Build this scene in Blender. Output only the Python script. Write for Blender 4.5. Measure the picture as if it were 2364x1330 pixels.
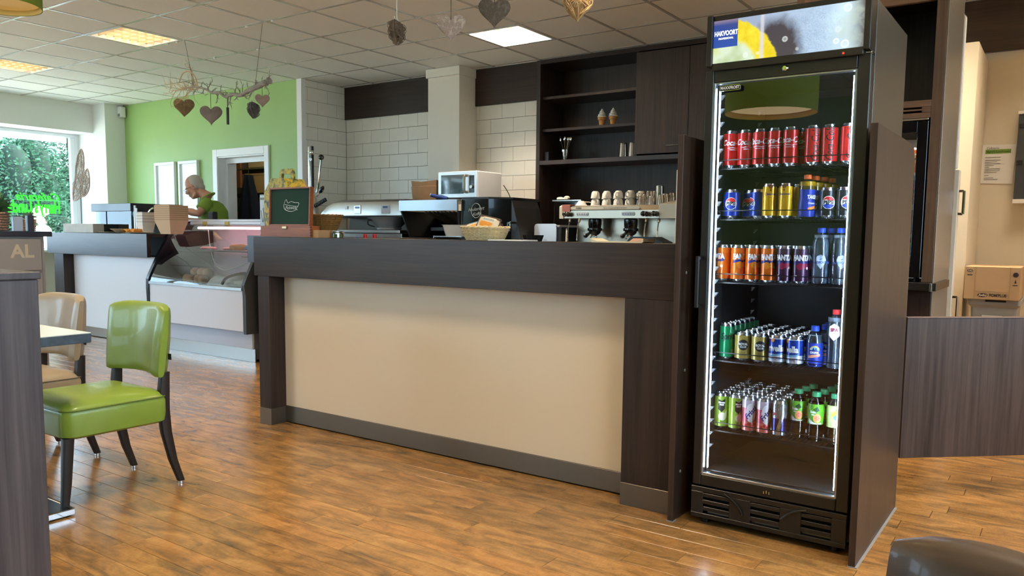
import bpy, bmesh, math, random
from mathutils import Vector, Matrix
for o in list(bpy.data.objects): bpy.data.objects.remove(o, do_unlink=True)
SC = bpy.context.scene
COL = SC.collection
random.seed(11)
PI = math.pi
H = 2.945                                   # ceiling height
# ---------------------------------------------------------------- camera
cam_d = bpy.data.cameras.new('camera')
cam = bpy.data.objects.new('camera', cam_d); COL.objects.link(cam)
cam_d.sensor_fit = 'HORIZONTAL'; cam_d.sensor_width = 36.0
cam_d.lens = 1820.45 / 2364 * 36.0
cam_d.shift_x = -(1220.87 - 1182.0) / 2364
cam_d.shift_y = (718.15 - 665.0) / 2364
cam_d.clip_start = 0.05; cam_d.clip_end = 200
YAW, PIT, ROL = -.59969, -.09496, -.01229
_f = Vector((math.sin(YAW)*math.cos(PIT), math.cos(YAW)*math.cos(PIT), math.sin(PIT)))
_r = Vector((math.cos(YAW), -math.sin(YAW), 0)); _d = _f.cross(_r)
_r2 = math.cos(ROL)*_r + math.sin(ROL)*_d; _d2 = -math.sin(ROL)*_r + math.cos(ROL)*_d
cam.matrix_world = Matrix(((_r2.x, -_d2.x, -_f.x, 0), (_r2.y, -_d2.y, -_f.y, 0), (_r2.z, -_d2.z, -_f.z, 1.16), (0, 0, 0, 1)))
SC.camera = cam
# ---------------------------------------------------------------- view, world, daylight
SC.view_settings.view_transform = 'Standard'; SC.view_settings.look = 'None'
SC.view_settings.gamma = 1.0; SC.view_settings.use_curve_mapping = False
SC.view_settings.exposure = 0.38
SKY_STRENGTH = 8.0
LAMP_POWER = 36.0
w = bpy.data.worlds.new('sky'); SC.world = w; w.use_nodes = True
nt = w.node_tree; nt.nodes.clear()
_o = nt.nodes.new('ShaderNodeOutputWorld'); _b = nt.nodes.new('ShaderNodeBackground')
_b.inputs['Color'].default_value = (.54, .76, 1.0, 1); _b.inputs['Strength'].default_value = SKY_STRENGTH
nt.links.new(_b.outputs[0], _o.inputs[0])
_s = bpy.data.lights.new('sun', 'SUN'); _s.energy = 26.0; _s.angle = .6; _s.color = (1, .95, .85)
sun = bpy.data.objects.new('sun', _s); COL.objects.link(sun)
sun.rotation_euler = (math.radians(38), 0, math.radians(150))
SC.cycles.max_bounces = 8; SC.cycles.transparent_max_bounces = 16
SC.cycles.diffuse_bounces = 4; SC.cycles.glossy_bounces = 4; SC.cycles.transmission_bounces = 6
SC.cycles.sample_clamp_indirect = 6.0; SC.cycles.caustics_reflective = False; SC.cycles.caustics_refractive = False
SC.cycles.use_denoising = True
def foil(name, col):
    m = bpy.data.materials.new(name); m.use_nodes = True; n = m.node_tree.nodes; l = m.node_tree.links; n.clear()
    o = n.new('ShaderNodeOutputMaterial'); a = n.new('ShaderNodeBsdfTranslucent'); d = n.new('ShaderNodeBsdfDiffuse'); x = n.new('ShaderNodeMixShader')
    a.inputs[0].default_value = col; d.inputs[0].default_value = col; x.inputs[0].default_value = .3
    l.new(a.outputs[0], x.inputs[1]); l.new(d.outputs[0], x.inputs[2]); l.new(x.outputs[0], o.inputs[0]); return m
def portal(name, loc, rot, sx, sy):          # sampling aid for the sky in a window opening, gives off no light
    l = bpy.data.lights.new(name, 'AREA'); l.shape = 'RECTANGLE'; l.size = sx; l.size_y = sy
    l.cycles.is_portal = True
    o = bpy.data.objects.new(name, l); COL.objects.link(o); o.location = loc; o.rotation_euler = rot
portal('window_daylight', (-12.2, .2, 1.7), (0, -PI/2, 0), 1.8, 11.2)
portal('shopfront_daylight', (-8.8, -4.62, 1.6), (PI/2, 0, 0), 5.6, 2.2)
portal('side_daylight', (2.28, .2, 1.7), (0, PI/2, 0), 1.7, 8.8)
# ---------------------------------------------------------------- colours and materials
def L(r, g, b):
    f = lambda c: (c/255/12.92) if c/255 <= .04045 else ((c/255+.055)/1.055)**2.4
    return (f(r), f(g), f(b), 1)
MATS = {}
def new_mat(name):
    m = bpy.data.materials.new(name); m.use_nodes = True
    n = m.node_tree.nodes; n.clear()
    out = n.new('ShaderNodeOutputMaterial'); b = n.new('ShaderNodeBsdfPrincipled')
    m.node_tree.links.new(b.outputs[0], out.inputs[0]); MATS[name] = m
    return m, n, m.node_tree.links, b, out
def coords(n, l, scale=(1, 1, 1), kind='Object'):
    t = n.new('ShaderNodeTexCoord'); mp = n.new('ShaderNodeMapping'); mp.inputs['Scale'].default_value = scale
    l.new(t.outputs[kind], mp.inputs['Vector']); return mp.outputs[0]
def noise(n, l, vec, scale, detail=4, rough=.55, dist=0):
    t = n.new('ShaderNodeTexNoise'); t.inputs['Scale'].default_value = scale; t.inputs['Detail'].default_value = detail
    t.inputs['Roughness'].default_value = rough; t.inputs['Distortion'].default_value = dist
    if vec is not None: l.new(vec, t.inputs['Vector'])
    return t
def ramp(n, l, src, stops, interp='LINEAR'):
    r = n.new('ShaderNodeValToRGB'); r.color_ramp.interpolation = interp
    e = r.color_ramp.elements
    while len(e) < len(stops): e.new(.5)
    for k, (p, c) in enumerate(stops): e[k].position = p; e[k].color = c if len(c) == 4 else (*c, 1)
    l.new(src, r.inputs[0]); return r
def mixc(n, l, fac, a, b, mode='MIX'):
    x = n.new('ShaderNodeMix'); x.data_type = 'RGBA'; x.blend_type = mode
    for s, v in ((0, fac), (6, a), (7, b)):
        if hasattr(v, 'is_linked') or hasattr(v, 'links'): l.new(v, x.inputs[s])
        else: x.inputs[s].default_value = v
    return x.outputs[2]
def math_(n, l, op, a, b=0.0):
    x = n.new('ShaderNodeMath'); x.operation = op
    for s, v in ((0, a), (1, b)):
        if hasattr(v, 'links'): l.new(v, x.inputs[s])
        else: x.inputs[s].default_value = v
    return x.outputs[0]
def bump(n, l, b, h, strength=.2, dist=.002):
    x = n.new('ShaderNodeBump'); x.inputs['Strength'].default_value = strength; x.inputs['Distance'].default_value = dist
    l.new(h, x.inputs['Height']); l.new(x.outputs[0], b.inputs['Normal'])
def M(name, col, rough=.5, metal=0, spec=.5, vary=.0, vscale=8, bumpy=0, bscale=60, trans=0, ior=1.45, coat=0, alpha=1, emit=None, es=1, sheen=0, sss=0):
    if name in MATS: return MATS[name]
    m, n, l, b, out = new_mat(name)
    c = col if len(col) == 4 else L(*col)
    b.inputs['Base Color'].default_value = c; b.inputs['Roughness'].default_value = rough; b.inputs['Metallic'].default_value = metal
    b.inputs['Specular IOR Level'].default_value = spec; b.inputs['IOR'].default_value = ior
    b.inputs['Transmission Weight'].default_value = trans; b.inputs['Coat Weight'].default_value = coat; b.inputs['Alpha'].default_value = alpha
    b.inputs['Sheen Weight'].default_value = sheen
    if sss: b.inputs['Subsurface Weight'].default_value = sss; b.inputs['Subsurface Radius'].default_value = (.01, .004, .002)
    if emit: b.inputs['Emission Color'].default_value = emit if len(emit) == 4 else L(*emit); b.inputs['Emission Strength'].default_value = es
    if vary:
        t = noise(n, l, coords(n, l), vscale)
        d = tuple(x*(1-vary) for x in c[:3]); u = tuple(min(1, x*(1+vary)) for x in c[:3])
        l.new(ramp(n, l, t.outputs[0], [(.3, d), (.7, u)]).outputs[0], b.inputs['Base Color'])
    if bumpy:
        t = noise(n, l, coords(n, l), bscale, 3); bump(n, l, b, t.outputs[0], bumpy)
    return m
def wood(name, dark, light, axis='X', rough=.42, scale=1.0, relief=.25, fine=1.0):
    m, n, l, b, out = new_mat(name)
    a, c = 1.1*scale, 30.0*scale
    s = {'X': (a, c, c), 'Y': (c, a, c), 'Z': (c, c, a)}[axis]
    v = coords(n, l, s); v2 = coords(n, l, tuple(x*.18 for x in s))
    t = noise(n, l, v, 2.2, 7, .62, .35); t2 = noise(n, l, v2, 1.6, 3, .5, 1.2)
    f = math_(n, l, 'ADD', math_(n, l, 'MULTIPLY', t.outputs[0], .62), math_(n, l, 'MULTIPLY', t2.outputs[0], .38))
    l.new(ramp(n, l, f, [(.36, L(*dark)), (.66, L(*light))]).outputs[0], b.inputs['Base Color'])
    b.inputs['Roughness'].default_value = rough; b.inputs['Specular IOR Level'].default_value = .3
    bump(n, l, b, t.outputs[0], relief, .001)
    return m
def thin_glass(name, tint=(1, 1, 1), ior=1.5, boost=1.0, rough=0.0):
    m = bpy.data.materials.new(name); m.use_nodes = True; MATS[name] = m
    n = m.node_tree.nodes; l = m.node_tree.links; n.clear()
    out = n.new('ShaderNodeOutputMaterial'); tr = n.new('ShaderNodeBsdfTransparent'); gl = n.new('ShaderNodeBsdfGlossy')
    mx = n.new('ShaderNodeMixShader'); fr = n.new('ShaderNodeFresnel'); fr.inputs['IOR'].default_value = ior
    tr.inputs[0].default_value = (*tint, 1); gl.inputs['Roughness'].default_value = rough
    l.new(math_(n, l, 'MULTIPLY', fr.outputs[0], boost), mx.inputs[0])
    l.new(tr.outputs[0], mx.inputs[1]); l.new(gl.outputs[0], mx.inputs[2]); l.new(mx.outputs[0], out.inputs[0])
    return m
# ---------------------------------------------------------------- mesh builder
def chamfer_box(x0, x1, y0, y1, z0, z1, b):
    v = []; idx = {}
    for i, x in enumerate((x0, x1)):
        for j, y in enumerate((y0, y1)):
            for k, z in enumerate((z0, z1)):
                sx, sy, sz = (1, -1)[i], (1, -1)[j], (1, -1)[k]
                for ax, p in enumerate(((x, y+sy*b, z+sz*b), (x+sx*b, y, z+sz*b), (x+sx*b, y+sy*b, z))):
                    idx[i, j, k, ax] = len(v); v.append(p)
    f = []
    for ax in range(3):
        for s in (0, 1):
            q = []
            for a, c in ((0, 0), (1, 0), (1, 1), (0, 1)):
                t = [0, 0, 0]; t[ax] = s; t[(ax+1) % 3] = a; t[(ax+2) % 3] = c
                q.append(idx[t[0], t[1], t[2], ax])
            f.append(q if s else q[::-1])
    for ax in range(3):
        b1, b2 = (ax+1) % 3, (ax+2) % 3
        for s1 in (0, 1):
            for s2 in (0, 1):
                q = []
                for e, which in ((0, b1), (1, b1), (1, b2), (0, b2)):
                    t = [0, 0, 0]; t[ax] = e; t[b1] = s1; t[b2] = s2
                    q.append(idx[t[0], t[1], t[2], which])
                f.append(q if s1 != s2 else q[::-1])
    for i in (0, 1):
        for j in (0, 1):
            for k in (0, 1):
                q = [idx[i, j, k, a] for a in range(3)]
                f.append(q if (i+j+k) % 2 else q[::-1])
    return v, f
def cr(pts, n=6, closed=False):              # Catmull-Rom through the points
    P = [Vector(p) for p in pts]; out = []
    N = len(P)
    rng = range(N if closed else N-1)
    for i in rng:
        p0 = P[(i-1) % N] if closed or i > 0 else P[0]; p1 = P[i]; p2 = P[(i+1) % N]
        p3 = P[(i+2) % N] if closed or i+2 < N else P[-1]
        for k in range(n):
            t = k/n
            out.append(.5*((2*p1) + (-p0+p2)*t + (2*p0-5*p1+4*p2-p3)*t*t + (-p0+3*p1-3*p2+p3)*t**3))
    if not closed: out.append(P[-1])
    return [tuple(p) for p in out]
class MB:
    def __init__(s, xf=None): s.v = []; s.f = []; s.m = []; s.s = []; s.xf = xf
    def add(s, v, f, mat=0, smooth=False, xf=None):
        o = len(s.v)
        for t in (xf, s.xf):
            if t is not None: v = [t @ Vector(p) for p in v]
        s.v += [tuple(p) for p in v]
        for q in f: s.f.append([o+i for i in q]); s.m.append(mat); s.s.append(smooth)
        return s
    def box(s, x0, x1, y0, y1, z0, z1, b=0, mat=0, xf=None, smooth=False):
        x0, x1 = min(x0, x1), max(x0, x1); y0, y1 = min(y0, y1), max(y0, y1); z0, z1 = min(z0, z1), max(z0, z1)
        if b: v, f = chamfer_box(x0, x1, y0, y1, z0, z1, min(b, (x1-x0)*.45, (y1-y0)*.45, (z1-z0)*.45))
        else:
            v = [(x, y, z) for z in (z0, z1) for y in (y0, y1) for x in (x0, x1)]
            f = [(0, 2, 3, 1), (4, 5, 7, 6), (0, 1, 5, 4), (2, 6, 7, 3), (0, 4, 6, 2), (1, 3, 7, 5)]
        return s.add(v, f, mat, smooth, xf)
    def ring(s, rings, mat=0, smooth=True, caps=True, closed=False, xf=None):   # loft through equal rings
        n = len(rings[0]); v = [p for r in rings for p in r]; f = []
        R = len(rings)
        for i in range(R if closed else R-1):
            a, b = i*n, ((i+1) % R)*n
            for k in range(n): f.append((a+k, a+(k+1) % n, b+(k+1) % n, b+k))
        if caps and not closed: f.append(list(range(n))[::-1]); f.append([(R-1)*n+k for k in range(n)])
        return s.add(v, f, mat, smooth, xf)
    def lathe(s, prof, n=20, c=(0, 0, 0), mat=0, smooth=True, caps=True, xf=None, sx=1, sy=1):
        rings = [[(c[0]+r*sx*math.cos(2*PI*k/n), c[1]+r*sy*math.sin(2*PI*k/n), c[2]+z) for k in range(n)] for r, z in prof]
        return s.ring(rings, mat, smooth, caps, xf=xf)
    def cyl(s, p0, p1, r0, r1=None, n=12, mat=0, smooth=True, caps=True, xf=None):
        return s.tube([p0, p1], [r0, r0 if r1 is None else r1], n, mat, smooth, caps, xf=xf)
    def tube(s, path, r, n=8, mat=0, smooth=True, caps=True, closed=False, xf=None, flat=1.0):
        P = [Vector(p) for p in path]; R = r if isinstance(r, (list, tuple)) else [r]*len(P)
        up = None; rings = []
        for i, p in enumerate(P):
            a = P[i-1] if (i > 0 or closed) else P[i]; b = P[(i+1) % len(P)] if (i < len(P)-1 or closed) else P[i]
            d = (b-a); d = d.normalized() if d.length > 1e-9 else Vector((0, 0, 1))
            if up is None:
                up = Vector((0, 0, 1)) if abs(d.z) < .9 else Vector((1, 0, 0))
            x = d.cross(up); x = x.normalized() if x.length > 1e-6 else d.orthogonal().normalized()
            y = x.cross(d).normalized(); up = y
            rings.append([tuple(p + R[i]*(math.cos(2*PI*k/n)*x + flat*math.sin(2*PI*k/n)*y)) for k in range(n)])
        return s.ring(rings, mat, smooth, caps, closed, xf)
    def prism(s, poly, d0, d1, axis='Y', mat=0, smooth=False, xf=None):        # polygon (a,b) pushed along an axis
        mp = {'Y': lambda a, b, d: (a, d, b), 'X': lambda a, b, d: (d, a, b), 'Z': lambda a, b, d: (a, b, d)}[axis]
        n = len(poly); v = [mp(a, b, d0) for a, b in poly] + [mp(a, b, d1) for a, b in poly]
        f = [list(range(n)), [n+k for k in range(n)][::-1]]
        f += [(k, n+k, n+(k+1) % n, (k+1) % n) for k in range(n)]
        return s.add(v, f, mat, smooth, xf)
    def ell(s, c, r, nu=16, nv=10, mat=0, xf=None):
        r = r if isinstance(r, (tuple, list)) else (r, r, r)
        v = [(c[0], c[1], c[2]-r[2])]; f = []
        for j in range(1, nv):
            t = -PI/2 + PI*j/nv
            for k in range(nu): v.append((c[0]+r[0]*math.cos(t)*math.cos(2*PI*k/nu), c[1]+r[1]*math.cos(t)*math.sin(2*PI*k/nu), c[2]+r[2]*math.sin(t)))
        v.append((c[0], c[1], c[2]+r[2])); e = len(v)-1
        for k in range(nu):
            f.append((0, 1+(k+1) % nu, 1+k)); f.append((e, e-nu+k, e-nu+(k+1) % nu))
            for j in range(nv-2): a = 1+j*nu; f.append((a+k, a+(k+1) % nu, a+nu+(k+1) % nu, a+nu+k))
        return s.add(v, f, mat, True, xf)
    def flat(s, pts, fn, edge=.02, mat=0):   # outline in 2D, cut fine, carried onto a surface by fn
        bm = bmesh.new(); bm.faces.new([bm.verts.new((a, b, 0)) for a, b in pts]); s._soft(bm, fn, edge, mat); return s
    def _soft(s, bm, fn, edge, mat):
        bmesh.ops.triangulate(bm, faces=bm.faces[:])
        for _ in range(4):
            es = [e for e in bm.edges if e.calc_length() > edge]
            if not es: break
            bmesh.ops.subdivide_edges(bm, edges=es, cuts=1); bmesh.ops.triangulate(bm, faces=[f for f in bm.faces if len(f.verts) > 3])
        bm.verts.index_update()
        s.add([fn(v.co.x, v.co.y) for v in bm.verts], [[v.index for v in f.verts] for f in bm.faces], mat)
        bm.free()
    def text(s, txt, size, fn, align='CENTER', shear=0, bold=0, sx=1.0, edge=.02, mat=0, space=1.0):
        cu = bpy.data.curves.new('lettering', 'FONT'); cu.body = txt; cu.size = size; cu.align_x = align; cu.align_y = 'CENTER'
        cu.shear = shear; cu.offset = bold*size; cu.space_character = space; cu.resolution_u = 3; cu.fill_mode = 'FRONT'
        ob = bpy.data.objects.new('lettering', cu); COL.objects.link(ob)
        me = ob.to_mesh(); bm = bmesh.new(); bm.from_mesh(me); ob.to_mesh_clear()
        bpy.data.objects.remove(ob, do_unlink=True); bpy.data.curves.remove(cu)
        for v in bm.verts: v.co.x *= sx
        s._soft(bm, fn, edge, mat); return s
    def build(s, name, mats, parent=None, loc=(0, 0, 0), world=False, sharp=38):
        if world and parent is not None:
            o = parent.location
            if parent.parent: o = o + parent.parent.location
            s.v = [(p[0]-o.x, p[1]-o.y, p[2]-o.z) for p in s.v]
        elif world: s.v = [(p[0]-loc[0], p[1]-loc[1], p[2]-loc[2]) for p in s.v]
        me = bpy.data.meshes.new(name); me.from_pydata(s.v, [], s.f)
        for m in (mats if isinstance(mats, (list, tuple)) else [mats]): me.materials.append(m)
        me.polygons.foreach_set('material_index', s.m); me.polygons.foreach_set('use_smooth', s.s)
        me.update()
        if any(s.s): me.set_sharp_from_angle(angle=math.radians(sharp))
        o = bpy.data.objects.new(name, me); COL.objects.link(o); o.location = loc
        if parent is not None: o.parent = parent
        return o
def tag(o, label, cat, group=None, kind=None):
    o['label'] = label; o['category'] = cat
    if group: o['group'] = group
    if kind: o['kind'] = kind
    return o
def thing(name, label, cat, loc=(0, 0, 0), rotz=0, group=None):
    o = bpy.data.objects.new(name, None); COL.objects.link(o); o.empty_display_size = .1
    o.location = loc; o.rotation_euler = (0, 0, rotz)
    return tag(o, label, cat, group)
def struct(o): o['kind'] = 'structure'; return o
def dup(root, loc, rotz=None, label=None, group=None, name=None):
    r = root.copy(); COL.objects.link(r); r.location = loc
    if rotz is not None: r.rotation_euler = (0, 0, rotz)
    if label: r['label'] = label
    if group: r['group'] = group
    if name: r.name = name
    for ch in list(root.children):
        c = ch.copy(); COL.objects.link(c); c.parent = r
        for g in list(ch.children):
            d = g.copy(); COL.objects.link(d); d.parent = c
    return r
ORD = ['first', 'second', 'third', 'fourth', 'fifth', 'sixth', 'seventh', 'eighth', 'ninth', 'tenth', 'eleventh', 'twelfth']
def on_front(x0, y, z0):   return lambda a, b: (x0+a, y, z0+b)      # faces -Y
def on_right(x, y0, z0):   return lambda a, b: (x, y0+a, z0+b)      # faces +X
def on_can(r, z0, turn=0): return lambda a, b: (r*math.sin(a/r+turn), -r*math.cos(a/r+turn), z0+b)
def water_mat(name, tint, body, k):
    m = bpy.data.materials.new(name); m.use_nodes = True; n = m.node_tree.nodes; l = m.node_tree.links; n.clear()
    o = n.new('ShaderNodeOutputMaterial'); t = n.new('ShaderNodeBsdfTransparent'); a = n.new('ShaderNodeBsdfTranslucent'); d = n.new('ShaderNodeBsdfDiffuse'); x = n.new('ShaderNodeMixShader'); y = n.new('ShaderNodeMixShader')
    t.inputs[0].default_value = (*tint, 1); a.inputs[0].default_value = (*body, 1); d.inputs[0].default_value = (*body, 1); x.inputs[0].default_value = .5; y.inputs[0].default_value = k
    l.new(a.outputs[0], x.inputs[1]); l.new(d.outputs[0], x.inputs[2]); l.new(t.outputs[0], y.inputs[1]); l.new(x.outputs[0], y.inputs[2]); l.new(y.outputs[0], o.inputs[0]); return m
# shared materials
WENGE_X = wood('dark wenge laminate, grain along the counter', (37, 27, 22), (60, 45, 37), 'X', .3)
WENGE_Z = wood('dark wenge laminate, upright grain', (34, 26, 23), (58, 45, 39), 'Z')
WENGE_B = wood('brown wenge laminate, upright grain', (42, 31, 25), (70, 53, 43), 'Z')
CREAM = M('cream painted panel', (222, 208, 184), .42, bumpy=.05, bscale=200)
WHITE = M('white lacquer', (235, 233, 228), .35)
WALLW = M('white wall paint', (228, 228, 222), .8, bumpy=.08, bscale=120)
GREEN = M('green wall paint', (152, 184, 108), .5, vary=.05, vscale=1.2, bumpy=.12, bscale=90)
STEEL = M('brushed stainless steel', (176, 174, 168), .3, 1.0, bumpy=.05, bscale=300)
STEEL_D = M('satin steel plinth', (120, 112, 100), .38, .9)
CHROME = M('chrome', (215, 215, 215), .08, 1.0)
BLACK = M('black plastic', (22, 22, 23), .38)
BLACKG = M('glossy black', (12, 12, 13), .12, coat=.4)
BLACKM = M('black coated metal', (30, 29, 28), .32)
DARK = M('dark cavity', (9, 9, 9), .8)
GREYP = M('grey plastic', (140, 140, 140), .45)
CARD = M('brown cardboard', (178, 138, 96), .8, vary=.06, vscale=6)
GLASS = thin_glass('clear glass', (.97, .98, .98), 1.5)
PANE = thin_glass('window pane', (.93, .98, .96), 1.45)
DOORGLASS = thin_glass('double fridge door glass', (.90, .90, .90), 1.55, 1.9)
TUMBLER = thin_glass('drinking glass', (.93, .95, .96), 1.8, 3.5, .02)
PLASTIC_CLEAR = thin_glass('clear bottle plastic', (.80, .88, .94), 1.7, 1.8, .1)
WHITE_INK = M('white ink', (244, 244, 244), .4)
BLACK_INK = M('black ink', (18, 18, 18), .45)
RED_INK = M('red ink', (196, 32, 34), .4)
BLUE_INK = M('blue ink', (28, 52, 148), .4)
ALU = M('can aluminium', (205, 207, 210), .25, 1.0)
# ================================================================ the setting
def floor_mat():
    m, n, l, b, out = new_mat('oak vinyl planks')
    oi = n.new('ShaderNodeObjectInfo'); t = n.new('ShaderNodeTexCoord')
    add = n.new('ShaderNodeVectorMath'); add.operation = 'MULTIPLY_ADD'
    cmb = n.new('ShaderNodeCombineXYZ'); l.new(oi.outputs['Random'], cmb.inputs[0]); l.new(oi.outputs['Random'], cmb.inputs[1])
    l.new(cmb.outputs[0], add.inputs[0]); add.inputs[1].default_value = (37, 91, 0); l.new(t.outputs['Object'], add.inputs[2])
    def mp(s):
        q = n.new('ShaderNodeMapping'); q.inputs['Scale'].default_value = s; l.new(add.outputs[0], q.inputs[0]); return q.outputs[0]
    fine = noise(n, l, mp((3, 42, 10)), 2.4, 6, .65, .5)          # long grain
    blot = noise(n, l, mp((2.6, 9, 5)), 1.7, 4, .6, .8)           # dark smoky patches
    curl = noise(n, l, mp((26, 9, 5)), 2.0, 3, .6, 2.2)           # cross figure
    base = ramp(n, l, blot.outputs[0], [(.26, L(96, 80, 60)), (.40, L(138, 104, 62)), (.56, L(166, 124, 72)), (.75, L(186, 144, 88))])
    c = mixc(n, l, .62, base.outputs[0], ramp(n, l, fine.outputs[0], [(.3, (.74, .69, .64, 1)), (.62, (1, 1, 1, 1))]).outputs[0], 'MULTIPLY')
    c = mixc(n, l, .45, c, ramp(n, l, curl.outputs[0], [(.38, (.76, .70, .63, 1)), (.56, (1, 1, 1, 1))]).outputs[0], 'MULTIPLY')
    tone = ramp(n, l, oi.outputs['Random'], [(0, (.80, .78, .76, 1)), (.5, (1, 1, 1, 1)), (1, (1.0, .90, .80, 1))])
    l.new(mixc(n, l, 1.0, c, tone.outputs[0], 'MULTIPLY'), b.inputs['Base Color'])
    b.inputs['Roughness'].default_value = .23; b.inputs['Specular IOR Level'].default_value = .5
    bump(n, l, b, fine.outputs[0], .06, .001)
    return m
FLOORM = floor_mat()
ROWH = .1055; ROW0 = 1.506; PL = .94
joint = {0: -2.82, 1: -2.597, 2: -3.258, 3: -2.785, 4: -2.155, 5: -2.48, 6: -2.28, 7: -2.407, 8: -1.907, 9: -2.208, 10: -2.98, 11: -2.73, 12: -2.43, 13: -2.162, 14: -1.849}
fl = struct(MB().box(-12.15, 2.3, -4.65, 8.6, -.12, -.0045).build('floor', M('floor joint', (52, 38, 26), .7)))
def in_view(p, mg=.04):
    q = cam.matrix_world.inverted() @ Vector(p)
    if q.z > -.1: return False
    k = 1820.45/2364/(-q.z); x = q.x*k + (1220.87-1182)/2364; y = q.y*k - (718.15-665)/2364
    return abs(x) < .5+mg and abs(y) < .5*1330/2364+mg
planks = []
for k in range(-58, 67):
    y = ROW0 + k*ROWH
    x0 = joint.get(k, -2.5 + random.uniform(0, PL))
    x = x0 - PL*math.ceil((x0+12.1)/PL)
    while x < 2.2:
        planks.append((x, y)); x += PL
def seen_plank(p):
    cx, cy = p[0]+PL/2, p[1]+ROWH/2
    if cy > 3.02 and -3.95 < cx < -.6: return False
    if cy > 4.4 and cx < -.8: return False
    return cy > .2 and cy < 5.2 and any(in_view((p[0]+PL*q, cy, 0)) for q in (0, .25, .5, .75, 1))
vis = sorted([p for p in planks if seen_plank(p)], key=lambda p: (p[0]+PL/2)**2 + p[1]**2)[:300]
pm = None
for p in vis:
    if pm is None:
        o = MB().box(.0008, PL-.0008, .0008, ROWH-.0008, -.0042, 0, .0011).build('plank', FLOORM, fl); pm = o.data
    else:
        o = bpy.data.objects.new('plank', pm); COL.objects.link(o); o.parent = fl
    o.location = (p[0], p[1], 0)
vs = set(vis); mb = MB()
for p in planks:
    if p in vs: continue
    a, b_ = max(p[0], -12.05), min(p[0]+PL, 2.2)
    if b_-a > .02: mb.box(a+.001, b_-.001, p[1]+.001, p[1]+ROWH-.001, -.004, 0)
o = mb.build('far_planks', FLOORM, fl); o['kind'] = 'stuff'
# ---------------------------------------------------------------- ceiling: tiles in a white grid
LIGHT_CELLS = [(-5, -1), (-1, -1), (4, -1), (8, -1), (12, -1), (-5, -5), (-1, -5), (3, -5), (7, -5), (11, -5), (-5, -9), (-1, -9), (4, -9), (9, -9), (4, 2), (9, 2), (11, 2), (13, 2), (13, -2)]
GX = lambda i: .6*i - 6.9795
GY = lambda j: .6*j + 4.4196
ceil_ = struct(MB().box(-12.2, 2.4, -4.7, 8.6, H+.16, H+.26).build('ceiling', M('ceiling slab', (120, 118, 112), .9)))
TILEM = M('mineral ceiling tile', (240, 238, 230), .85, bumpy=.25, bscale=260)
GRIDM = M('grey-white ceiling grid', (196, 192, 184), .2, spec=.8)
g = MB()
for i in range(-9, 17): g.box(GX(i)-.012, GX(i)+.012, -4.6, 6.92, H, H+.03)
for j in range(-15, 5): g.box(-12.1, 2.3, GY(j)-.012, GY(j)+.012, H+.0006, H+.03)
g.box(-7.5, 2.3, 6.875, 6.91, H-.001, H+.03)
o = g.build('grid_bars', GRIDM, ceil_); o['kind'] = 'stuff'
tm = None; rest = MB(); nt_ = 0
for j in range(-16, 5):
    for i in range(-9, 16):
        if (i, j) in LIGHT_CELLS: continue
        x, y = GX(i), GY(j)
        if j == 4 or y < -4.6:
            rest.box(x+.012, x+.588, max(y+.012, -4.6), min(y+.588, 6.9), H+.004, H+.02); continue
        if any(in_view((x+.6*a, y+.6*b_, H)) for a in (0, .5, 1) for b_ in (0, .5, 1)) and nt_ < 299:
            if tm is None: o = MB().box(.0135, .5865, .0135, .5865, .003, .02, .003).build('ceiling_tile', TILEM, ceil_); tm = o.data
            else: o = bpy.data.objects.new('ceiling_tile', tm); COL.objects.link(o); o.parent = ceil_
            o.location = (x, y, H); nt_ += 1
        else: rest.box(x+.013, x+.587, y+.013, y+.587, H+.004, H+.02)
o = rest.build('far_tiles', TILEM, ceil_); o['kind'] = 'stuff'
# ---------------------------------------------------------------- walls
wl = MB()
wl.box(-12.3, -12.02, -4.7, 5.94, -.1, .85)                      # low wall under the window band
wl.box(-12.3, -11.67, -4.7, 5.94, 2.55, H+.1)                    # boxed beam over the windows
wl.box(-12.3, -11.33, 5.94, 6.32, -.1, H+.1)                     # corner column
struct(wl.build('wall_left', WALLW))
wb = MB()
wb.box(-11.33, -9.14, 6.22, 6.46, -.1, H+.1).box(-9.14, -8.16, 6.22, 6.46, 2.125, H+.1).box(-8.16, -7.56, 6.22, 6.46, -.1, H+.1)
struct(wb.build('wall_back', GREEN))
struct(MB().box(-7.565, -7.478, 6.205, 6.27, -.0, H, .004).build('trim_1', WHITE))
GROUT = M('dark tile grout', (92, 84, 74), .9)
TILEW = M('cream wall tile', (234, 228, 214), .3, vary=.04, vscale=3)
wa = struct(MB().box(-7.56, -7.508, 6.27, 7.0, -.1, H+.1).build('wall_alcove', GROUT))
wr = struct(MB().box(-7.6, -4.60, 6.918, 7.05, -.1, H+.1).build('wall_rear', GROUT))
tiles = {}
def wall_tile(par, horiz, a0, a1, z0, z1):
    wd, hg = round(a1-a0, 3), round(z1-z0, 3)
    if wd < .012 or hg < .012: return
    key = (horiz, wd, hg)
    if key in tiles: o = bpy.data.objects.new('wall_tile', tiles[key]); COL.objects.link(o); o.parent = par
    else:
        q = MB()
        if horiz: q.box(.0016, wd-.0016, 0, .008, .0016, hg-.0016, .0015)
        else: q.box(0, .008, .0016, wd-.0016, .0016, hg-.0016, .0015)
        o = q.build('wall_tile', TILEW, par); tiles[key] = o.data
    o.location = (a0, 6.910, z0) if horiz else (-7.508, a0, z0)
TP = .1525
def tile_field(par, horiz, a0, a1, ztop, zbot, zl, ref):
    z1 = ztop; k = 0
    while z1 > zbot:
        z0 = zl - TP*k
        s = ref[k % 2]; x = s - .3*math.ceil((s-a0)/.3)
        while x < a1:
            wall_tile(par, horiz, max(x, a0), min(x+.3, a1), z0, z1); x += .3
        z1 = z0; k += 1
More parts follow.
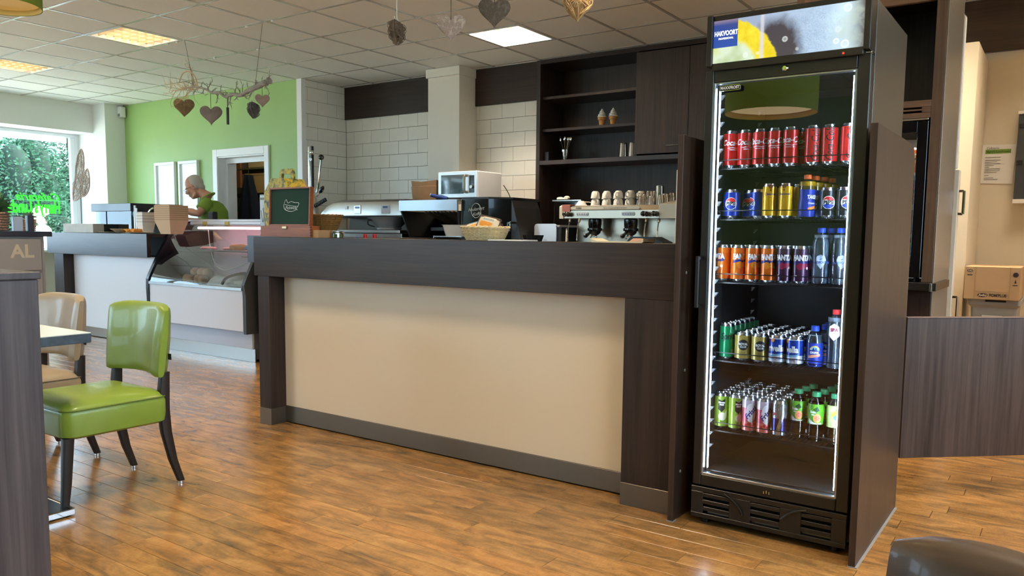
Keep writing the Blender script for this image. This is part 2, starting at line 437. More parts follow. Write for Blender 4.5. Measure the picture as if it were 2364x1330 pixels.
tile_field(wr, True, -7.5, -5.90, 2.558, .95, 2.407, (-7.212, -7.362))
tile_field(wr, True, -5.45, -4.62, 2.558, .95, 2.407, (-5.401, -5.252))
tile_field(wa, False, 6.27, 6.91, H, .95, 2.867, (6.462, 6.315))
fa = MB().box(-7.5, -5.90, 6.885, 6.915, 2.556, H-.004, .002).build('fascia_panel', WENGE_X, None); struct(fa); fa.name = 'trim_2'
struct(MB().box(-5.45, -4.625, 6.885, 6.915, 2.556, H-.004, .002).build('trim_3', WENGE_X))
struct(MB().box(-1.05, 2.2, 6.86, 6.90, 2.556, H-.004, .002).build('trim_4', WENGE_X))
pl = MB().box(-5.893, -5.452, 6.618, 6.95, 0, H+.02, .003).box(-5.91, -5.437, 6.598, 6.95, 2.852, H-.002, .003)
struct(pl.build('column_1', M('cream column panels', (226, 218, 202), .5)))
WALLC = M('cream wall paint', (224, 216, 198), .8, bumpy=.06, bscale=120)
struct(MB().box(-4.60, 2.4, 7.38, 7.5, -.1, H+.1).box(-4.68, -4.625, 7.05, 7.5, -.1, H+.1).box(-1.05, 2.4, 6.905, 7.38, -.1, H+.1).build('wall_rear_right', WALLC)).name = 'wall_rear_right'
struct(MB().box(2.2, 2.35, -4.7, -4.2, -.1, H+.1).box(2.2, 2.35, 4.6, 6.91, -.1, H+.1).box(2.2, 2.35, -4.2, 4.6, -.1, .85).box(2.2, 2.35, -4.2, 4.6, 2.55, H+.1).build('wall_right', WALLC))
fw = MB()
fw.box(-6.0, 2.3, -4.78, -4.6, -.1, H+.1).box(-11.67, -6.0, -4.78, -4.6, 2.7, H+.1).box(-11.67, -6.0, -4.78, -4.6, -.1, .5).box(-12.3, -11.67, -4.78, -4.6, -.1, H+.1)
struct(fw.build('wall_front', GREEN))
# ---------------------------------------------------------------- windows
UPVC = M('white window frame', (232, 234, 236), .35)
def window(name, along, a0, a1, z0, z1, c, muls):
    q = MB()
    def bar(p0, p1, q0, q1):
        if along == 'Y': q.box(c-.035, c+.035, p0, p1, q0, q1, .006)
        else: q.box(p0, p1, c-.035, c+.035, q0, q1, .006)
    bar(a0, a1, z1-.05, z1); bar(a0, a1, z0, z0+.06)
    for m_ in muls: bar(m_-.035, m_+.035, z0+.06, z1-.05)
    root = struct(q.build(name, UPVC))
    e = sorted(muls)
    for p, r in zip(e[:-1], e[1:]):
        g_ = MB()
        if along == 'Y': g_.add([(c, p+.03, z0+.05), (c, r-.03, z0+.05), (c, r-.03, z1-.045), (c, p+.03, z1-.045)], [(0, 1, 2, 3)])
        else: g_.add([(p+.03, c, z0+.05), (r-.03, c, z0+.05), (r-.03, c, z1-.045), (p+.03, c, z1-.045)], [(0, 1, 2, 3)])
        g_.build('pane', PANE, root)
    return root
win1 = window('window_1', 'Y', -4.6, 5.94, .85, 2.55, -12.13, [-4.5, -2.4, -.4, 1.6, 3.6, 5.86])
MB().box(-12.165, -12.09, 5.89, 5.945, .85, 2.55).build('window_jamb', UPVC, win1)
MB().box(-12.02, -11.72, -4.6, 5.93, .85, .885, .006).build('window_sill', WHITE, win1)
window('window_2', 'X', -11.67, -6.0, .5, 2.7, -4.69, [-11.6, -8.8, -6.05])
window('window_3', 'Y', -4.2, 4.6, .85, 2.55, 2.28, [-4.15, -2.0, .2, 2.4, 4.55])
# mirrored lettering stuck on the outside of the window
NEON = foil('green window foil', (.03, .42, .02, 1))
def on_window(y0, z0): return lambda a, b: (-12.118, y0 - a, z0 + b)
lt = MB()
lt.text('Cafetaria', .16, on_window(5.38, 1.62), shear=.35, bold=.02, edge=.2)
lt.text("Harry's Lunchroom", .225, on_window(5.66, 1.475), align='LEFT', bold=.055, sx=.52, edge=.2)
lt.build('window_lettering', NEON, win1)['label'] = 'mirrored bright green window lettering'
BL_W = foil('white roller blind', (.8, .85, .85, 1))
MB().box(-12.21, -12.19, -4.4, 5.82, 2.425, 2.52).build('roller_blind', BL_W, win1)
fm = MB()
for z in (1.575, 1.36): fm.box(-12.119, -12.117, 3.64, 5.74, z, z+.008)
fm.box(-12.119, -12.117, 5.735, 5.743, 1.36, 1.575)
fm.build('lettering_border', M('pale green window foil', (150, 230, 190), .5), win1)
# ---------------------------------------------------------------- door to the storeroom
dr = MB()
for a, b_ in ((-9.215, -9.12), (-8.17, -8.085)): dr.box(a, b_, 6.195, 6.222, 0, 2.215, .004)
dr.box(-9.12, -8.17, 6.195, 6.222, 2.12, 2.215, .004)
dr.box(-9.145, -9.115, 6.21, 6.48, 0, 2.13).box(-8.18, -8.15, 6.21, 6.48, 0, 2.13).box(-9.13, -8.16, 6.21, 6.48, 2.105, 2.13)
dr.box(-9.116, -9.09, 6.33, 6.37, 0, 2.1).box(-8.20, -8.178, 6.33, 6.37, 0, 2.1).box(-9.09, -8.2, 6.33, 6.37, 2.045, 2.105)
struct(dr.build('door_1', WHITE))
st = MB()
st.box(-10.9, -7.565, 8.3, 8.4, -.1, H+.1).box(-11.0, -10.9, 6.46, 8.4, -.1, H+.1).box(-7.7, -7.565, 6.47, 8.4, -.1, H+.1)
struct(st.build('wall_storeroom', M('storeroom wall', (150, 140, 124), .85)))
# ---------------------------------------------------------------- outdoors
gr = struct(MB().box(-60, -12.3, -40, 60, -.25, -.15).box(-12.3, 40, -40, -4.78, -.25, -.15).box(2.36, 40, -4.78, 40, -.25, -.15).build('ground', M('outdoor paving', (186, 184, 176), .9, vary=.1, vscale=.6)))
# ================================================================ ceiling lights
LAMPW = M('lit louvre white', (240, 226, 190), .35)
FRAMEW = M('light fitting frame', (214, 214, 210), .4)
TRAY = M('light fitting reflector', (110, 104, 92), .3)
def ceiling_light(loc, label, cool=False, power=1.0):
    t = thing('ceiling_light', label, 'ceiling light', loc, 0, 'louvred ceiling lights')
    f = MB()
    for a in (.012, .568): f.box(a, a+.02, .012, .588, -.002, .03)
    for a in (.012, .568): f.box(.032, .568, a, a+.02, -.002, .03)
    f.build('frame', FRAMEW, t)
    r = MB().box(.03, .57, .03, .57, .105, .11)
    for a in (.028, .566): r.box(a, a+.006, .03, .57, .03, .11)
    for a in (.028, .566): r.box(.03, .57, a, a+.006, .03, .11)
    r.build('reflector', TRAY, t)
    lv = MB()
    for k in range(1, 4): lv.prism([(.03+.135*k-.024, .064), (.03+.135*k, .003), (.03+.135*k+.024, .064), (.03+.135*k, .068)], .032, .568, 'Y')
    for k in range(1, 7): lv.prism([(.03+.077*k-.010, .062), (.03+.077*k, .006), (.03+.077*k+.010, .062)], .032, .568, 'X')
    lv.build('louvre', LAMPW, t)
    for k in range(4):
        l = bpy.data.lights.new('lamp_tube', 'AREA'); l.shape = 'RECTANGLE'; l.size = .045; l.size_y = .5
        l.energy = LAMP_POWER*1.5/4*power; l.color = (1, .81, .60) if not (cool and k > 1) else (.8, .9, 1)
        if cool and k > 1: l.energy *= .12
        o = bpy.data.objects.new('lamp_tube', l); COL.objects.link(o); o.parent = t; o.location = (.03+.135*(k+.5), .3, .088)
    return t
LL = {(-1, -1): 'lit louvred ceiling light above the hanging twig, left of its string', (-5, -1): 'lit louvred ceiling light by the window beam, cut by the picture edge',
      (4, 2): 'bright louvred ceiling light in front of the cream column, half bluish'}
for c in LIGHT_CELLS:
    ceiling_light((GX(c[0]), GY(c[1]), H), LL.get(c, 'lit louvred ceiling light elsewhere in the same ceiling grid'), c == (4, 2), {(4, 2): 3.4, (9, 2): 1.5, (-1, -1): .10, (-5, -1): .08}.get(c, .45 if c[0] < -2 else (.6 if c[0] > 8 and c[1] > 0 else 1.2)))
sl = bpy.data.lights.new('storeroom_fill', 'POINT'); sl.energy = 9; sl.color = (1, .8, .58); sl.shadow_soft_size = .12  # unseen point light added to brighten the storeroom, no fitting modelled
so = bpy.data.objects.new('storeroom_fill', sl); COL.objects.link(so); so.location = (-9.0, 6.9, 2.75)
# ================================================================ counters
def counter(name, label, x0, x1, y, posts, panel, kick, root_x, group=None):
    t = thing(name, label, 'counter', (root_x, y, 0), 0, group)
    MB().box(x0, x1, y, y+.04, .902, 1.134, .0015).build('beam', WENGE_X, t, world=True)
    MB().box(x0, x1, y+.0405, y+.40, 1.10, 1.134, .0015).build('bar_top', WENGE_X, t, world=True)
    for a, b in posts:
        p = MB().box(a, b, y+.001, y+.30, .10, .9015, .001).build('post', WENGE_Z, t, world=True)
        MB().box(a-.001, b+.001, y, y+.301, 0, .0995, .001).build('post_shoe', STEEL, p, world=False) if 0 else None
        q = MB().box(a-.001, b+.001, y-.001, y+.301, 0, .0995, .001); q.build('plinth_cap', STEEL_D, t, world=True)
    a, b = panel
    MB().box(a, b, y+.112, y+.14, .1055, .9015).build('panel', kick[1], t, world=True)
    MB().box(a, b, y+.105, y+.14, .008, .105, .001).build('plinth', kick[0], t, world=True)
    return t
bar = counter('service_counter', 'long dark wood bar counter with cream front panel and steel plinth', -4.06, -1.301, 2.992, [(-4.027, -3.921), (-1.552, -1.301)], (-3.921, -1.552), (STEEL_D, CREAM), -2.7)
MB().box(-4.05, -1.301, 3.393, 3.98, .86, .90, .002).build('worktop', STEEL, bar, world=True)
MB().box(-4.02, -1.32, 3.36, 3.95, 0, .859).build('cabinet_body', BLACKM, bar, world=True)
lc = counter('service_counter', 'dark wood counter with white panel left of the glass display case', -9.55, -7.506, 4.30, [(-9.40, -9.19)], (-9.19, -7.506), (STEEL, M('white counter panel', (226, 226, 230), .35)), -8.5)
MB().box(-9.55, -7.51, 4.72, 4.95, .9, 1.134).box(-9.5, -7.51, 4.5, 4.95, 0, .899).build('cabinet_body', BLACKM, lc, world=True)
rc = counter('service_counter', 'short dark wood counter between the display case and the long bar', -5.92, -4.10, 4.30, [(-4.3, -4.11)], (-5.9, -4.3), (STEEL, CREAM), -5.0)
MB().box(-5.9, -4.11, 4.45, 4.70, 0, .899).build('cabinet_body', BLACKM, rc, world=True)
ep = thing('end_panel', 'tall narrow dark wood panel between bar counter and drinks fridge', 'panel', (-1.286, 3.4, 0))
MB().box(-1.298, -1.274, 2.924, 3.88, .004, 1.561, .0012).build('board', WENGE_B, ep, world=True)
MB().box(-1.318, -1.2985, 2.96, 2.975, 1.137, 1.43, .002).build('edge_strip', WHITE, ep, world=True)['label'] = 'white vertical strip at the counter edge'
for y, z in ((2.985, 1.02), (2.985, .20), (3.0, .62)):
    MB().cyl((-1.2745, y, z), (-1.2715, y, z), .006, n=10).build('screw_cap', GREYP, ep, world=True)
MB().box(-1.3, -1.272, 2.922, 2.96, 0, .004).build('foot_strip', GREYP, ep, world=True)
sp = thing('end_panel', 'dark wood side panel right of the drinks fridge with steel edge', 'panel', (-.57, 3.25, 0))
MB().prism([(2.886, .004), (3.66, .004), (3.66, 1.50), (3.61, 1.553), (2.886, 1.553)], -.583, -.56, 'X').build('board', wood('brown wenge with silvery sheen', (44, 35, 31), (68, 56, 50), 'Z', .36), sp, world=True)
MB().box(-.5835, -.5595, 3.6605, 3.668, .002, 1.1).build('edge_strip', STEEL, sp, world=True)
MB().box(-.586, -.552, 2.884, 3.66, 0, .004).build('foot_strip', GREYP, sp, world=True)
# ================================================================ chairs and table
LEG = wood('black-brown beech', (30, 25, 23), (44, 37, 34), 'Z', .35, 1.6, .1)
def rrect(w, d, r, z, n=5, cx=0, cy=0, bow=0):
    out = []
    for qx, qy, a0 in ((1, 1, 0), (-1, 1, 90), (-1, -1, 180), (1, -1, 270)):
        for k in range(n+1):
            a = math.radians(a0+90*k/n)
            x, y = qx*(w/2-r)+r*math.cos(a), qy*(d/2-r)+r*math.sin(a)
            out.append((cx+x*(1+bow*(1-(2*y/d)**2)), cy+y, z))
    return out
def chair(label, col, dark, loc, rotz):
    lea = M('leather '+label[:14], col, .34, vary=.05, vscale=9, bumpy=.1, bscale=220, coat=.15)
    pip = M('leather seam '+label[:14], dark, .4)
    t = thing('dining_chair', label, 'chair', loc, rotz, 'upholstered dining chairs')
    S = MB()
    W, D_ = .455, .46
    prof = [(.93, .305), (.985, .315), (1.0, .35), (1.0, .405), (.985, .425), (.93, .440), (.80, .455), (.55, .466), (.25, .470)]
    S.ring([rrect(W*s, D_*s, .05*s, z, cy=-.02, bow=.05) for s, z in prof])
    S.build('seat', lea, t)
    MB().tube(rrect(W*.992, D_*.992, .05, .424, cy=-.02, bow=.05), .0035, 6, closed=True).build('piping', pip, t)
    B = MB(); rings = []
    for i in range(15):
        s = -1+2*i/14; e = (1-abs(s)**10)**.5 if abs(s) < 1 else .0
        e = max(e, .35); yb = .235-.045*s*s*1.0
        z0, z1 = .515-.012*s*s, .835-.02*abs(s)**4
        zm, hz = (z0+z1)/2, (z1-z0)/2*(1-.06*(1-e)); th = (.036+.008*abs(s))*e
        r = []
        for k in range(20):
            a = 2*PI*k/20; c_, s_ = math.cos(a), math.sin(a)
            y = math.copysign(abs(c_)**.5, c_)*th; z = math.copysign(abs(s_)**.28, s_)*hz
            lean = .10*((zm+z)-.5)
            tap = 1-.25*max(0, (z/hz))
            r.append((.236*s*(1-.03*(1-(z/hz))), yb-.02+y*tap+lean, zm+z))
        rings.append(r)
    B.ring(rings); B.build('backrest', lea, t)
    MB().box(.21, .233, .214, .217, .585, .612).build('brand_tab', BLACK, t)
    for s in (-1, 1):
        leg = MB().ring([rrect(a, a, a*.2, z, 2, s*x, y) for a, x, y, z in ((.028, .190, -.245, .012), (.034, .193, -.235, .12), (.042, .192, -.222, .31))])
        leg.build('leg', LEG, t); MB().cyl((s*.19, -.245, 0), (s*.19, -.245, .0125), .012, n=10).build('glide', CHROME, t)
        path = [(s*.2, .265, .012), (s*.2, .228, .12), (s*.2, .200, .25), (s*.2, .190, .36), (s*.2, .193, .44), (s*.2, .20, .53)]
        MB().ring([rrect(w_, d_, .008, z, 2, x, y) for (x, y, z), (w_, d_) in zip(path, ((.028, .03), (.032, .036), (.036, .044), (.038, .048), (.038, .046), (.034, .040)))]).build('leg', LEG, t)
        MB().cyl((s*.2, .265, 0), (s*.2, .265, .0125), .012, n=10).build('glide', CHROME, t)
    return t
chair('lime green leather dining chair with dark legs beside the table', (118, 140, 50), (84, 102, 36), (-3.54, 1.775, 0), 0)
chair('beige leather dining chair behind the table, left of the green one', (152, 136, 112), (106, 92, 74), (-4.30, 1.78, 0), 0)
chair('dark brown leather dining chair back cut off at the bottom right corner', (74, 60, 48), (50, 40, 32), (-.072, .692, 0), math.radians(-35.6))
tb = thing('cafe_table', 'square café table with pale top and dark marbled edge', 'table', (-3.70, 1.15, 0))
MB().box(-.46, .46, -.46, .46, .747, .751, .001).build('laminate_top', M('pale grey laminate', (196, 204, 196), .3), tb)
MB().box(-.461, .461, -.461, .461, .71, .747, .002).build('tabletop', M('dark marbled edge', (48, 62, 72), .35, vary=.45, vscale=30), tb)
MB().box(-.04, .04, -.04, .04, .02, .71, .004).build('pedestal', BLACKM, tb)
MB().box(-.41, .41, -.40, .385, .008, .028, .003).build('base_plate', M('dark base plate', (44, 44, 46), .3, .6), tb)
for sx in (-1, 1):
    MB().box(sx*.41-.006, sx*.41+.006, -.406, .391, .006, .03, .002).build('base_edge', CHROME, tb)
    MB().box(-.404, .404, (.391 if sx > 0 else -.406)-.006, (.391 if sx > 0 else -.406)+.006, .006, .03, .002).build('base_edge', CHROME, tb)
for sx in (-1, 1):
    for sy in (-1, 1): MB().cyl((sx*.37, sy*.35, 0), (sx*.37, sy*.35, .0075), .022, n=12).build('foot', BLACK, tb)
MB().box(-.25, .25, -.25, .25, 0, 1.04, .003).box(-.255, .255, -.255, .255, 1.04, 1.058, .002).build('bench_partition', [wood('grey-brown oak laminate', (54, 46, 46), (82, 72, 70), 'Z', .45, 1.0, .3)], None, (-2.335, .665, 0))
tag(bpy.data.objects['bench_partition'], 'tall grey-brown wood partition at the left edge, in front of the table', 'partition')
# grey counter cabinet with lettering
gc = thing('drawer_cabinet', 'grey cabinet with drawer fronts, dark top and pale capital letters', 'cabinet', (-6.1, 2.0, 0))
GREYC = M('grey lacquer', (128, 124, 120), .4); 
MB().box(-6.4, -5.815, 1.3, 2.60, 0, 1.115, .003).build('carcass', GREYC, gc, world=True)
MB().box(-6.45, -5.79, 1.25, 2.645, 1.115, 1.15, .003).build('worktop', M('dark stone worktop', (40, 44, 54), .2), gc, world=True)
for z0, z1 in ((.885, 1.10), (.50, .865), (.1, .48)):
    MB().box(-5.816, -5.798, 1.34, 2.575, z0, z1, .004).build('drawer', GREYC, gc, world=True)
PALE_INK = M('pale sand lettering', (172, 160, 138), .5)
MB().text('AL', .122, lambda a, b: (-5.7975, 2.525+a, 1.012+b), align='RIGHT', bold=.03, edge=.3).build('lettering', PALE_INK, gc, world=True)
# ================================================================ the drinks fridge
fr = thing('drinks_fridge', 'tall black glass-door drinks fridge with lit lemon picture on top', 'fridge', (-.91, 3.3, 0))
FX0, FX1 = -1.215, -.612
def fb(name, mat, *boxes, label=None, parent=None, b=.002):
    q = MB()
    for bx in boxes: q.box(*bx, b=b)
    o = q.build(name, mat, parent or fr, world=True)
    if label: o['label'] = label
    return o
fb('cabinet_shell', M('black fridge paint lightened for sheen', (68, 64, 58), .33, .2), (FX0, FX0+.035, 3.025, 3.64, .16, 2.0), (FX1-.035, FX1, 3.045, 3.64, .03, 2.005), (FX0+.036, FX1-.036, 3.6, 3.639, .16, 2.0), (FX0+.036, FX1-.036, 3.03, 3.599, 1.80, 1.83), (FX0+.036, FX1-.036, 3.03, 3.599, .16, .215), (FX0, FX1-.036, 2.975, 3.639, 1.99, 2.004))  # black base colour raised to stand in for the side's sheen
INNER = M('fridge liner black', (24, 25, 28), .42)
lin = fb('liner', INNER, (FX0+.0355, FX0+.0375, 3.03, 3.598, .216, 1.799), (FX1-.0375, FX1-.0355, 3.03, 3.598, .216, 1.799), (FX0+.038, FX1-.038, 3.594, 3.598, .216, 1.799), b=0)
for z in [.30+.052*k for k in range(28)]:
    for y in (3.05, 3.5):
        MB().prism([(FX0+.0376, z), (FX0+.052, z+.018), (FX0+.0376, z+.018)], y, y+.012, 'Y').build('shelf_clip', GREYP, fr, world=True)
# compressor base with slotted grille
base = fb('grille_panel', BLACKM, (FX0, FX1, 2.968, 2.985, .137, .157), (FX0, FX1, 2.968, 2.985, .03, .048), (FX0, -1.165, 2.968, 2.985, .0485, .1365), (-1.055, -.97, 2.968, 2.985, .0485, .1365), (-.855, -.775, 2.968, 2.985, .0485, .1365), (-.665, FX1, 2.968, 2.985, .0485, .1365),
          *[(a, b_, 2.969, 2.984, z, z+.016) for a, b_ in ((-1.165, -1.055), (-.97, -.855), (-.775, -.665)) for z in (.061, .089, .117)], b=.001)
fb('base_cavity', DARK, (FX0+.01, FX1-.04, 2.99, 3.6, .032, .155), b=0)
for a, b_ in ((-1.15, -1.06), (-.968, -.857), (-.773, -.667)): fb('drip_strip', M('grey galvanised strip', (150, 146, 136), .5, .5), (a, b_, 2.986, 2.9895, .05, .060), b=0)
arcm = MB()
arcm.tube(cr([(-1.075, 2.966, .147), (-1.04, 2.965, .128), (-1.01, 2.965, .098), (-1.0, 2.965, .075)], 6), .0045, 6)
arcm.build('grille_moulding', BLACKM, fr, world=True); arcm = MB()
arcm.tube(cr([(-.755, 2.966, .147), (-.79, 2.965, .138), (-.825, 2.965, .118), (-.85, 2.965, .092)], 6), .0045, 6)
arcm.build('grille_moulding', BLACKM, fr, world=True)
for x in (-1.17, -.66):
    for y in (3.02, 3.58): MB().cyl((x, y, 0), (x, y, .032), .018, n=10).build('levelling_foot', BLACK, fr, world=True)
# canopy with the lit picture
fb('canopy_frame', BLACKM, (FX0+.012, FX0+.034, 2.945, 3.02, 1.815, 2.004), (FX1-.022, FX1, 2.945, 3.035, 1.815, 2.004), (FX0+.0345, FX1-.0225, 2.955, 3.02, 1.985, 2.003), (FX0+.0345, FX1-.0225, 2.953, 3.02, 1.80, 1.826))
m, n, l, b, out = new_mat('backlit lemon and soda picture')
def lem():
    uv = n.new('ShaderNodeTexCoord'); mp = n.new('ShaderNodeMapping'); l.new(uv.outputs['Object'], mp.inputs[0]); v = mp.outputs[0]
    sx = n.new('ShaderNodeSeparateXYZ'); l.new(v, sx.inputs[0]); X, Zc = sx.outputs[0], sx.outputs[2]
    nz = noise(n, l, v, 22, 4, .6, .6); nf = noise(n, l, v, 95, 3, .6, 1.5); nb = noise(n, l, v, 9, 3, .5)
    def dist(cx, cz, kx=1.0, kz=1.0):
        a = math_(n, l, 'MULTIPLY', math_(n, l, 'SUBTRACT', X, cx), kx); c = math_(n, l, 'MULTIPLY', math_(n, l, 'SUBTRACT', Zc, cz), kz)
        return math_(n, l, 'SQRT', math_(n, l, 'ADD', math_(n, l, 'MULTIPLY', a, a), math_(n, l, 'MULTIPLY', c, c)))
    def wob(d, k): return math_(n, l, 'ADD', d, math_(n, l, 'MULTIPLY', math_(n, l, 'SUBTRACT', nz.outputs[0], .5), k))
    # cool soda background, brighter toward the right, dark smoke in the middle, dim right end
    bg = ramp(n, l, math_(n, l, 'ADD', math_(n, l, 'MULTIPLY', nb.outputs[0], .5), math_(n, l, 'MULTIPLY', X, 1.5)), [(.05, L(150, 165, 190)), (.45, L(176, 200, 222)), (.75, L(206, 236, 240))]).outputs[0]
    drop = ramp(n, l, nf.outputs[0], [(.44, (1, 1, 1, 1)), (.5, (.66, .72, .84, 1)), (.56, (1, 1, 1, 1))]).outputs[0]
    bg = mixc(n, l, ramp(n, l, wob(dist(.09, .0), .1), [(.05, (1,)*4), (.13, (0,)*4)]).outputs[0], bg, mixc(n, l, 1.0, bg, drop, 'MULTIPLY'))
    bg = mixc(n, l, ramp(n, l, wob(dist(-.035, -.05, 1, .85), .05), [(.068, (1,)*4), (.112, (0,)*4)]).outputs[0], bg, L(62, 56, 66))
    bg = mixc(n, l, ramp(n, l, X, [(.215, (0,)*4), (.275, (1,)*4)]).outputs[0], bg, L(66, 52, 44))
    bg = mixc(n, l, ramp(n, l, wob(dist(.225, -.02, 1.6, 1), .3), [(.03, (.45,)*4), (.10, (0,)*4)]).outputs[0], bg, L(188, 204, 188))
    # lemon: yellow rind ring, pale flesh inside
    d = wob(dist(-.235, -.135), .035)
    c = mixc(n, l, ramp(n, l, d, [(.212, (0,)*4), (.216, (1,)*4)]).outputs[0], mixc(n, l, .35, L(226, 206, 20), ramp(n, l, nz.outputs[0], [(.35, L(196, 158, 0)), (.7, L(255, 244, 90))]).outputs[0]), bg)
    flesh = ramp(n, l, nb.outputs[0], [(.35, L(176, 196, 150)), (.5, L(206, 222, 196)), (.7, L(196, 206, 110))]).outputs[0]
    c = mixc(n, l, ramp(n, l, d, [(.135, (1,)*4), (.15, (0,)*4)]).outputs[0], c, flesh)
    # round bubbles
    for cx, cz, r in ((.0, -.02, .011), (.045, -.06, .006), (.215, .06, .014), (.185, -.01, .012), (.21, -.062, .014), (.18, -.05, .01), (-.145, -.06, .009), (-.12, -.072, .007), (-.1, -.058, .006)):
        q = dist(cx, cz)
        c = mixc(n, l, ramp(n, l, q, [(r*.6, (.25,)*4), (r*.8, (.95,)*4), (r, (0,)*4)]).outputs[0], c, L(236, 244, 240))
    # glass edge, then the blue badge in the corner
    c = mixc(n, l, ramp(n, l, math_(n, l, 'ABSOLUTE', math_(n, l, 'SUBTRACT', X, -.085)), [(.004, (.75,)*4), (.009, (0,)*4)]).outputs[0], c, L(206, 206, 214))
    inb = math_(n, l, 'MULTIPLY', math_(n, l, 'LESS_THAN', X, -.178), math_(n, l, 'GREATER_THAN', Zc, -.022))
    blue = ramp(n, l, Zc, [(-.02+.02, L(28, 70, 160)), (.06, L(34, 62, 136)), (.085, L(150, 130, 140))]).outputs[0]
    return mixc(n, l, inb, c, blue)
cc = lem(); l.new(cc, b.inputs['Emission Color']); b.inputs['Emission Strength'].default_value = .95
b.inputs['Base Color'].default_value = (.02, .02, .02, 1); b.inputs['Roughness'].default_value = .25
PX0, PX1, PZ0, PZ1 = -1.180, -.635, 1.827, 1.984
cx, cz = (PX0+PX1)/2, (PZ0+PZ1)/2
pic = MB().box(PX0-cx, PX1-cx, -.004, .004, PZ0-cz, PZ1-cz).build('lightbox_picture', m, fr); pic.location = (cx+.91, 2.962-3.3, cz)
lt = MB()
lt.text('HAKVOORT', .0245, on_front(-1.131, 2.9575, 1.935), bold=.03, sx=.68, edge=.5)
lt.text('PROFESSIONAL', .0095, on_front(-1.131, 2.9575, 1.916), bold=.03, sx=.82, edge=.5, space=1.12)
lt.build('lettering', M('glowing white lettering', (250, 250, 250), .4, emit=(255, 255, 255), es=.9), fr, world=True)
# door
door = fb('door', BLACKM, (FX0+.002, FX0+.036, 2.972, 3.018, .163, 1.803), (FX1-.042, FX1+.002, 2.972, 3.02, .163, 1.806), (FX0+.0365, FX1-.0425, 2.972, 3.018, 1.757, 1.803), (FX0+.0365, FX1-.0425, 2.972, 3.018, .163, .209), b=.003)
def dp(name, mat, q, label=None):
    o = q.build(name, mat); o.parent = door; o.location = (.91, -3.3, 0)
    if label: o['label'] = label
    return o
dp('glass_pane', DOORGLASS, MB().add([(-1.18, 2.985, .207), (-.653, 2.985, .207), (-.653, 2.985, 1.759), (-1.18, 2.985, 1.759)], [(0, 1, 2, 3)]))
ALG = M('aluminium glazing bead', (170, 178, 186), .28, .9)
dp('glazing_bead', ALG, MB().box(-1.179, -1.172, 2.975, 3.0, .209, 1.757, .001).box(-.661, -.654, 2.975, 3.0, .209, 1.757, .001).box(-1.172, -.661, 2.975, 3.0, .209, .216, .001).box(-1.172, -.661, 2.975, 3.0, 1.751, 1.757, .001))
LED = M('cool white led strip', (255, 255, 255), .5, emit=(200, 226, 255), es=80)
dp('led_strip', LED, MB().box(-1.1655, -1.1632, 3.005, 3.010, .23, 1.74))
LED_R = M('cool white right led', (255, 255, 255), .5, emit=(200, 226, 255), es=110)
dp('led_strip', LED_R, MB().box(-.6725, -.6708, 3.004, 3.010, .23, 1.74))
dp('led_profile', M('grey led profile', (120, 128, 136), .3, .7), MB().box(-1.1718, -1.1665, 3.002, 3.014, .215, 1.75, .001).box(-.6698, -.6625, 3.003, 3.012, .215, 1.75, .001))
dp('handle', BLACK, MB().box(-1.212, -1.196, 2.925, 2.938, .885, 1.09, .003).box(-1.211, -1.197, 2.938, 2.973, .885, .90, .002).box(-1.211, -1.197, 2.938, 2.973, 1.075, 1.09, .002))
dp('lock', CHROME, MB().lathe([(.0105, 0), (.0105, .006), (.007, .010), (.004, .010), (.004, .012), (0, .012)], 16, xf=Matrix.Translation((-.906, 2.972, 1.784)) @ Matrix.Rotation(PI/2, 4, 'X')).box(-.918, -.894, 2.969, 2.972, 1.779, 1.789, .002))
dp('hinge_cap', CHROME, MB().box(-.63, -.61, 2.974, 3.0, 1.806, 1.812, .001).box(-.70, -.62, 2.98, 3.0, 1.8065, 1.8085))
dp('crown_emblem', CHROME, MB().box(-.912, -.908, 2.970, 2.972, .18, .192).box(-.922, -.919, 2.970, 2.972, .178, .188).box(-.901, -.898, 2.970, 2.972, .178, .188))
dp('power_light', M('red power light', (255, 40, 30), .4, emit=(255, 40, 30), es=3), MB().ell((-.70, 2.9525, 1.81), .0035, 8, 6))
q = MB(); q.box(-1.153, -1.070, 2.966, 2.972, 1.7215, 1.7425, .0019)
dp('name_plate', M('black name plate', (16, 16, 16), .3), q)
rr = [(-1.1115+x, 2.9655, 1.732+y) for x, y, _ in rrect(.082, .020, .0099, 0, 6)]
dp('name_plate_rim', CHROME, MB().tube(rr, .0010, 5, closed=True))
dp('name_plate_lettering', WHITE_INK, MB().text('MAXXFROST', .0155, on_front(-1.1115, 2.965, 1.732), bold=.03, sx=.82, edge=.5))
# wire shelves
WIRE = M('dark coated wire', (40, 38, 36), .3, .6)
SHELF = [1.4405, 1.2405, .989, .6705, .381]
for z in SHELF:
    s = MB(); zz = z-.004
    for x in [(-1.172+.0165*k) for k in range(31)]: s.tube([(x, 3.062, zz), (x, 3.58, zz)], .0014, 4)
    for y in (3.06, 3.3, 3.57): s.tube([(-1.174, y, zz-.003), (-.654, y, zz-.003)], .003, 6)
    s.tube(cr([(-1.165, 3.056, zz-.003), (-1.165, 3.056, zz+.026), (-1.158, 3.056, zz+.0325), (-.69, 3.056, zz+.0325), (-.683, 3.056, zz+.026), (-.683, 3.056, zz-.003)], 4), .0021, 6)
    s.build('wire_shelf', WIRE, fr, world=True)
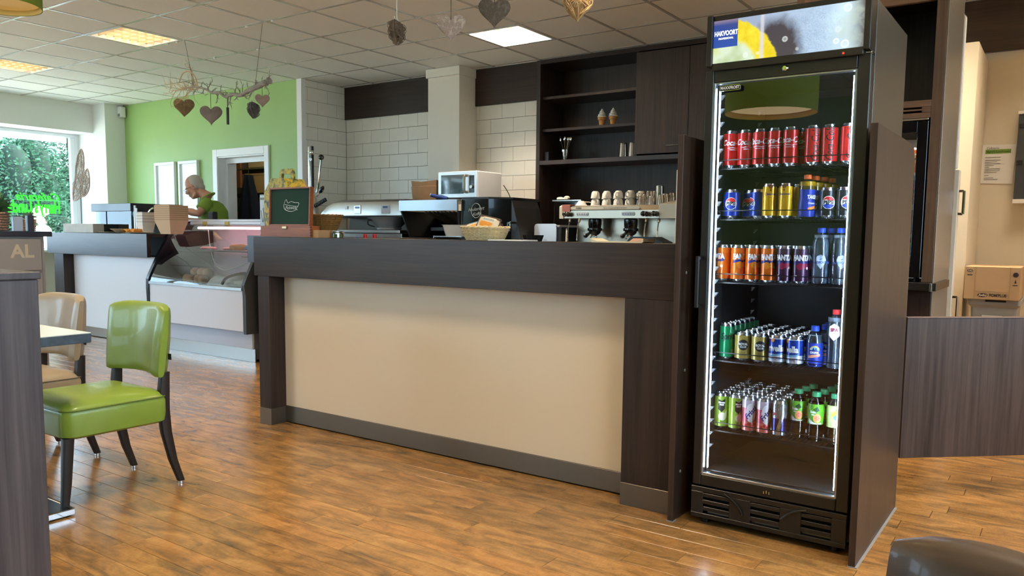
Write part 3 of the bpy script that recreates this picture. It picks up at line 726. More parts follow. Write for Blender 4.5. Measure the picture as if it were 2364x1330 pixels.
# ================================================================ cans and bottles
def can_body(r, h):
    k = r
    return [(k*.74, .0), (k*.80, .0015), (k*.985, .009), (k, .013), (k, h-.015), (k*.985, h-.012), (k*.84, h-.0025), (k*.83, h-.0005)]
def can(name, cat_label, r, h, bands, art, loc, turn, group):
    t = thing(name, cat_label, 'drink can', loc, turn, group)
    m = bands if not isinstance(bands, tuple) else M('can '+str(bands), bands, .3, .3, coat=.3)
    q = MB(); q.lathe([p for p in can_body(r, h) if .008 < p[1] < h-.0118], 22, caps=False); q.build('can_wall', m, t)
    e = MB(); e.lathe([(r*.70, .004), (r*.74, 0), (r*.80, .0015), (r*.985, .009)], 22, caps=True)
    e.lathe([(r*.985, h-.012), (r*.84, h-.0025), (r*.83, h-.0004), (r*.80, h-.0002), (r*.78, h-.003), (r*.76, h-.0045), (.0001, h-.0045)], 22, caps=False)
    e.ell((0, -r*.25, h-.004), (r*.28, r*.38, .0012), 8, 4)
    e.build('can_end', ALU, t)
    for k, (fn, mat) in enumerate(art or []):
        a = MB(); fn(a, r*1.006); o = a.build('can_print', mat, t)
    return t
def band_mat(name, stops, rough=.3, metal=.35):
    m, n, l, b, out = new_mat(name)
    t = n.new('ShaderNodeTexCoord'); s = n.new('ShaderNodeSeparateXYZ'); l.new(t.outputs['Object'], s.inputs[0])
    l.new(ramp(n, l, math_(n, l, 'MULTIPLY', s.outputs[2], 4.0), [(z*4, L(*c)) for z, c in stops], 'CONSTANT').outputs[0], b.inputs['Base Color'])
    b.inputs['Roughness'].default_value = rough; b.inputs['Metallic'].default_value = metal; b.inputs['Coat Weight'].default_value = .3
    return m
def circ(r, n=24, a0=0, a1=2*PI): return [(r*math.cos(a0+(a1-a0)*k/n), r*math.sin(a0+(a1-a0)*k/n)) for k in range(n)]
def sh(pts, dx, dz): return [(a+dx, b+dz) for a, b in pts]
def T(txt, size, z, dx=0, **kw): return lambda a, r: a.text(txt, size, on_can(r, z, dx/r), edge=.008, **kw)
def F(pts, z=0): return lambda a, r: a.flat(pts, on_can(r, z), .008)
def both(*fs):
    def go(a, r):
        for f in fs: f(a, r)
    return go
SL = (.029, .145); ST = (.033, .1135); S25 = (.0265, .133)
DARKRED = M('dark red ink', (60, 10, 12), .4)
NAVY = M('navy ink', (26, 38, 108), .4); SKYB = M('light blue ink', (120, 180, 220), .4); ORANGE_I = M('orange ink', (236, 140, 40), .4)
PINK_I = M('pink ink', (224, 90, 110), .4); GREEN_I = M('green ink', (70, 150, 60), .4); YELLOW_I = M('yellow ink', (244, 206, 60), .4); PURPLE_I = M('violet ink', (70, 50, 130), .4)
CREAM_I = M('cream ink', (236, 226, 200), .4)
swoosh = [(-.03, 0), (-.012, .0035), (.006, .0005), (.03, .005), (.03, .0035), (.008, -.002), (-.012, .001), (-.03, -.0015)]
kinds = {}
def kind(key, *a): kinds[key] = a
kind('red cola can', SL, (190, 22, 26), [(both(T('Coca-Cola', .031, .096, shear=.35, bold=.02, sx=.82), F(swoosh, .076), T('ORIGINAL TASTE', .0058, .069, bold=.02)), WHITE_INK)])
def vert_text(txt, size, **kw):
    return lambda a, r: a.text(txt, size, lambda u, v: (r*math.sin(-v/r), -r*math.cos(-v/r), .072+u), edge=.008, **kw)
kind('red sugar-free cola can', SL, (196, 34, 32), [(vert_text('Coca-Cola', .040, shear=.35, bold=.02, sx=.72), BLACK_INK)])
def globe(r_=.0225):
    W = r_+.0016
    def wave(s, z0): return [(x, z0+s*.004*math.sin(x/r_*2.4)) for x in [(-1+2*k/12)*r_*.98 for k in range(13)]]
    red = circ(r_, 16, .22, PI-.22)+[(p[0], p[1]) for p in [(-r_*.95+2*r_*.95*k/10, r_*.36+.003*math.sin(k*.7)) for k in range(11)]]
    blu = circ(r_, 16, PI+.32, 2*PI-.32)+[(r_*.92-2*r_*.92*k/10, -r_*.36-.003*math.sin(k*.7)) for k in range(11)]
    return W, red, blu
W_, RD, BL_ = globe()
def up(fn, eps): return lambda a, r: fn(a, r+eps)
pepsi_art = [(up(F(circ(W_, 30), .057), .0), WHITE_INK), (up(F(RD, .057), .0002), RED_INK), (up(F(BL_, .057), .0002), BLUE_INK), (up(T('PEPSI', .0175, .057, bold=.05, sx=.95), .0004), BLACK_INK)]
kind('blue cola can', ST, (16, 44, 140), pepsi_art)
kind('black cola can', ST, (26, 27, 30), pepsi_art)
kind('yellow chocolate milk can', S25, (236, 178, 24), [(T('Chocomel', .0135, .092, bold=.03, sx=.8), NAVY), (both(F([(-.012, .128), (-.006, .116), (-.001, .112), (-.001, .128)]), F([(.012, .128), (.006, .116), (.001, .112), (.001, .128)]), F(circ(.0035, 10), .107), F([(-.018, .081), (0, .0785), (.018, .081), (0, .0795)])), M('choc brown ink', (120, 64, 24), .45))])
def fanta(fruit):
    wavy = [(-.034, .083), (-.01, .088), (.012, .084), (.034, .094), (.034, .082), (.012, .072), (-.012, .078), (-.034, .072)]
    return [(F(wavy), M('fanta blue', (24, 44, 120), .4)), (up(both(F(sh(circ(.0135, 16), -.006, .0665)), F(sh(circ(.011, 14), .014, .069))), .0001), fruit), (up(T('FANTA', .0275, .098, bold=.07, sx=.8), .0004), WHITE_INK), (up(both(F(sh(circ(.0055, 12), .024, .060)), F(sh(circ(.004, 10), -.02, .03))), .0003), CREAM_I)]
kind('orange soda can', SL, (228, 108, 20), fanta(ORANGE_I))
kind('dark purple fruit soda can', SL, (66, 34, 64), fanta(M('berry ink', (150, 30, 70), .4)))
kind('green lemon-lime soda can', SL, (14, 128, 74), [(T('Sprite', .036, .092, shear=.25, bold=.03, sx=.8), BLACK_INK), (both(*[F([(.012+.002*k, .02), (.0128+.002*k, .02), (.0128+.002*k, .04), (.012+.002*k, .04)]) for k in range(5)]), WHITE_INK)])
kind('gold bitter lemon can', ST, (170, 150, 70), [(F(circ(.0215, 28), .064), BLACK_INK), (up(both(T('ROYAL', .0125, .067, bold=.05, sx=.95), T('CLUB', .010, .056, bold=.05)), .0003), WHITE_INK), (both(T('Bitter', .008, .034), T('Lemon', .010, .023, shear=.2)), M('dark olive ink', (70, 62, 30), .5))])
kind('blue and white herbal soda can', ST, band_mat('rivella can', [(0, (214, 220, 226)), (.040, (20, 58, 156)), (.098, (214, 220, 226))]), [(F([(-.034, .034), (.034, .046), (.034, .038), (-.034, .028)]), SKYB), (up(T('rivella', .034, .062, bold=.04, sx=.85), .0003), WHITE_INK), (T('ORIGINAL', .0095, .022, bold=.02), NAVY), (F(sh(circ(.008, 12), -.014, .094)), ORANGE_I)])
kind('lime green apple juice can', SL, (146, 178, 62), [(F([(-.014, .122), (0, .115), (.014, .124), (.014, .082), (0, .068), (-.014, .08)]), BLACK_INK), (up(both(T('Minute', .0092, .108, bold=.05), T('Maid', .0092, .099, bold=.05)), .0003), WHITE_INK), (both(F(sh(circ(.017, 18), .004, .050)), F([(.01, .06), (.024, .082), (.022, .05), (.012, .04)])), CREAM_I)])
kind('pink strawberry milk drink can', SL, band_mat('fristi can', [(0, (222, 120, 110)), (.045, (196, 84, 100)), (.10, (206, 190, 204))]), [(F([(p[0]*.9, p[1]*1.7) for p in circ(.023, 26)], .082), WHITE_INK), (up(lambda a, r: a.text('Fristi', .031, lambda u, v: on_can(r, .083)(u*.62-v*.55, u*.72+v*.7), bold=.04, edge=.008), .0003), PURPLE_I), (both(*[F(sh(circ(.006, 10), -.02+.012*k, .03+.006*(k % 2))) for k in range(4)]), M('strawberry ink', (198, 40, 48), .4))])
kind('silver and blue energy drink can', SL, band_mat('energy can', [(0, (178, 182, 190)), (.022, (44, 44, 110)), (.075, (186, 190, 198))], .25, .85), [(F([(-.02, .084), (-.006, .09), (-.004, .098), (-.016, .098)]), RED_INK), (F([(-.004, .022), (.012, .022), (.022, .075), (.008, .075)]), ALU)])
protos = {}
def put(key, label, x, y, z, turn=0, group=None):
    grp = group or key+'s in the drinks fridge'
    if key not in protos:
        (r, h), bands, art = kinds[key]
        protos[key] = can('drink_can', label, r, h, bands, art, (x, y, z), turn, grp); return protos[key]
    return dup(protos[key], (x, y, z), turn, label, grp)
R_ = math.radians
Z1, Z2, Z3, Z4, Z5 = [z+.0005 for z in SHELF]
TURN = lambda d: R_(20+d)              # d = how far the print is turned to the viewer's right
for k, (x, a) in enumerate(zip((-1.149, -1.091, -1.03, -.971, -.912), (34, 32, -4, -8, -4))):
    put('red cola can', ORD[k]+' red cola can from the left end of the top fridge shelf', x, 3.10, Z1, TURN(a))
put('red cola can', 'red cola can set back in the gap on the top fridge shelf', -.872, 3.17, Z1, TURN(-30))
for k, (x, a) in enumerate(zip((-.829, -.768, -.70), (14, -2, 10))):
    put('red sugar-free cola can', ORD[k]+' red can with upright black script on the top fridge shelf', x, 3.10, Z1, TURN(a))
for k, (x, y, a) in enumerate(((-1.137, 3.10, -6), (-1.088, 3.185, -30), (-1.035, 3.12, -66))):
    put('blue cola can', ['blue cola can at the left end of the second fridge shelf', 'blue cola can behind the gap on the second fridge shelf', 'blue cola can turned sideways beside the yellow cans'][k], x, y, Z2, TURN(a))
for k, (x, y, a) in enumerate(((-.985, 3.10, 4), (-.921, 3.10, -22), (-.894, 3.175, 70), (-.955, 3.19, 60))):
    put('yellow chocolate milk can', ['left yellow chocolate milk can in front on the second shelf', 'right yellow chocolate milk can in front on the second shelf', 'yellow chocolate milk can tucked behind, beside the orange-capped bottle', 'yellow chocolate milk can hidden behind the two front ones'][k], x, y, Z2, TURN(a))
for k, (x, y, a) in enumerate(((-.765, 3.11, -4), (-.735, 3.19, 0), (-.70, 3.10, 4))):
    put('black cola can', ['black cola can beside the orange-capped bottle on the second shelf', 'black cola can standing behind between the two front black ones', 'black cola can at the right end of the second shelf'][k], x, y, Z2, TURN(a))
for k, (x, a) in enumerate(((-1.163, -62), (-1.102, 26), (-1.041, 24), (-.979, -2))):
    put('orange soda can', ORD[k]+' orange soda can from the left end of the third shelf', x, 3.10, Z3, TURN(a))
for k, x in enumerate((-1.15, -1.09, -1.03, -.97)):
    put('orange soda can', ORD[k]+' orange soda can in the back row of the third shelf', x, 3.165, Z3, R_(40*k))
for k, (x, a) in enumerate(((-.916, -12), (-.855, 4))):
    put('dark purple fruit soda can', ['left', 'right'][k]+' dark purple soda can in front on the third shelf', x, 3.10, Z3, TURN(a))
for k, x in enumerate((-.91, -.85)):
    put('dark purple fruit soda can', ['left', 'right'][k]+' dark purple soda can in the back row of the third shelf', x, 3.165, Z3, R_(50*k))
for k in range(6):
    put('green lemon-lime soda can', ORD[k]+' green soda can from the front in the row at the left', -1.138, 3.105+.061*k, Z4, TURN(14) if k == 0 else R_(30*k))
for c, x in enumerate((-1.070, -1.001)):
    for k in range(6):
        put('gold bitter lemon can', ORD[k]+' gold can from the front in the %s gold row, fourth shelf' % ['left', 'right'][c], x, 3.105+.069*k, Z4, TURN(0) if k == 0 else R_(50*k))
for c, x in enumerate((-.931, -.862)):
    for k in range(6-c):
        put('blue and white herbal soda can', ORD[k]+' blue and white can from the front in the %s blue row' % ['left', 'right'][c], x, 3.105+.069*k, Z4, TURN((-14, -44)[c]) if k == 0 else R_(40*k))
for c, x in enumerate((-1.150, -1.090)):
    for k in range(6):
        put('lime green apple juice can', ORD[k]+' lime green can from the front in the %s lime row, bottom shelf' % ['left', 'right'][c], x, 3.105+.0615*k, Z5, TURN((0, 22)[c]) if k == 0 else R_(50*k))
for c, x in enumerate((-1.031, -.972)):
    put('pink strawberry milk drink can', ['left', 'right'][c]+' pink and white can in front on the bottom shelf', x, 3.10, Z5, TURN(10+8*c))
put('silver and blue energy drink can', 'silver and blue energy drink can in front on the bottom shelf', -.910, 3.10, Z5, TURN(-20))
for c, x in enumerate((-1.031, -.972, -.912)):
    for k in range(1, 6-(c == 2)):
        put('silver and blue energy drink can', ORD[k]+' silver can from the front in the %s silver row, bottom shelf' % ORD[c], x, 3.10+.0615*k, Z5, R_(40*k))
# ---------------------------------------------------------------- bottles
def bottle(label, prof, cap_z, cap_r, cap_h, capm, body, fill, fill_z, sleeves, art, loc, turn, group, ribs=True):
    t = thing('drink_bottle', label, 'drink bottle', loc, turn, group)
    MB().lathe(prof, 24, caps=True).build('bottle_wall', body, t)
    if fill:
        fp = [(max(r-.0012, .001), z) for r, z in prof if z < fill_z]; r_last = fp[-1][0]
        fp = [(fp[0][0]*.9, .002)]+[p for p in fp if p[1] > .002]+[(r_last, fill_z)]
        MB().lathe(fp, 24, caps=True).build('drink', fill, t)
    c = MB().lathe([(cap_r*.97, cap_z), (cap_r, cap_z+.002), (cap_r, cap_z+cap_h-.002), (cap_r*.92, cap_z+cap_h), (.0001, cap_z+cap_h)], 20)
    c.build('cap', capm, t)
    for z0, z1, ra, mat in sleeves:
        pts = [(ra(z0+(z1-z0)*k/6)+.0006, z0+(z1-z0)*k/6) for k in range(7)]
        MB().lathe(pts, 24, caps=False).build('label_sleeve', mat, t)
    for fn, mat, r in art:
        a = MB(); fn(a, r); a.build('label_print', mat, t)
    return t
def rad(prof):
    def f(z):
        for (r0, z0), (r1, z1) in zip(prof[:-1], prof[1:]):
            if z0 <= z <= z1 and z1 > z0: return r0+(r1-r0)*(z-z0)/(z1-z0)
        return prof[-1][0]
    return f
def ribbed(base, z0, z1, n, d):
    out = []
    for k in range(n*2+1):
        out.append((base-(d if k % 2 else 0), z0+(z1-z0)*k/(n*2)))
    return out
WATER = water_mat('bottled water with scattered light', (.80, .90, .98), (.72, .86, .98), .42)  # pale blue body stands in for light refracted through clear water
ORJ = M('orange drink', (214, 164, 20), .25, trans=.25)
TEA = thin_glass('dark iced tea', (.20, .10, .05), 1.33, .6)
LEM = thin_glass('pale lemon drink', (.80, .76, .48), 1.33, .6)
p_aa = [(.018, 0), (.028, .004), (.031, .02), (.031, .05), (.0275, .08), (.031, .105), (.0305, .118), (.022, .138), (.0125, .147), (.0125, .156)]
BLUE_S = M('blue bottle sleeve', (36, 58, 160), .35)
bo = bottle('orange-capped bottle in front with blue label, second fridge shelf', p_aa, .147, .0145, .0165, M('orange cap', (232, 106, 40), .4), PLASTIC_CLEAR, ORJ, .137, [(.004, .107, rad(p_aa), BLUE_S)],
            [(up(T('TAKSI', .019, .078, shear=.2, bold=.05, sx=.75), .002), WHITE_INK, .031), (F([(-.014, .028), (.016, .036), (.016, .046), (-.014, .038)]), ORANGE_I, .0318), (both(T('Orange', .010, .055, shear=.2, bold=.02)), WHITE_INK, .0325)], (-.843, 3.105, Z2), TURN(28), 'orange-capped bottles')
for k in range(3): dup(bo, (-.832+.012*k, 3.18+.075*k, Z2), R_(60*k), ORD[k+1]+' orange-capped bottle in the line behind the front one')
p_w = [(.018, 0), (.029, .004), (.032, .012)]+ribbed(.0322, .016, .060, 4, .0015)+[(.0318, .066), (.0318, .112)]+ribbed(.0322, .118, .150, 3, .0015)+[(.031, .160), (.026, .176), (.016, .190), (.0125, .195), (.0125, .204)]
BLUECAP = M('blue cap', (40, 76, 200), .35)
PRINT_B = M('blue print on clear film', (60, 84, 150), .5)
bw = bottle('left front clear water bottle with blue cap, third fridge shelf', p_w, .196, .0148, .018, BLUECAP, PLASTIC_CLEAR, WATER, .188, [],
            [(F([(-.02, .094), (-.014, .108), (0, .113), (.014, .108), (.02, .094), (.012, .075), (0, .06), (-.012, .075)]), M('milky label', (206, 222, 236), .5, alpha=.6), .0328), (both(T('CHAUDFONTAINE', .0125, .084, bold=.03, sx=.78), F([(-.004, .094), (.004, .097), (.004, .099), (-.004, .097)])), PRINT_B, .0332)], (-.783, 3.108, Z3), TURN(-4), 'clear water bottles with blue caps')
for x, y, a, lb in ((-.713, 3.108, 26, 'right front clear water bottle with blue cap, third fridge shelf'), (-.765, 3.182, 40, 'water bottle behind the left front one on the third shelf'), (-.692, 3.182, 80, 'water bottle behind the right front one on the third shelf')):
    dup(bw, (x, y, Z3), R_(a), lb)
p_d = [(.018, 0), (.028, .004), (.031, .012), (.031, .09), (.0305, .105), (.027, .120), (.018, .134), (.0125, .139), (.0125, .146)]
bd = bottle('blue-capped sports drink bottle in front with blue label, fourth shelf', p_d, .139, .0148, .020, BLUECAP, PLASTIC_CLEAR, WATER, .125, [(.004, .094, rad(p_d), BLUE_S)],
            [(both(F(circ(.019, 20, 0, PI), .066), ), YELLOW_I, .0322), (up(F(circ(.015, 20, 0, PI), .066), .0002), SKYB, .0322), (up(T('AA', .017, .070, bold=.05, sx=.8), .0004), NAVY, .0322), (T('DRINK', .011, .058, bold=.05), WHITE_INK, .0322), (F([(-.024, .036), (.022, .044), (.022, .054), (-.024, .047)]), M('salmon stripe', (238, 176, 140), .4), .0321), (up(T('HIGH LEMON', .007, .045), .0004), RED_INK, .0322)], (-.790, 3.108, Z4), TURN(-4), 'blue-capped sports drink bottles')
dup(bd, (-.770, 3.182, Z4), R_(20), 'blue-capped sports drink bottle second in line, fourth shelf')
dup(bd, (-.775, 3.256, Z4), R_(40), 'blue-capped sports drink bottle third in line, fourth shelf')
p_s = [(.018, 0), (.029, .004), (.032, .012)]+ribbed(.0315, .016, .100, 7, .0018)+[(.0318, .108), (.0318, .160), (.030, .178), (.022, .198), (.0130, .208), (.0125, .216)]
bs = bottle('front clear water bottle with red cap at the fourth shelf right end', p_s, .208, .0148, .018, M('red cap', (226, 60, 60), .35), PLASTIC_CLEAR, WATER, .196, [],
            [(F([(-.018, .163), (0, .175), (.018, .163), (.022, .13), (.0, .11), (-.022, .13)]), M('white film label', (232, 236, 240), .5), .0324), (up(T('SPA', .017, .150, bold=.05), .0004), M('spa dark red', (150, 40, 70), .4), .0324), (up(both(T('REINE', .006, .135), T('still', .005, .125)), .0004), SKYB, .0324)], (-.715, 3.11, Z4), TURN(-18), 'red-capped water bottles')
dup(bs, (-.700, 3.185, Z4), R_(20), 'red-capped water bottle second in line on the fourth shelf')
dup(bs, (-.690, 3.26, Z4), R_(70), 'red-capped water bottle third in line on the fourth shelf')
p_t = [(.018, 0), (.028, .004), (.0305, .012), (.0305, .05), (.029, .07), (.0275, .085), (.0305, .105), (.0305, .135), (.028, .152), (.020, .168), (.013, .175), (.013, .182)]
GREENCAP = M('green cap', (52, 160, 104), .35)
GS = M('green tea sleeve', (104, 182, 48), .35)
bt = bottle('left front iced tea bottle with green label, bottom fridge shelf', p_t, .175, .0165, .0185, GREENCAP, thin_glass('tea bottle plastic', (.75, .72, .70), 1.6, 1.5, .05), TEA, .160, [(.070, .148, rad(p_t), GS)],
            [(F([(-.026, .092), (-.012, .080), (.004, .074), (.02, .078), (.022, .072), (-.02, .071), (-.03, .08)]), WHITE_INK, .0312), (F([(p[0]*1.0, p[1]*1.15) for p in sh(circ(.015, 18), .004, .082)]), M('peach print', (244, 170, 100), .4), .0314), (both(*[F(sh([(.0006*math.cos(a)-.001*math.sin(a), .0006*math.sin(a)+.001*math.cos(a)), (.009*math.cos(a-.25), .009*math.sin(a-.25)), (.009*math.cos(a+.25), .009*math.sin(a+.25))], .005, .095)) for a in (0, 1.05, 2.09, 3.14, 4.19, 5.24)]), PINK_I, .0318), (F([(-.012, .128), (.004, .140), (.014, .125), (.0, .118)]), M('leaf print', (34, 84, 44), .45), .0314), (both(T('fuze', .013, .118, -.012, bold=.05), T('tea', .009, .108, -.012, bold=.03)), WHITE_INK, .0319)], (-.847, 3.13, Z5), TURN(-6), 'green-capped iced tea bottles')
for k, (x, y, a, lb) in enumerate(((-.774, 3.11, 16, 'right front iced tea bottle with green label, bottom fridge shelf'), (-.838, 3.20, 30, 'second iced tea bottle in the left line, bottom shelf'), (-.828, 3.27, 60, 'third iced tea bottle in the left line, bottom shelf'),
                                   (-.762, 3.18, 10, 'second iced tea bottle in the right line, bottom shelf'), (-.752, 3.25, 50, 'third iced tea bottle in the right line, bottom shelf'), (-.742, 3.32, 50, 'fourth iced tea bottle in the right line, bottom shelf'))):
    dup(bt, (x, y, Z5), R_(a), lb)
by = bottle('pale lemon drink bottle with green cap, bottom shelf right end', p_t, .175, .0165, .0185, GREENCAP, PLASTIC_CLEAR, LEM, .160, [(.066, .15, rad(p_t), M('yellow-white lemon sleeve', (206, 222, 150), .4, vary=.35, vscale=40))],
            [(F([(p[0], p[1]*1.1) for p in sh(circ(.014, 18), 0, .105)]), YELLOW_I, .0314), (up(F(sh(circ(.009, 14), .0, .106)), .0003), SKYB, .0316), (F(sh(circ(.005, 10), .004, .135)), GREEN_I, .0316)], (-.705, 3.115, Z5), TURN(0), 'green-capped lemon drink bottles')
dup(by, (-.697, 3.19, Z5), R_(30), 'pale lemon drink bottle second in line, bottom shelf')
# ================================================================ back wall shelf cabinet
wc = thing('wall_cabinet', 'dark wood built-in shelf cabinet with upper door on the back wall', 'cabinet', (-3.0, 7.0, 0))
WENGE_D = wood('warm wenge door', (44, 33, 27), (72, 54, 44), 'Z')
def pb(par, name, mat, *boxes, b=.0015, label=None):
    q = MB()
    for bx in boxes: q.box(*bx, b=b)
    o = q.build(name, mat, par, world=True)
    if label: o['label'] = label
    return o
pb(wc, 'side_panel', WENGE_Z, (-4.62, -4.575, 6.85, 7.30, .0, H-.003))
pb(wc, 'side_panel', WENGE_Z, (-1.45, -1.41, 6.85, 7.30, .0, H-.003))
pb(wc, 'top_rail', WENGE_X, (-4.5745, -1.451, 6.85, 7.30, 2.90, H-.003))
pb(wc, 'back_panel', WENGE_Z, (-4.62, -1.41, 7.3005, 7.36, .0, H-.003))
pb(wc, 'shelf', WENGE_X, (-4.5745, -3.5, 6.90, 7.30, 2.553, 2.582))
pb(wc, 'shelf', WENGE_X, (-4.5745, -3.5, 6.90, 7.30, 2.226, 2.255))
pb(wc, 'shelf', WENGE_X, (-4.5745, -1.451, 6.852, 7.30, 1.888, 1.932))
pb(wc, 'divider', WENGE_Z, (-3.5, -3.475, 6.875, 7.30, 1.933, 2.899))
for a, b_ in ((-3.488, -2.952), (-2.948, -2.42), (-2.416, -1.46)):
    d = pb(wc, 'door', WENGE_D, (a, b_, 6.848, 6.868, 1.946, 2.889))
    x = -3.15 if a < -3.4 else b_-.2
    MB().tube(cr([(x, 6.847, 2.01), (x, 6.825, 2.01), (x+.004, 6.82, 2.01), (x+.16, 6.82, 2.01), (x+.164, 6.825, 2.01), (x+.164, 6.847, 2.01)], 3), .005, 8).build('handle', STEEL, d, world=True)
bc = thing('back_counter', 'back work counter along the tiled wall', 'counter', (-4.5, 6.4, 0))
pb(bc, 'worktop', STEEL, (-7.45, -1.46, 5.50, 6.59, .88, .92), (-5.43, -4.63, 6.59, 6.90, .88, .92), (-4.57, -1.46, 6.59, 7.29, .88, .92))
pb(bc, 'cabinet_body', STEEL_D, (-7.45, -1.46, 5.55, 6.55, 0, .879))
# shelf contents
def cone_(loc, label):
    t = thing('soft_ice_model', label, 'ice cream model', loc, 0, 'model ice cream cones')
    W = M('wafer', (206, 148, 84), .7, vary=.15, vscale=60)
    MB().lathe([(.026, 0), (.032, .052), (.040, .056), (.043, .082), (.041, .085)], 20).build('wafer_cup', W, t)
    q = MB(); rings = []
    for k in range(46):
        u = k/45; r = .043*(1-u)**.75+.002; a = u*5.2*PI
        rr_ = [(r*(1+.08*math.cos(3*(b+a)))*math.cos(b)+.004*math.cos(a)*(1-u), r*(1+.08*math.cos(3*(b+a)))*math.sin(b)+.004*math.sin(a)*(1-u), .082+.082*u+.004*math.sin(9*PI*u)) for b in [2*PI*j/20 for j in range(20)]]
        rings.append(rr_)
    q.ring(rings); q.build('soft_ice', M('white soft ice', (240, 238, 230), .5), t)
    return t
cone_((-3.91, 6.96, 2.255), 'left white soft-ice cone model on the dark shelf')
cone_((-3.785, 6.96, 2.255), 'right white soft-ice cone model on the dark shelf')
def tumbler(name, label, loc, r0, r1, h, group, cat='glass', ribs=0, flip=False):
    t = MB(); n_ = 24
    prof = [(r0*.9, 0), (r0, .004), (r1, h), (r1-.0025, h), (r0-.003, .012), (.0001, .012)]
    rings = [[(r*(1+(.03 if ribs and k % 2 else 0))*math.cos(2*PI*k/n_), r*(1+(.03 if ribs and k % 2 else 0))*math.sin(2*PI*k/n_), (h-z) if flip else z) for k in range(n_)] for r, z in prof]
    t.ring(rings, caps=True)
    o = t.build(name, TUMBLER, None, loc); tag(o, label, cat, group); return o
g0 = tumbler('drinking_glass', 'left upturned glass on the dark shelf under the ice cream models', (-3.68, 6.99, 1.932), .036, .044, .145, 'glasses on the dark shelf', ribs=1, flip=True)
o = g0.copy(); COL.objects.link(o); o.location = (-3.575, 6.99, 1.932); o['label'] = 'right upturned glass on the dark shelf, against the divider'
sg = tumbler('spoon_glass', 'tall glass full of long spoons on the dark shelf', (-4.34, 6.98, 1.932), .036, .046, .11, None)
for k, (dx, dy, a) in enumerate(((-.035, 0, .30), (-.015, .02, .16), (.01, -.01, .02), (.02, .015, -.14), (.034, .0, -.28), (.0, .02, -.05))):
    q = MB(); top = Vector((math.sin(a)*-.20, dy, math.cos(a)*.21))
    q.tube([(dx*-.3, 0, .014), tuple(top)], .0024, 6)
    d = top.normalized(); q.ell(tuple(top+d*.018), (.011, .005, .02), 10, 8)
    tag(q.build('long_spoon', CHROME, None, (-4.34, 6.98, 1.932)), 'long-handled steel spoon standing in the tall shelf glass', 'spoon', 'long spoons in the shelf glass')
tag(MB().box(-.025, .025, -.04, .04, 0, .095, .004).box(-.020, .020, -.042, -.0395, .05, .085).build('timer_box', [BLACKM], None, (-4.535, 6.96, 1.932)), 'small dark box at the left end of the lowest open shelf', 'box')
# ================================================================ espresso machine
em = thing('espresso_machine', 'steel two-group espresso machine with black knobs on the back counter', 'coffee machine', (-3.3, 6.45, .92))
SS = M('warm polished steel', (168, 158, 140), .32, 1.0)
IVORY = M('ivory plastic', (232, 222, 196), .4)
def pe(name, mat, q, label=None):
    o = q.build(name, mat, em, world=True)
    if label: o['label'] = label
    return o
pe('front_panel', SS, MB().prism([(6.20, 1.326), (6.20, 1.395), (6.215, 1.436), (6.25, 1.438), (6.25, 1.326)], -3.86, -2.90, 'X'))
pe('side_cheek', IVORY, MB().prism([(6.19, 1.322), (6.19, 1.432), (6.23, 1.446), (6.75, 1.446), (6.75, 1.322)], -3.905, -3.861, 'X'))
pe('side_cheek', IVORY, MB().prism([(6.17, 1.322), (6.17, 1.44), (6.22, 1.45), (6.75, 1.52), (6.75, 1.322)], -2.899, -2.70, 'X'))
pe('body', SS, MB().box(-3.86, -2.74, 6.45, 6.74, .99, 1.434, .006).box(-3.86, -2.74, 6.251, 6.449, 1.36, 1.434))
pe('cup_tray', STEEL_D, MB().box(-3.85, -2.9, 6.26, 6.73, 1.4345, 1.442, .001))
pe('drip_tray', SS, MB().box(-3.88, -2.72, 6.18, 6.73, .955, .988, .004))
pe('brand_strip', IVORY, MB().prism([(-3.82, 1.402), (-3.10, 1.402), (-3.085, 1.415), (-3.10, 1.428), (-3.82, 1.428)], 6.193, 6.199, 'Y'))
pe('lettering', M('dark brown lettering', (70, 40, 34), .5), MB().text('FAEMA', .02, on_front(-3.70, 6.1925, 1.415), bold=.04, edge=.5).text('Espresso & Cappuccino Stile di Vita Italiano', .0185, on_front(-3.33, 6.1925, 1.415), shear=.25, edge=.5, sx=.72))
for x in (-3.70, -3.45, -3.2): pass
for cx in (-3.665, -3.20):
    q = MB(); q.prism([(cx+p[0], 1.362+p[1]) for p in [(x, y) for x, y, _ in rrect(.125, .034, .0165, 0, 6)]], 6.192, 6.1995, 'Y'); pd = pe('keypad', M('pale keypad', (214, 220, 224), .35), q)
    for k in range(5):
        o = MB().lathe([(.0075, 0), (.0065, .0025), (0, .003)], 12, xf=Matrix.Translation((cx-.048+.024*k, 6.1918, 1.362)) @ Matrix.Rotation(PI/2, 4, 'X')).build('button', M('grey keypad button', (150, 156, 166), .3), pd, world=True)
for x in (-3.83, -3.04, -2.945):
    pe('steam_knob', BLACKG, MB().ell((x, 6.165, 1.362), (.026, .026, .024), 14, 10).ell((x+.03, 6.16, 1.36), (.022, .026, .022), 14, 10))
pe('towel', M('pink cleaning cloth', (214, 140, 130), .9), MB().prism([(6.188, 1.385), (6.183, 1.448), (6.26, 1.452), (6.26, 1.446), (6.190, 1.440), (6.192, 1.385)], -3.875, -3.79, 'X'), 'pink cloth hung over the corner')
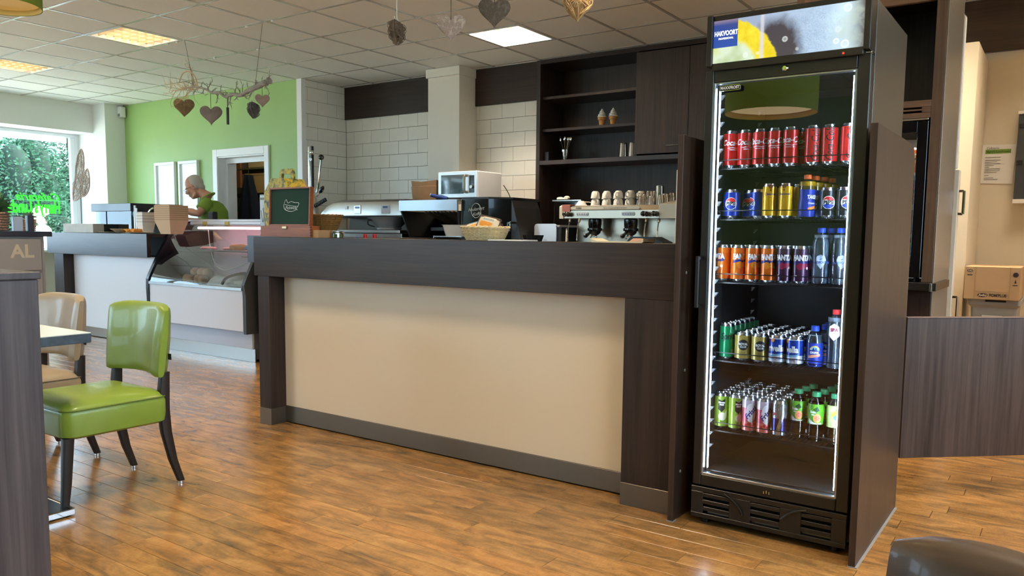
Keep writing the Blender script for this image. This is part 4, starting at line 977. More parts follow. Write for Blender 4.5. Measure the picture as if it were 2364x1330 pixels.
for cx in (-3.60, -3.235):
    gh = pe('group_head', BLACKG, MB().lathe([(.055, 0), (.062, .05), (.062, .09), (.05, .10)], 20, (cx, 6.32, 1.225)).lathe([(.066, -.012), (.068, 0), (.066, .014)], 20, (cx, 6.32, 1.225)))
    pe('portafilter', BLACK, MB().lathe([(.03, -.05), (.052, -.03), (.055, -.012)], 18, (cx, 6.32, 1.225)).tube(cr([(cx-.02, 6.28, 1.205), (cx+.02, 6.17, 1.185), (cx+.06, 6.06, 1.17), (cx+.085, 6.0, 1.165)], 4), [.012, .012, .012, .012, .013, .014, .016, .018, .019, .02, .02, .018, .008][:13], 8))
    pe('spout', CHROME, MB().tube(cr([(cx-.018, 6.31, 1.175), (cx-.03, 6.30, 1.16), (cx-.03, 6.30, 1.14)], 3), .008, 6).tube(cr([(cx+.018, 6.31, 1.175), (cx+.03, 6.30, 1.16), (cx+.03, 6.30, 1.14)], 3), .008, 6).ell((cx, 6.31, 1.172), (.02, .012, .01), 8, 6))
for x in (-3.80, -3.70, -3.03, -2.91):
    pe('steam_wand', CHROME, MB().tube(cr([(x, 6.22, 1.325), (x, 6.19, 1.27), (x+.008, 6.16, 1.20), (x+.012, 6.15, 1.13)], 4), .006, 8).ell((x+.012, 6.15, 1.13), (.009, .009, .012), 8, 6).cyl((x, 6.21, 1.32), (x, 6.20, 1.29), .012, n=10))
pe('foot', BLACK, MB().cyl((-3.82, 6.24, .92), (-3.82, 6.24, .955), .02)); pe('foot', BLACK, MB().cyl((-2.78, 6.24, .92), (-2.78, 6.24, .955), .02))
pe('foot', BLACK, MB().cyl((-3.82, 6.68, .92), (-3.82, 6.68, .955), .02)); pe('foot', BLACK, MB().cyl((-2.78, 6.68, .92), (-2.78, 6.68, .955), .02))
PORC = M('white porcelain', (232, 226, 212), .22, coat=.3)
def cup(label, loc, turn):
    t = thing('coffee_cup', label, 'cup', loc, turn, 'white cups stacked on the espresso machine')
    MB().lathe([(.0405, 0), (.043, .002), (.041, .012), (.036, .05), (.0275, .063), (.025, .066), (.0001, .066)], 22).build('bowl', PORC, t)
    MB().tube(cr([(.040, 0, .012), (.062, 0, .012), (.070, 0, .030), (.058, 0, .047), (.035, 0, .052)], 5), .0045, 8).build('handle', PORC, t)
    return t
c0 = None
for k, x in enumerate((-3.625, -3.505, -3.385, -3.265)):
    for lev in (0, 1):
        for row in (0, 1):
            lb = '%s white cup of the %s row, %s of its stack on the espresso machine' % (ORD[k], ['front', 'back'][row], ['bottom', 'top'][lev])
            loc = (x+.03*row, 6.36+.15*row, 1.442+.0545*lev*1.21)
            if c0 is None: c0 = cup(lb, loc, -R_(40))
            else: dup(c0, loc, -R_(40+17*k+60*lev % 50), lb)
tag(MB().lathe([(.05, 0), (.055, .004), (.028, .045), (.0001, .046)], 20).build('upturned_bowl', PORC, None, (-3.76, 6.34, 1.442)), 'white upturned bowl left of the stacked cups', 'bowl')
tag(MB().tube(cr([(-3.86, 6.40, 1.449), (-3.80, 6.39, 1.472), (-3.73, 6.40, 1.478), (-3.66, 6.42, 1.468)], 5), .006, 6).build('milk_hose', M('grey hose', (150, 146, 136), .5), None), 'pale hose lying on top of the espresso machine', 'hose')
gk = 0
for x, y, r0, r1, h in ((-3.16, 6.36, .028, .034, .09), (-3.11, 6.42, .03, .036, .125), (-3.06, 6.36, .026, .03, .075), (-3.03, 6.46, .034, .040, .175), (-2.965, 6.44, .03, .036, .10), (-2.97, 6.36, .026, .032, .085), (-3.10, 6.52, .03, .034, .13), (-2.93, 6.50, .032, .036, .11), (-3.18, 6.48, .026, .032, .10)):
    lb = ['short faceted glass nearest the white cups', 'medium upturned glass in front of the tall one', 'small glass in the front row on the espresso machine', 'tallest upturned glass on the espresso machine', 'glass right of the tallest one', 'small front glass at the right end of the espresso machine', 'glass behind the medium upturned one', 'glass at the back right of the espresso machine', 'glass at the back beside the white cups'][gk]
    tumbler('drinking_glass', lb, (x, y, 1.442), r0, r1, h, 'glasses on the espresso machine', ribs=gk % 2, flip=True); gk += 1
mf = thing('milk_cooler', 'small milk cooler with silver rounded front left of the espresso machine', 'milk cooler', (-4.04, 6.35, .92))
MB().box(-.125, .13, -.13, .24, .0, .345, .02).build('case', M('dark grey plastic', (56, 58, 60), .4), mf)
MB().prism([(-.125+p[0]+.1, .18+p[1]) for p in [(x, y) for x, y, _ in rrect(.245, .35, .03, 0, 6)]], -.15, -.131, 'Y').build('door', M('silver plastic', (206, 208, 210), .3, .3), mf)
MB().box(-.045, -.005, -.1515, -.150, .205, .208).build('badge', GREYP, mf)
tag(MB().tube(cr([(-3.88, 6.28, 1.23), (-3.83, 6.2, 1.20), (-3.80, 6.15, 1.05), (-3.77, 6.12, .93)], 6), .006, 6).build('milk_tube', M('white hose', (220, 214, 200), .4), None), 'white tube hanging from the milk cooler', 'hose')
kn = thing('knock_box', 'low black knock box under the steam knobs, right of the machine', 'knock box', (-2.93, 6.0, .92))
MB().prism([(-.13, 0), (.2, 0), (.2, .20), (.10, .245), (-.09, .245), (-.13, .2)], -.10, .10, 'Y').build('case', BLACK, kn)
MB().box(-.06, .12, -.102, -.09, .19, .225, .01).build('blue_drawer', M('dark navy plastic', (24, 28, 60), .3), kn)
# ================================================================ fryer, canopy, microwave, coffee maker
fy = thing('deep_fryer', 'long stainless deep fryer with sloped hood in the tiled corner', 'fryer', (-6.1, 6.2, .92))
FP = [(5.90, 1.352), (5.901, 1.455), (5.915, 1.495), (5.96, 1.519), (6.58, 1.524), (6.58, 1.352)]
q = MB(); rings = []
for k, x in enumerate([-6.83, -6.80, -6.74, -6.66, -6.55, -5.70, -5.61]):
    f = [.0, .35, .68, .9, 1, 1, 1][k]
    rings.append([(x, y, 1.352+(z-1.352)*max(f, .02)) for y, z in FP])
q.ring(rings, smooth=True); q.build('hood', STEEL, fy, world=True, sharp=25)
pb(fy, 'control_display', M('blue grey display', (60, 76, 120), .2), (-6.265, -6.205, 5.892, 5.899, 1.425, 1.445), b=0)
for x, wd in ((-5.83, .12), (-6.24, .10)):
    xf = Matrix.Translation((x, 5.8995, 1.415))
    d = MB().box(-wd/2, wd/2, -.006, .004, -.045, .045, .003, xf=xf).build('control_pad', M('pale control pad', (190, 192, 196), .4) if x > -6 else STEEL, fy, world=True)
    MB().box(-.032, .032, -.008, -.005, .012, .032, xf=xf).build('display', M('dark blue display', (40, 52, 104), .2), d, world=True)
pb(fy, 'switch_plate', WHITE, (-6.425, -6.385, 5.893, 5.90, 1.42, 1.455), b=.003)
pb(fy, 'splash_back', M('dark steel', (70, 66, 60), .4, .8), (-6.8, -5.61, 6.3, 6.32, 1.18, 1.352), (-6.8, -5.61, 6.0, 6.3, 1.335, 1.351))
pb(fy, 'rim', STEEL, (-6.82, -5.60, 5.86, 6.57, 1.17, 1.203), b=.004)
pb(fy, 'body', STEEL, (-6.78, -5.61, 5.90, 6.57, .921, 1.169), b=.004)
for k in range(2): pb(fy, 'heating_vent', DARK, (-6.7+.55*k, -6.2+.55*k, 5.98, 6.26, 1.2031, 1.206), b=0)
cl = thing('colander', 'round steel colander bowl standing on the fryer rim', 'colander', (-5.90, 6.02, 1.207))
MB().lathe([(.125, 0), (.13, .018), (.118, .022), (.16, .06), (.225, .125), (.235, .13), (.23, .128), (.155, .058), (.11, .026), (.0001, .024)], 32).build('bowl', M('satin aluminium bowl', (196, 198, 200), .4, .6), cl)
MB().tube(cr([(-.05, -.155, .09), (-.08, -.215, .095), (-.095, -.205, .05), (-.06, -.15, .028)], 5), .008, 8).build('handle', BLACK, cl)
hd = thing('extraction_unit', 'worktop extraction hood with pale steel front band and black sides', 'extraction unit', (-5.18, 6.2, .92))
pb(hd, 'front_band', M('pale brushed steel', (172, 182, 192), .32, .9), (-5.59, -4.835, 5.84, 5.86, 1.393, 1.498))
MB().prism([(-5.585, 1.392), (-4.835, 1.392), (-4.835, .93), (-5.40, .93)], 6.42, 6.44, 'Y').build('back_plate', BLACKM, hd, world=True)
MB().add([(-5.59, 5.862, 1.392), (-5.59, 6.44, 1.392), (-5.40, 6.44, .925), (-5.40, 5.90, .925), (-5.575, 5.862, 1.392), (-5.575, 6.44, 1.392), (-5.385, 6.44, .925), (-5.385, 5.90, .925)], [(0, 1, 2, 3), (7, 6, 5, 4), (0, 3, 7, 4), (1, 5, 6, 2), (0, 4, 5, 1), (3, 2, 6, 7)]).build('side_plate', BLACKM, hd, world=True)
MB().prism([(5.862, 1.392), (6.44, 1.392), (6.44, .925), (5.90, .925)], -4.85, -4.835, 'X').build('side_plate', BLACKM, hd, world=True)
pb(hd, 'top_plate', STEEL, (-5.59, -4.835, 5.862, 6.55, 1.485, 1.4975))
for k in range(9):
    x = -5.36+.052*k
    MB().tube([(x, 5.98, 1.385), (x+.06, 6.36, 1.25)], .012, 6).build('filter_slat', STEEL_D if k < 4 else STEEL, hd, world=True)
pb(hd, 'grease_tray', BLACKM, (-5.35, -4.86, 6.05, 6.40, 1.20, 1.235))
mw = thing('microwave', 'silver microwave oven with dark window, on the extraction hood', 'microwave', (-4.96, 6.19, 1.4975))
MW = M('pale silver shell', (206, 206, 204), .32, .35)
MB().box(-.243, .243, -.18, .20, .022, .278, .006).build('shell', MW, mw)
MB().box(-.243, .243, -.20, -.1805, .022, .278, .006).build('front', M('bright silver front', (214, 220, 224), .26, .5), mw)
MB().box(-.20, .085, -.203, -.2005, .062, .245, .001).build('window', M('dark mirror glass', (20, 22, 24), .04, spec=1, coat=1), mw)
MB().box(.155, .215, -.203, -.2005, .07, .235, .004).build('control_panel', BLACKG, mw)
MB().lathe([(.017, 0), (.016, .014), (0, .015)], 16, xf=Matrix.Translation((.185, -.203, .125)) @ Matrix.Rotation(PI/2, 4, 'X')).build('dial', STEEL, mw)
MB().tube(cr([(.122, -.20, .075), (.122, -.235, .085), (.122, -.24, .155), (.122, -.235, .225), (.122, -.20, .235)], 6), .013, 8).build('handle', STEEL, mw)
for sx in (-.2, .2): MB().box(sx-.02, sx+.02, -.16, -.12, 0, .0215).build('foot', BLACK, mw)
for sx in (-.2, .2): MB().box(sx-.02, sx+.02, .12, .16, 0, .0215).build('foot', BLACK, mw)
tag(MB().tube(cr([(-4.70, 6.40, 1.66), (-4.68, 6.44, 1.60), (-4.665, 6.46, 1.55), (-4.66, 6.47, 1.49)], 5), .004, 6).build('power_cable', BLACK, None), 'black cable hanging behind the microwave', 'cable')
pbag = thing('paper_bag', 'open brown paper bag beside the microwave', 'bag', (-5.41, 6.10, 1.4975))
KRAFT = M('kraft paper', (176, 134, 96), .85, vary=.08, vscale=12)
q = MB()
o_ = [(-.16, -.09), (-.07, -.10), (.17, -.09), (.18, .09), (-.15, .09)]
ring_ = lambda s, z, jag: [(x*s, y*s, z+jag*((-1)**k)) for k, (x, y) in enumerate(o_)]
q.ring([ring_(.94, 0, 0), ring_(1.0, .10, 0), ring_(1.02, .145, 0), ring_(.99, .15, .002), ring_(1.03, .196, .008), ring_(1.0, .196, .008), ring_(.95, .16, 0), ring_(.9, .01, 0)], smooth=False); q.build('bag_wall', KRAFT, pbag)
tag(MB().cyl((-5.24, 5.93, 1.548), (-5.08, 5.99, 1.515), .017, n=14).cyl((-5.243, 5.929, 1.5486), (-5.24, 5.93, 1.548), .0172, n=14, mat=1).cyl((-5.245, 5.928, 1.549), (-5.2425, 5.9292, 1.5485), .010, n=12).build('foil_roll', [M('blue wrap', (36, 60, 120), .4), WHITE], None), 'dark blue foil roll lying left of the microwave', 'roll')
cm = thing('coffee_dispenser', 'black coffee dispenser with round pale emblem, behind the snack basket', 'coffee machine', (-4.55, 6.2, .92))
q = MB()
foot_ = [(-4.82, 5.90), (-4.50, 5.895), (-4.33, 6.05), (-4.33, 6.5), (-4.82, 6.5)]
q.prism(foot_, .925, 1.50, 'Z'); q.build('case', BLACKG, cm, world=True)
MB().prism([(x*1.0+(-.004 if x < -4.6 else .004), y-.004) for x, y in foot_], 1.5005, 1.517, 'Z').build('lid', BLACK, cm, world=True)
pb(cm, 'edge_trim', ALU, (-4.826, -4.818, 5.892, 5.90, .93, 1.50), b=0)
MB().prism([(-4.325, 1.49), (-4.30, 1.42), (-4.16, .93), (-4.325, .93)], 6.02, 6.45, 'Y').build('side_fairing', BLACKM, cm, world=True)
q = MB(); q.tube([(-4.645+.056*math.cos(2*PI*k/32), 5.8925, 1.392+.068*math.sin(2*PI*k/32)) for k in range(32)], .0022, 5, closed=True)
q.text('Neukerhert', .046, lambda a, b: (-4.645+a, 5.8915, 1.405+b+a*.10), shear=.35, edge=.5, sx=.85).text('Koffie', .042, lambda a, b: (-4.635+a, 5.8915, 1.360+b+a*.1), shear=.35, edge=.5)
q.build('emblem', M('pale emblem', (196, 196, 186), .4), cm, world=True)
pb(cm, 'tap', CHROME, (-4.305, -4.29, 5.96, 6.02, 1.27, 1.29), (-4.30, -4.294, 5.95, 5.965, 1.2, 1.285))
ov = thing('countertop_oven', 'black countertop oven with steel rim between coffee dispenser and dark cabinet', 'oven', (-4.05, 6.3, .92))
pb(ov, 'case', BLACKM, (-4.27, -3.95, 6.02, 6.8, .925, 1.47)) if 0 else pb(ov, 'case', BLACKM, (-4.24, -3.93, 6.62, 7.0, .925, 1.50))
pb(ov, 'top_rim', STEEL, (-4.25, -3.92, 6.60, 7.0, 1.501, 1.515))
pb(ov, 'glass_door', BLACKG, (-4.225, -3.945, 6.608, 6.619, 1.0, 1.49))
tag(MB().ell((0, 0, .012), (.07, .05, .014), 10, 6).ell((.04, .01, .026), (.035, .03, .02), 8, 6).ell((-.03, 0, .02), (.04, .035, .016), 8, 6).build('white_cloth', M('white cloth', (226, 218, 200), .9), None, (-4.20, 6.72, 1.515)), 'crumpled white cloth lying on top of the black oven', 'cloth')
# ================================================================ things on the bar
BT = 1.1345
def wicker(label, loc, r0, r1, h, col, n=26, rows=9, sy=1.0):
    t = thing('wicker_basket', label, 'basket', loc, 0, None)
    W = M('wicker '+label[:10], col, .65, vary=.18, vscale=70)
    f = lambda z: r0+(r1-r0)*(z/h)**.8
    MB().lathe([(r0*.97, 0), (r0*.97, .004), (.0001, .004)], 24, sy=sy).lathe([(f(.004)*.97, .004), (f(h*.5)*.97, h*.5), (f(h*.97)*.97, h*.97), (f(h*.97)*.955, h*.97), (f(h*.5)*.955, h*.5), (r0*.95, .006)], 32, caps=False, sy=sy).build('lining', W, t)
    q = MB()
    for k in range(n):
        a = 2*PI*k/n; q.tube([(f(z)*math.cos(a), f(z)*math.sin(a)*sy, z) for z in (.002, h*.5, h*.97)], .0024, 5)
    for j in range(rows):
        z = h*(.05+.86*j/(rows-1))
        q.tube([((f(z)+.0026*(1 if (k+j) % 2 else -1))*math.cos(PI*k/n), (f(z)+.0026*(1 if (k+j) % 2 else -1))*math.sin(PI*k/n)*sy, z) for k in range(2*n)], .0032, 5, closed=True)
    o = q.build('weave', W, t); o['kind'] = 'stuff'
    q = MB()
    for ph in (0, PI): q.tube([((f(h)+.003*math.cos(k*.9+ph))*math.cos(2*PI*k/96), (f(h)+.003*math.cos(k*.9+ph))*math.sin(2*PI*k/96)*sy, h+.003*math.sin(k*.9+ph)) for k in range(96)], .0042, 6, closed=True)
    q.build('rim_braid', W, t); return t
wicker('pale wicker basket filled with packed rolls on the bar front', (-2.455, 3.19, BT), .090, .122, .066, (226, 202, 154))
def pack(label, loc, rot, dark=False):
    t = thing('snack_pack', label, 'snack pack', loc, 0, 'packed rolls in the wicker basket'); t.rotation_euler = rot
    q = MB(); rings = []
    for k in range(11):
        u = -1+2*k/10; th = .020*(1-abs(u)**3)+.0015; wd = .046
        rings.append([(u*.072, wd*math.cos(a), th*math.sin(a)) for a in [2*PI*j/14 for j in range(14)]])
    q.ring(rings); q.build('wrapper', M('cream wrapper', (226, 214, 190), .35), t)
    MB().ring([[(p, .040*math.cos(a)*s-.004, .0212*math.sin(a)*s) for a in [2*PI*j/14 for j in range(14)]] for p, s in ((-.06, .45), (-.045, .86), (-.02, 1.02), (.015, 1.03), (.035, .92), (.045, .5))]).build('orange_print', M('orange print', (226, 150, 50), .4), t)
    MB().box(-.076, -.066, -.048, .048, -.003, .003).box(.066, .076, -.048, .048, -.003, .003).box(-.07, .07, .036, .05, -.006, .008).build('brown_edge', M('brown wrapper edge', (70, 50, 40), .4), t)
    MB().text('BAKKERS', .020, lambda a, b: (a, .022+b*.9, .0195), bold=.03, edge=.5, sx=.9).build('lettering', M('pale blue lettering', (120, 160, 176), .4), t)
    t.scale = (.82, .82, .82); return t
pack('packed roll with orange print tilted toward the front of the basket', (-2.435, 3.19, BT+.082), (R_(62), R_(12), R_(8)))
pack('packed roll lying at the left of the wicker basket', (-2.52, 3.19, BT+.066), (R_(35), R_(-14), R_(24)))
pack('packed roll lying behind the others in the wicker basket', (-2.455, 3.235, BT+.07), (R_(20), R_(5), R_(-20)))
# wooden tea box with raised lid
tb_ = thing('tea_box', 'open wooden tea box with green lined lid, on the left bar end', 'box', (-3.92, 3.20, BT))
TEAK = wood('reddish teak', (122, 66, 36), (158, 92, 52), 'X', .4, 2.0, .1)
q = MB()
q.box(-.232, .228, -.085, -.075, .002, .068, .001).box(-.232, .228, -.025, -.015, .002, .068, .001).box(-.232, -.222, -.0745, -.0255, .002, .068, .001).box(.218, .228, -.0745, -.0255, .002, .068, .001).box(-.222, .218, -.0745, -.0255, .002, .008)
q.build('box_base', TEAK, tb_)
for k in range(4): MB().box(.2215, .2285, -.0858, -.0748, .008+.016*k, .016+.016*k).build('dovetail', M('dark teak', (90, 46, 26), .5), tb_)
MB().box(-.022, .02, -.092, -.0855, .050, .066, .002).build('catch', M('brass catch', (190, 160, 120), .3, .7), tb_)
LX = Matrix.Translation((-.022, -.013, .068)) @ Matrix.Rotation(R_(-3), 4, 'X')
q = MB(); q.box(-.20, .165, -.004, .004, .01, .225, xf=LX)
q.build('lid_lining', M('green felt', (16, 52, 40), .9), tb_)
MB().box(-.21, -.20, -.016, .012, 0, .235, .001, xf=LX).box(.165, .175, -.016, .012, 0, .235, .001, xf=LX).box(-.20, .165, -.016, .012, .225, .235, .001, xf=LX).box(-.20, .165, -.016, .012, 0, .01, .001, xf=LX).build('lid_frame', TEAK, tb_)
q = MB()
P_ = lambda x, z: LX @ Vector((x*.85-.01, -.0052, z*.85+.115))
q.tube([P_(*p) for p in cr([(-.075, .03), (-.055, .055), (-.035, .03), (0, .040), (.04, .032), (.085, .028), (.075, .005), (.06, -.012), (.072, -.02)], 4)], .0017, 5)
q.tube([P_(*p) for p in cr([(-.08, .012), (-.07, -.012), (-.03, -.028), (.02, -.030), (.06, -.018)], 4)], .0022, 5)
q.tube([P_(*p) for p in cr([(-.08, .012), (-.075, .024), (-.06, .018), (.0, .010), (.07, .004)], 4)], .0014, 5)
q.text('Pickwick', .034, lambda a, b: P_(a-.004, b-.005), shear=.3, edge=.5)
q.build('emblem', M('silver print', (200, 204, 196), .4), tb_)
MB().box(-.20, .21, -.072, -.028, .02, .060).build('tea_sachets', M('tea sachets', (226, 214, 190), .6, vary=.25, vscale=40), tb_)
tag(MB().box(0, .05, 0, .10, 0, .044, .001).build('carton', [CARD], None, (-3.69, 3.13, BT)), 'small tan carton right of the tea box', 'box')
o = tag(MB().box(0, .13, 0, .12, 0, .040, .001).build('carton', [M('grey board', (168, 158, 140), .8)], None, (-3.90, 3.33, BT)), 'flat grey carton supporting the brown basket behind the tea box', 'box')
wicker('brown wicker basket behind the tea box lid', (-3.93, 3.42, BT+.041), .10, .15, .098, (148, 106, 52), 24, 8, .62)
jr = thing('candy_jar', 'small clear jar with green sweets right of the cartons', 'jar', (-3.60, 3.24, BT))
MB().lathe([(.03, 0), (.036, .003), (.036, .028), (.03, .034), (.03, .037)], 20).build('glass', TUMBLER, jr)
MB().lathe([(.034, .003), (.034, .02), (0.0001, .022)], 16).build('sweets', M('green sweets', (150, 164, 60), .5, vary=.3, vscale=90), jr)
MB().lathe([(.033, .0375), (.033, .043), (.0001, .045)], 18).build('lid', GREYP, jr)
def sauce(label, loc, col, capc):
    t = thing('sauce_bottle', label, 'bottle', loc, 0, 'small bottles behind the bar edge')
    MB().lathe([(.024, 0), (.026, .004), (.026, .14), (.022, .158), (.011, .17), (.011, .176)], 18).build('bottle_wall', M('bottle '+str(col), col, .25, coat=.3), t)
    MB().lathe([(.0125, .176), (.0125, .196), (.010, .199), (.0001, .199)], 14).build('cap', M('cap '+str(capc), capc, .35), t)
WT = .9005
sauce('blue-capped bottle left of the red-capped pair', (-3.63, 3.425, WT+.04), (214, 220, 230), (40, 50, 120)); sauce('left red-capped sauce bottle behind the bar edge', (-3.595, 3.46, WT+.06), (220, 90, 40), (196, 36, 40)); sauce('right red-capped sauce bottle behind the bar edge', (-3.515, 3.46, WT+.06), (214, 60, 40), (196, 36, 40))
for o in bpy.data.objects:
    if o.name.startswith('sauce_bottle') and o.parent is None: o.location.z = BT-.155 if False else o.location.z
tag(MB().box(-3.68, -3.44, 3.40, 3.50, WT, WT+.0395, .002).box(-3.62, -3.44, 3.432, 3.50, WT+.0396, WT+.0595, .002).build('bottle_riser', [GREYP], None), 'low riser under the sauce bottles behind the bar edge', 'riser')
tr = thing('serving_tray', 'small cream serving tray with turned-up ends on the bar', 'tray', (-1.69, 3.22, BT))
MB().prism([(-.135, .004), (-.125, 0), (.125, 0), (.135, .004), (.135, .019), (.128, .019), (.120, .006), (-.10, .006), (-.128, .016), (-.135, .019)], -.06, .06, 'Y').build('tray', M('cream tray', (234, 224, 190), .4), tr)
tag(MB().prism([(-.02, 0), (.06, 0), (.055, .012), (0, .014)], -.03, .03, 'Y').build('napkin', [M('pale red printed napkin', (236, 190, 170), .8)], None, (-1.62, 3.22, BT+.0062)), 'pale red printed napkin lying in the cream tray', 'napkin')
q = MB(); n_ = 40
q.ring([[((r+(.002 if k % 2 else -.002))*math.cos(2*PI*k/n_), (r+(.002 if k % 2 else -.002))*math.sin(2*PI*k/n_), z) for k in range(n_)] for r, z in ((.042, 0), (.052, .030), (.050, .030), (.040, .003))], smooth=False)
tag(q.build('fluted_cup', BLACK, None, (-2.235, 3.30, BT)), 'black fluted baking cup left of the silver milk cooler', 'cup')
tag(MB().box(-.10, .10, -.07, .07, 0, .006, .001).build('place_mat', [M('white paper', (236, 234, 228), .8)], None, (-2.24, 3.13, BT)), 'white paper sheet lying on the bar right of the basket', 'paper')
tub = thing('cutlery_tub', 'clear plastic tub of cutlery behind the snack basket', 'tub', (-4.66, 5.66, .92))
MB().box(-.20, .13, -.12, .12, 0, .226, .004).build('black_case', BLACKG, tub); MB().box(-.204, -.196, -.124, -.12, 0, .232).box(-.2, .13, -.124, -.12, .222, .230).build('case_trim', ALU, tub)
MB().ring([rrect(w_, d_, .03, z) for w_, d_, z in ((.21, .16, .2265), (.26, .20, .330), (.29, .22, .333), (.25, .19, .333), (.2, .15, .23))], smooth=False).build('tub_wall', M('milky clear plastic', (226, 228, 226), .3, trans=.6, alpha=.55), tub)
for k in range(7): MB().tube([(-.07+.02*k, -.04+.012*(k % 3), .235+.004*k), (.07-.012*k, .05-.02*(k % 4), .25+.006*(k % 3))], .004, 5).build('cutlery', STEEL_D, tub)
# ================================================================ glass display case
dc = thing('display_case', 'curved glass refrigerated display case with snacks, between the counters', 'display case', (-6.7, 4.7, 0))
CW = M('pale case panel', (224, 222, 226), .35)
pb(dc, 'front_panel', CW, (-7.455, -5.985, 4.285, 4.31, .285, .645))
pb(dc, 'lower_panel', M('blue grey case panel', (196, 200, 212), .35), (-7.455, -5.96, 4.36, 4.38, .122, .284))
pb(dc, 'plinth', STEEL, (-7.46, -5.955, 4.385, 4.40, .0, .121))
pb(dc, 'base', GREYP, (-7.45, -5.985, 4.401, 5.03, .02, .60))
pb(dc, 'sill', M('bright aluminium sill', (214, 226, 234), .25, .8), (-7.455, -5.985, 4.275, 4.33, .646, .672))
GP = [(4.283, .672), (4.30, .72), (4.34, .80), (4.42, .95), (4.51, 1.09), (4.60, 1.195), (4.68, 1.245)]
g_ = cr([(0, y, z) for y, z in GP], 4)
MB().ring([[(x, p[1], p[2]) for p in g_] for x in (-7.457, -5.983)], caps=False).build('front_glass', thin_glass('curved case glass', (.95, .96, .97), 1.5, 1.6), dc, world=True)
bpy.data.objects['front_glass'].data.polygons.foreach_set('use_smooth', [True]*len(bpy.data.objects['front_glass'].data.polygons))
# (the loft above closes on itself; keep only the curved front face)
def open_sheet(name, mat, prof, x0, x1, par):
    v = [(x, p[1], p[2]) for p in prof for x in (x0, x1)]
    f = [(2*k, 2*k+1, 2*k+3, 2*k+2) for k in range(len(prof)-1)]
    return MB().add(v, f, 0, True).build(name, mat, par, world=True)
bpy.data.objects.remove(bpy.data.objects['front_glass'], do_unlink=True)
open_sheet('front_glass', MATS['curved case glass'], g_, -7.457, -5.983, dc)
side = [(4.28, .45)]+[(4.275, .60)]+[(p[1]-.012, p[2]+.004) for p in g_[2:]]+[(4.74, 1.285), (5.05, 1.285), (5.05, .27), (4.30, .27)]
MB().prism(side, -7.502, -7.458, 'X').build('end_panel', M('black case end', (26, 24, 28), .3), dc, world=True)
side2 = [(4.29, .262), (4.29, .60)]+[(p[1]-.012, p[2]+.004) for p in g_[2:]]+[(4.74, 1.285), (5.05, 1.285), (5.05, .262)]
MB().prism(side2, -5.982, -5.945, 'X').build('end_panel', M('dark grey case end', (46, 48, 50), .35), dc, world=True)
pb(dc, 'top_board', CW, (-7.456, -5.984, 4.67, 5.05, 1.262, 1.284), (-7.33, -5.984, 4.66, 4.69, 1.225, 1.2615), b=.004)
MB().cyl((-7.28, 4.72, 1.20), (-5.99, 4.72, 1.20), .012, n=10).build('light_tube', M('pinkish light tube', (255, 240, 244), .4, emit=(255, 206, 220), es=7), dc, world=True)
for x in (-7.08, -6.72): pb(dc, 'tape', M('yellow tape', (206, 178, 96), .6), (x-.03, x+.035, 4.652, 4.6595, 1.215, 1.262), b=0)
pb(dc, 'deck', M('grey marbled deck', (150, 142, 130), .35, vary=.12, vscale=9), (-7.456, -5.984, 4.34, 4.98, .655, .669))
pb(dc, 'back_wall', M('pinkish case back', (226, 200, 204), .4), (-7.456, -5.984, 5.0, 5.04, .67, 1.26))
for k in range(26): pb(dc, 'air_slot', DARK, (-6.62+.024*k, -6.61+.024*k, 4.995, 4.9995, .83, .90), b=0)
MB().cyl((-6.66, 4.998, .86), (-6.66, 4.97, .86), .035, n=16).build('fan_knob', BLACK, dc, world=True)
pb(dc, 'case_shelf', M('case shelf glass', (200, 206, 208), .12, trans=.5, alpha=.8), (-7.40, -5.99, 4.56, 4.95, .976, .986))
pb(dc, 'shelf_rail', ALU, (-7.40, -5.99, 4.55, 4.56, .972, .990), b=.001)
tag(MB().box(-7.40, -7.0, 4.40, 4.6, .67, .675).build('garnish_mat', [M('dark green garnish', (60, 96, 52), .8, vary=.4, vscale=60, bumpy=.8, bscale=90)], None), 'dark green garnish mat at the left of the display deck', 'mat')
MEAT = M('breaded meatball', (186, 140, 98), .75, vary=.15, vscale=40, bumpy=.5, bscale=160)
b0 = None
for k, (x, y, z, lb) in enumerate(((-7.02, 4.42, 0, 'leftmost meatball of the front row in the display case'), (-6.93, 4.40, 0, 'second meatball of the front row in the display case'), (-6.84, 4.42, 0, 'third meatball of the front row in the display case'), (-6.75, 4.41, 0, 'rightmost meatball of the front row beside the white towel'),
                                   (-6.99, 4.52, 0, 'meatball at the left of the back row'), (-6.89, 4.53, 0, 'meatball in the middle of the back row'), (-6.79, 4.52, 0, 'meatball at the right of the back row'), (-6.95, 4.46, .062, 'left meatball on top of the pile'), (-6.86, 4.47, .062, 'middle meatball on top of the pile'), (-6.775, 4.47, .06, 'right meatball on top of the pile'))):
    if b0 is None:
        b0 = MB().ell((0, 0, .043), (.047, .046, .044), 14, 10).build('meatball', MEAT); o = b0
    else: o = b0.copy(); COL.objects.link(o)
    o.location = (x, y, .669+z); o.rotation_euler = (0, 0, k*1.1); tag(o, lb, 'meatball', 'meatballs in the display case')
for k in range(4):
    o = MB().tube(cr([(-.2, 0, .015), (-.1, .004, .016), (.1, .0, .016), (.2, .003, .015)], 4), .015, 10).build('sausage', M('fried sausage', (150, 104, 70), .6, vary=.1), None, (-6.82+.01*k, 4.66+.045*k, .669))
    tag(o, ['front', 'second', 'third', 'rear'][k]+' long brown sausage behind the meatballs in the display case', 'sausage', 'long sausages in the display case')
q = MB(); rings = []
for k in range(13):
    x = -6.62+.6*k/12
    rings.append([(x, 4.36+.30*j/8, .672+.085*math.sin(PI*j/8)**.7*(1-.25*math.sin(k*.9))+.004) for j in range(9)]+[(x, 4.36+.30*(8-j)/8, .671) for j in range(9)])
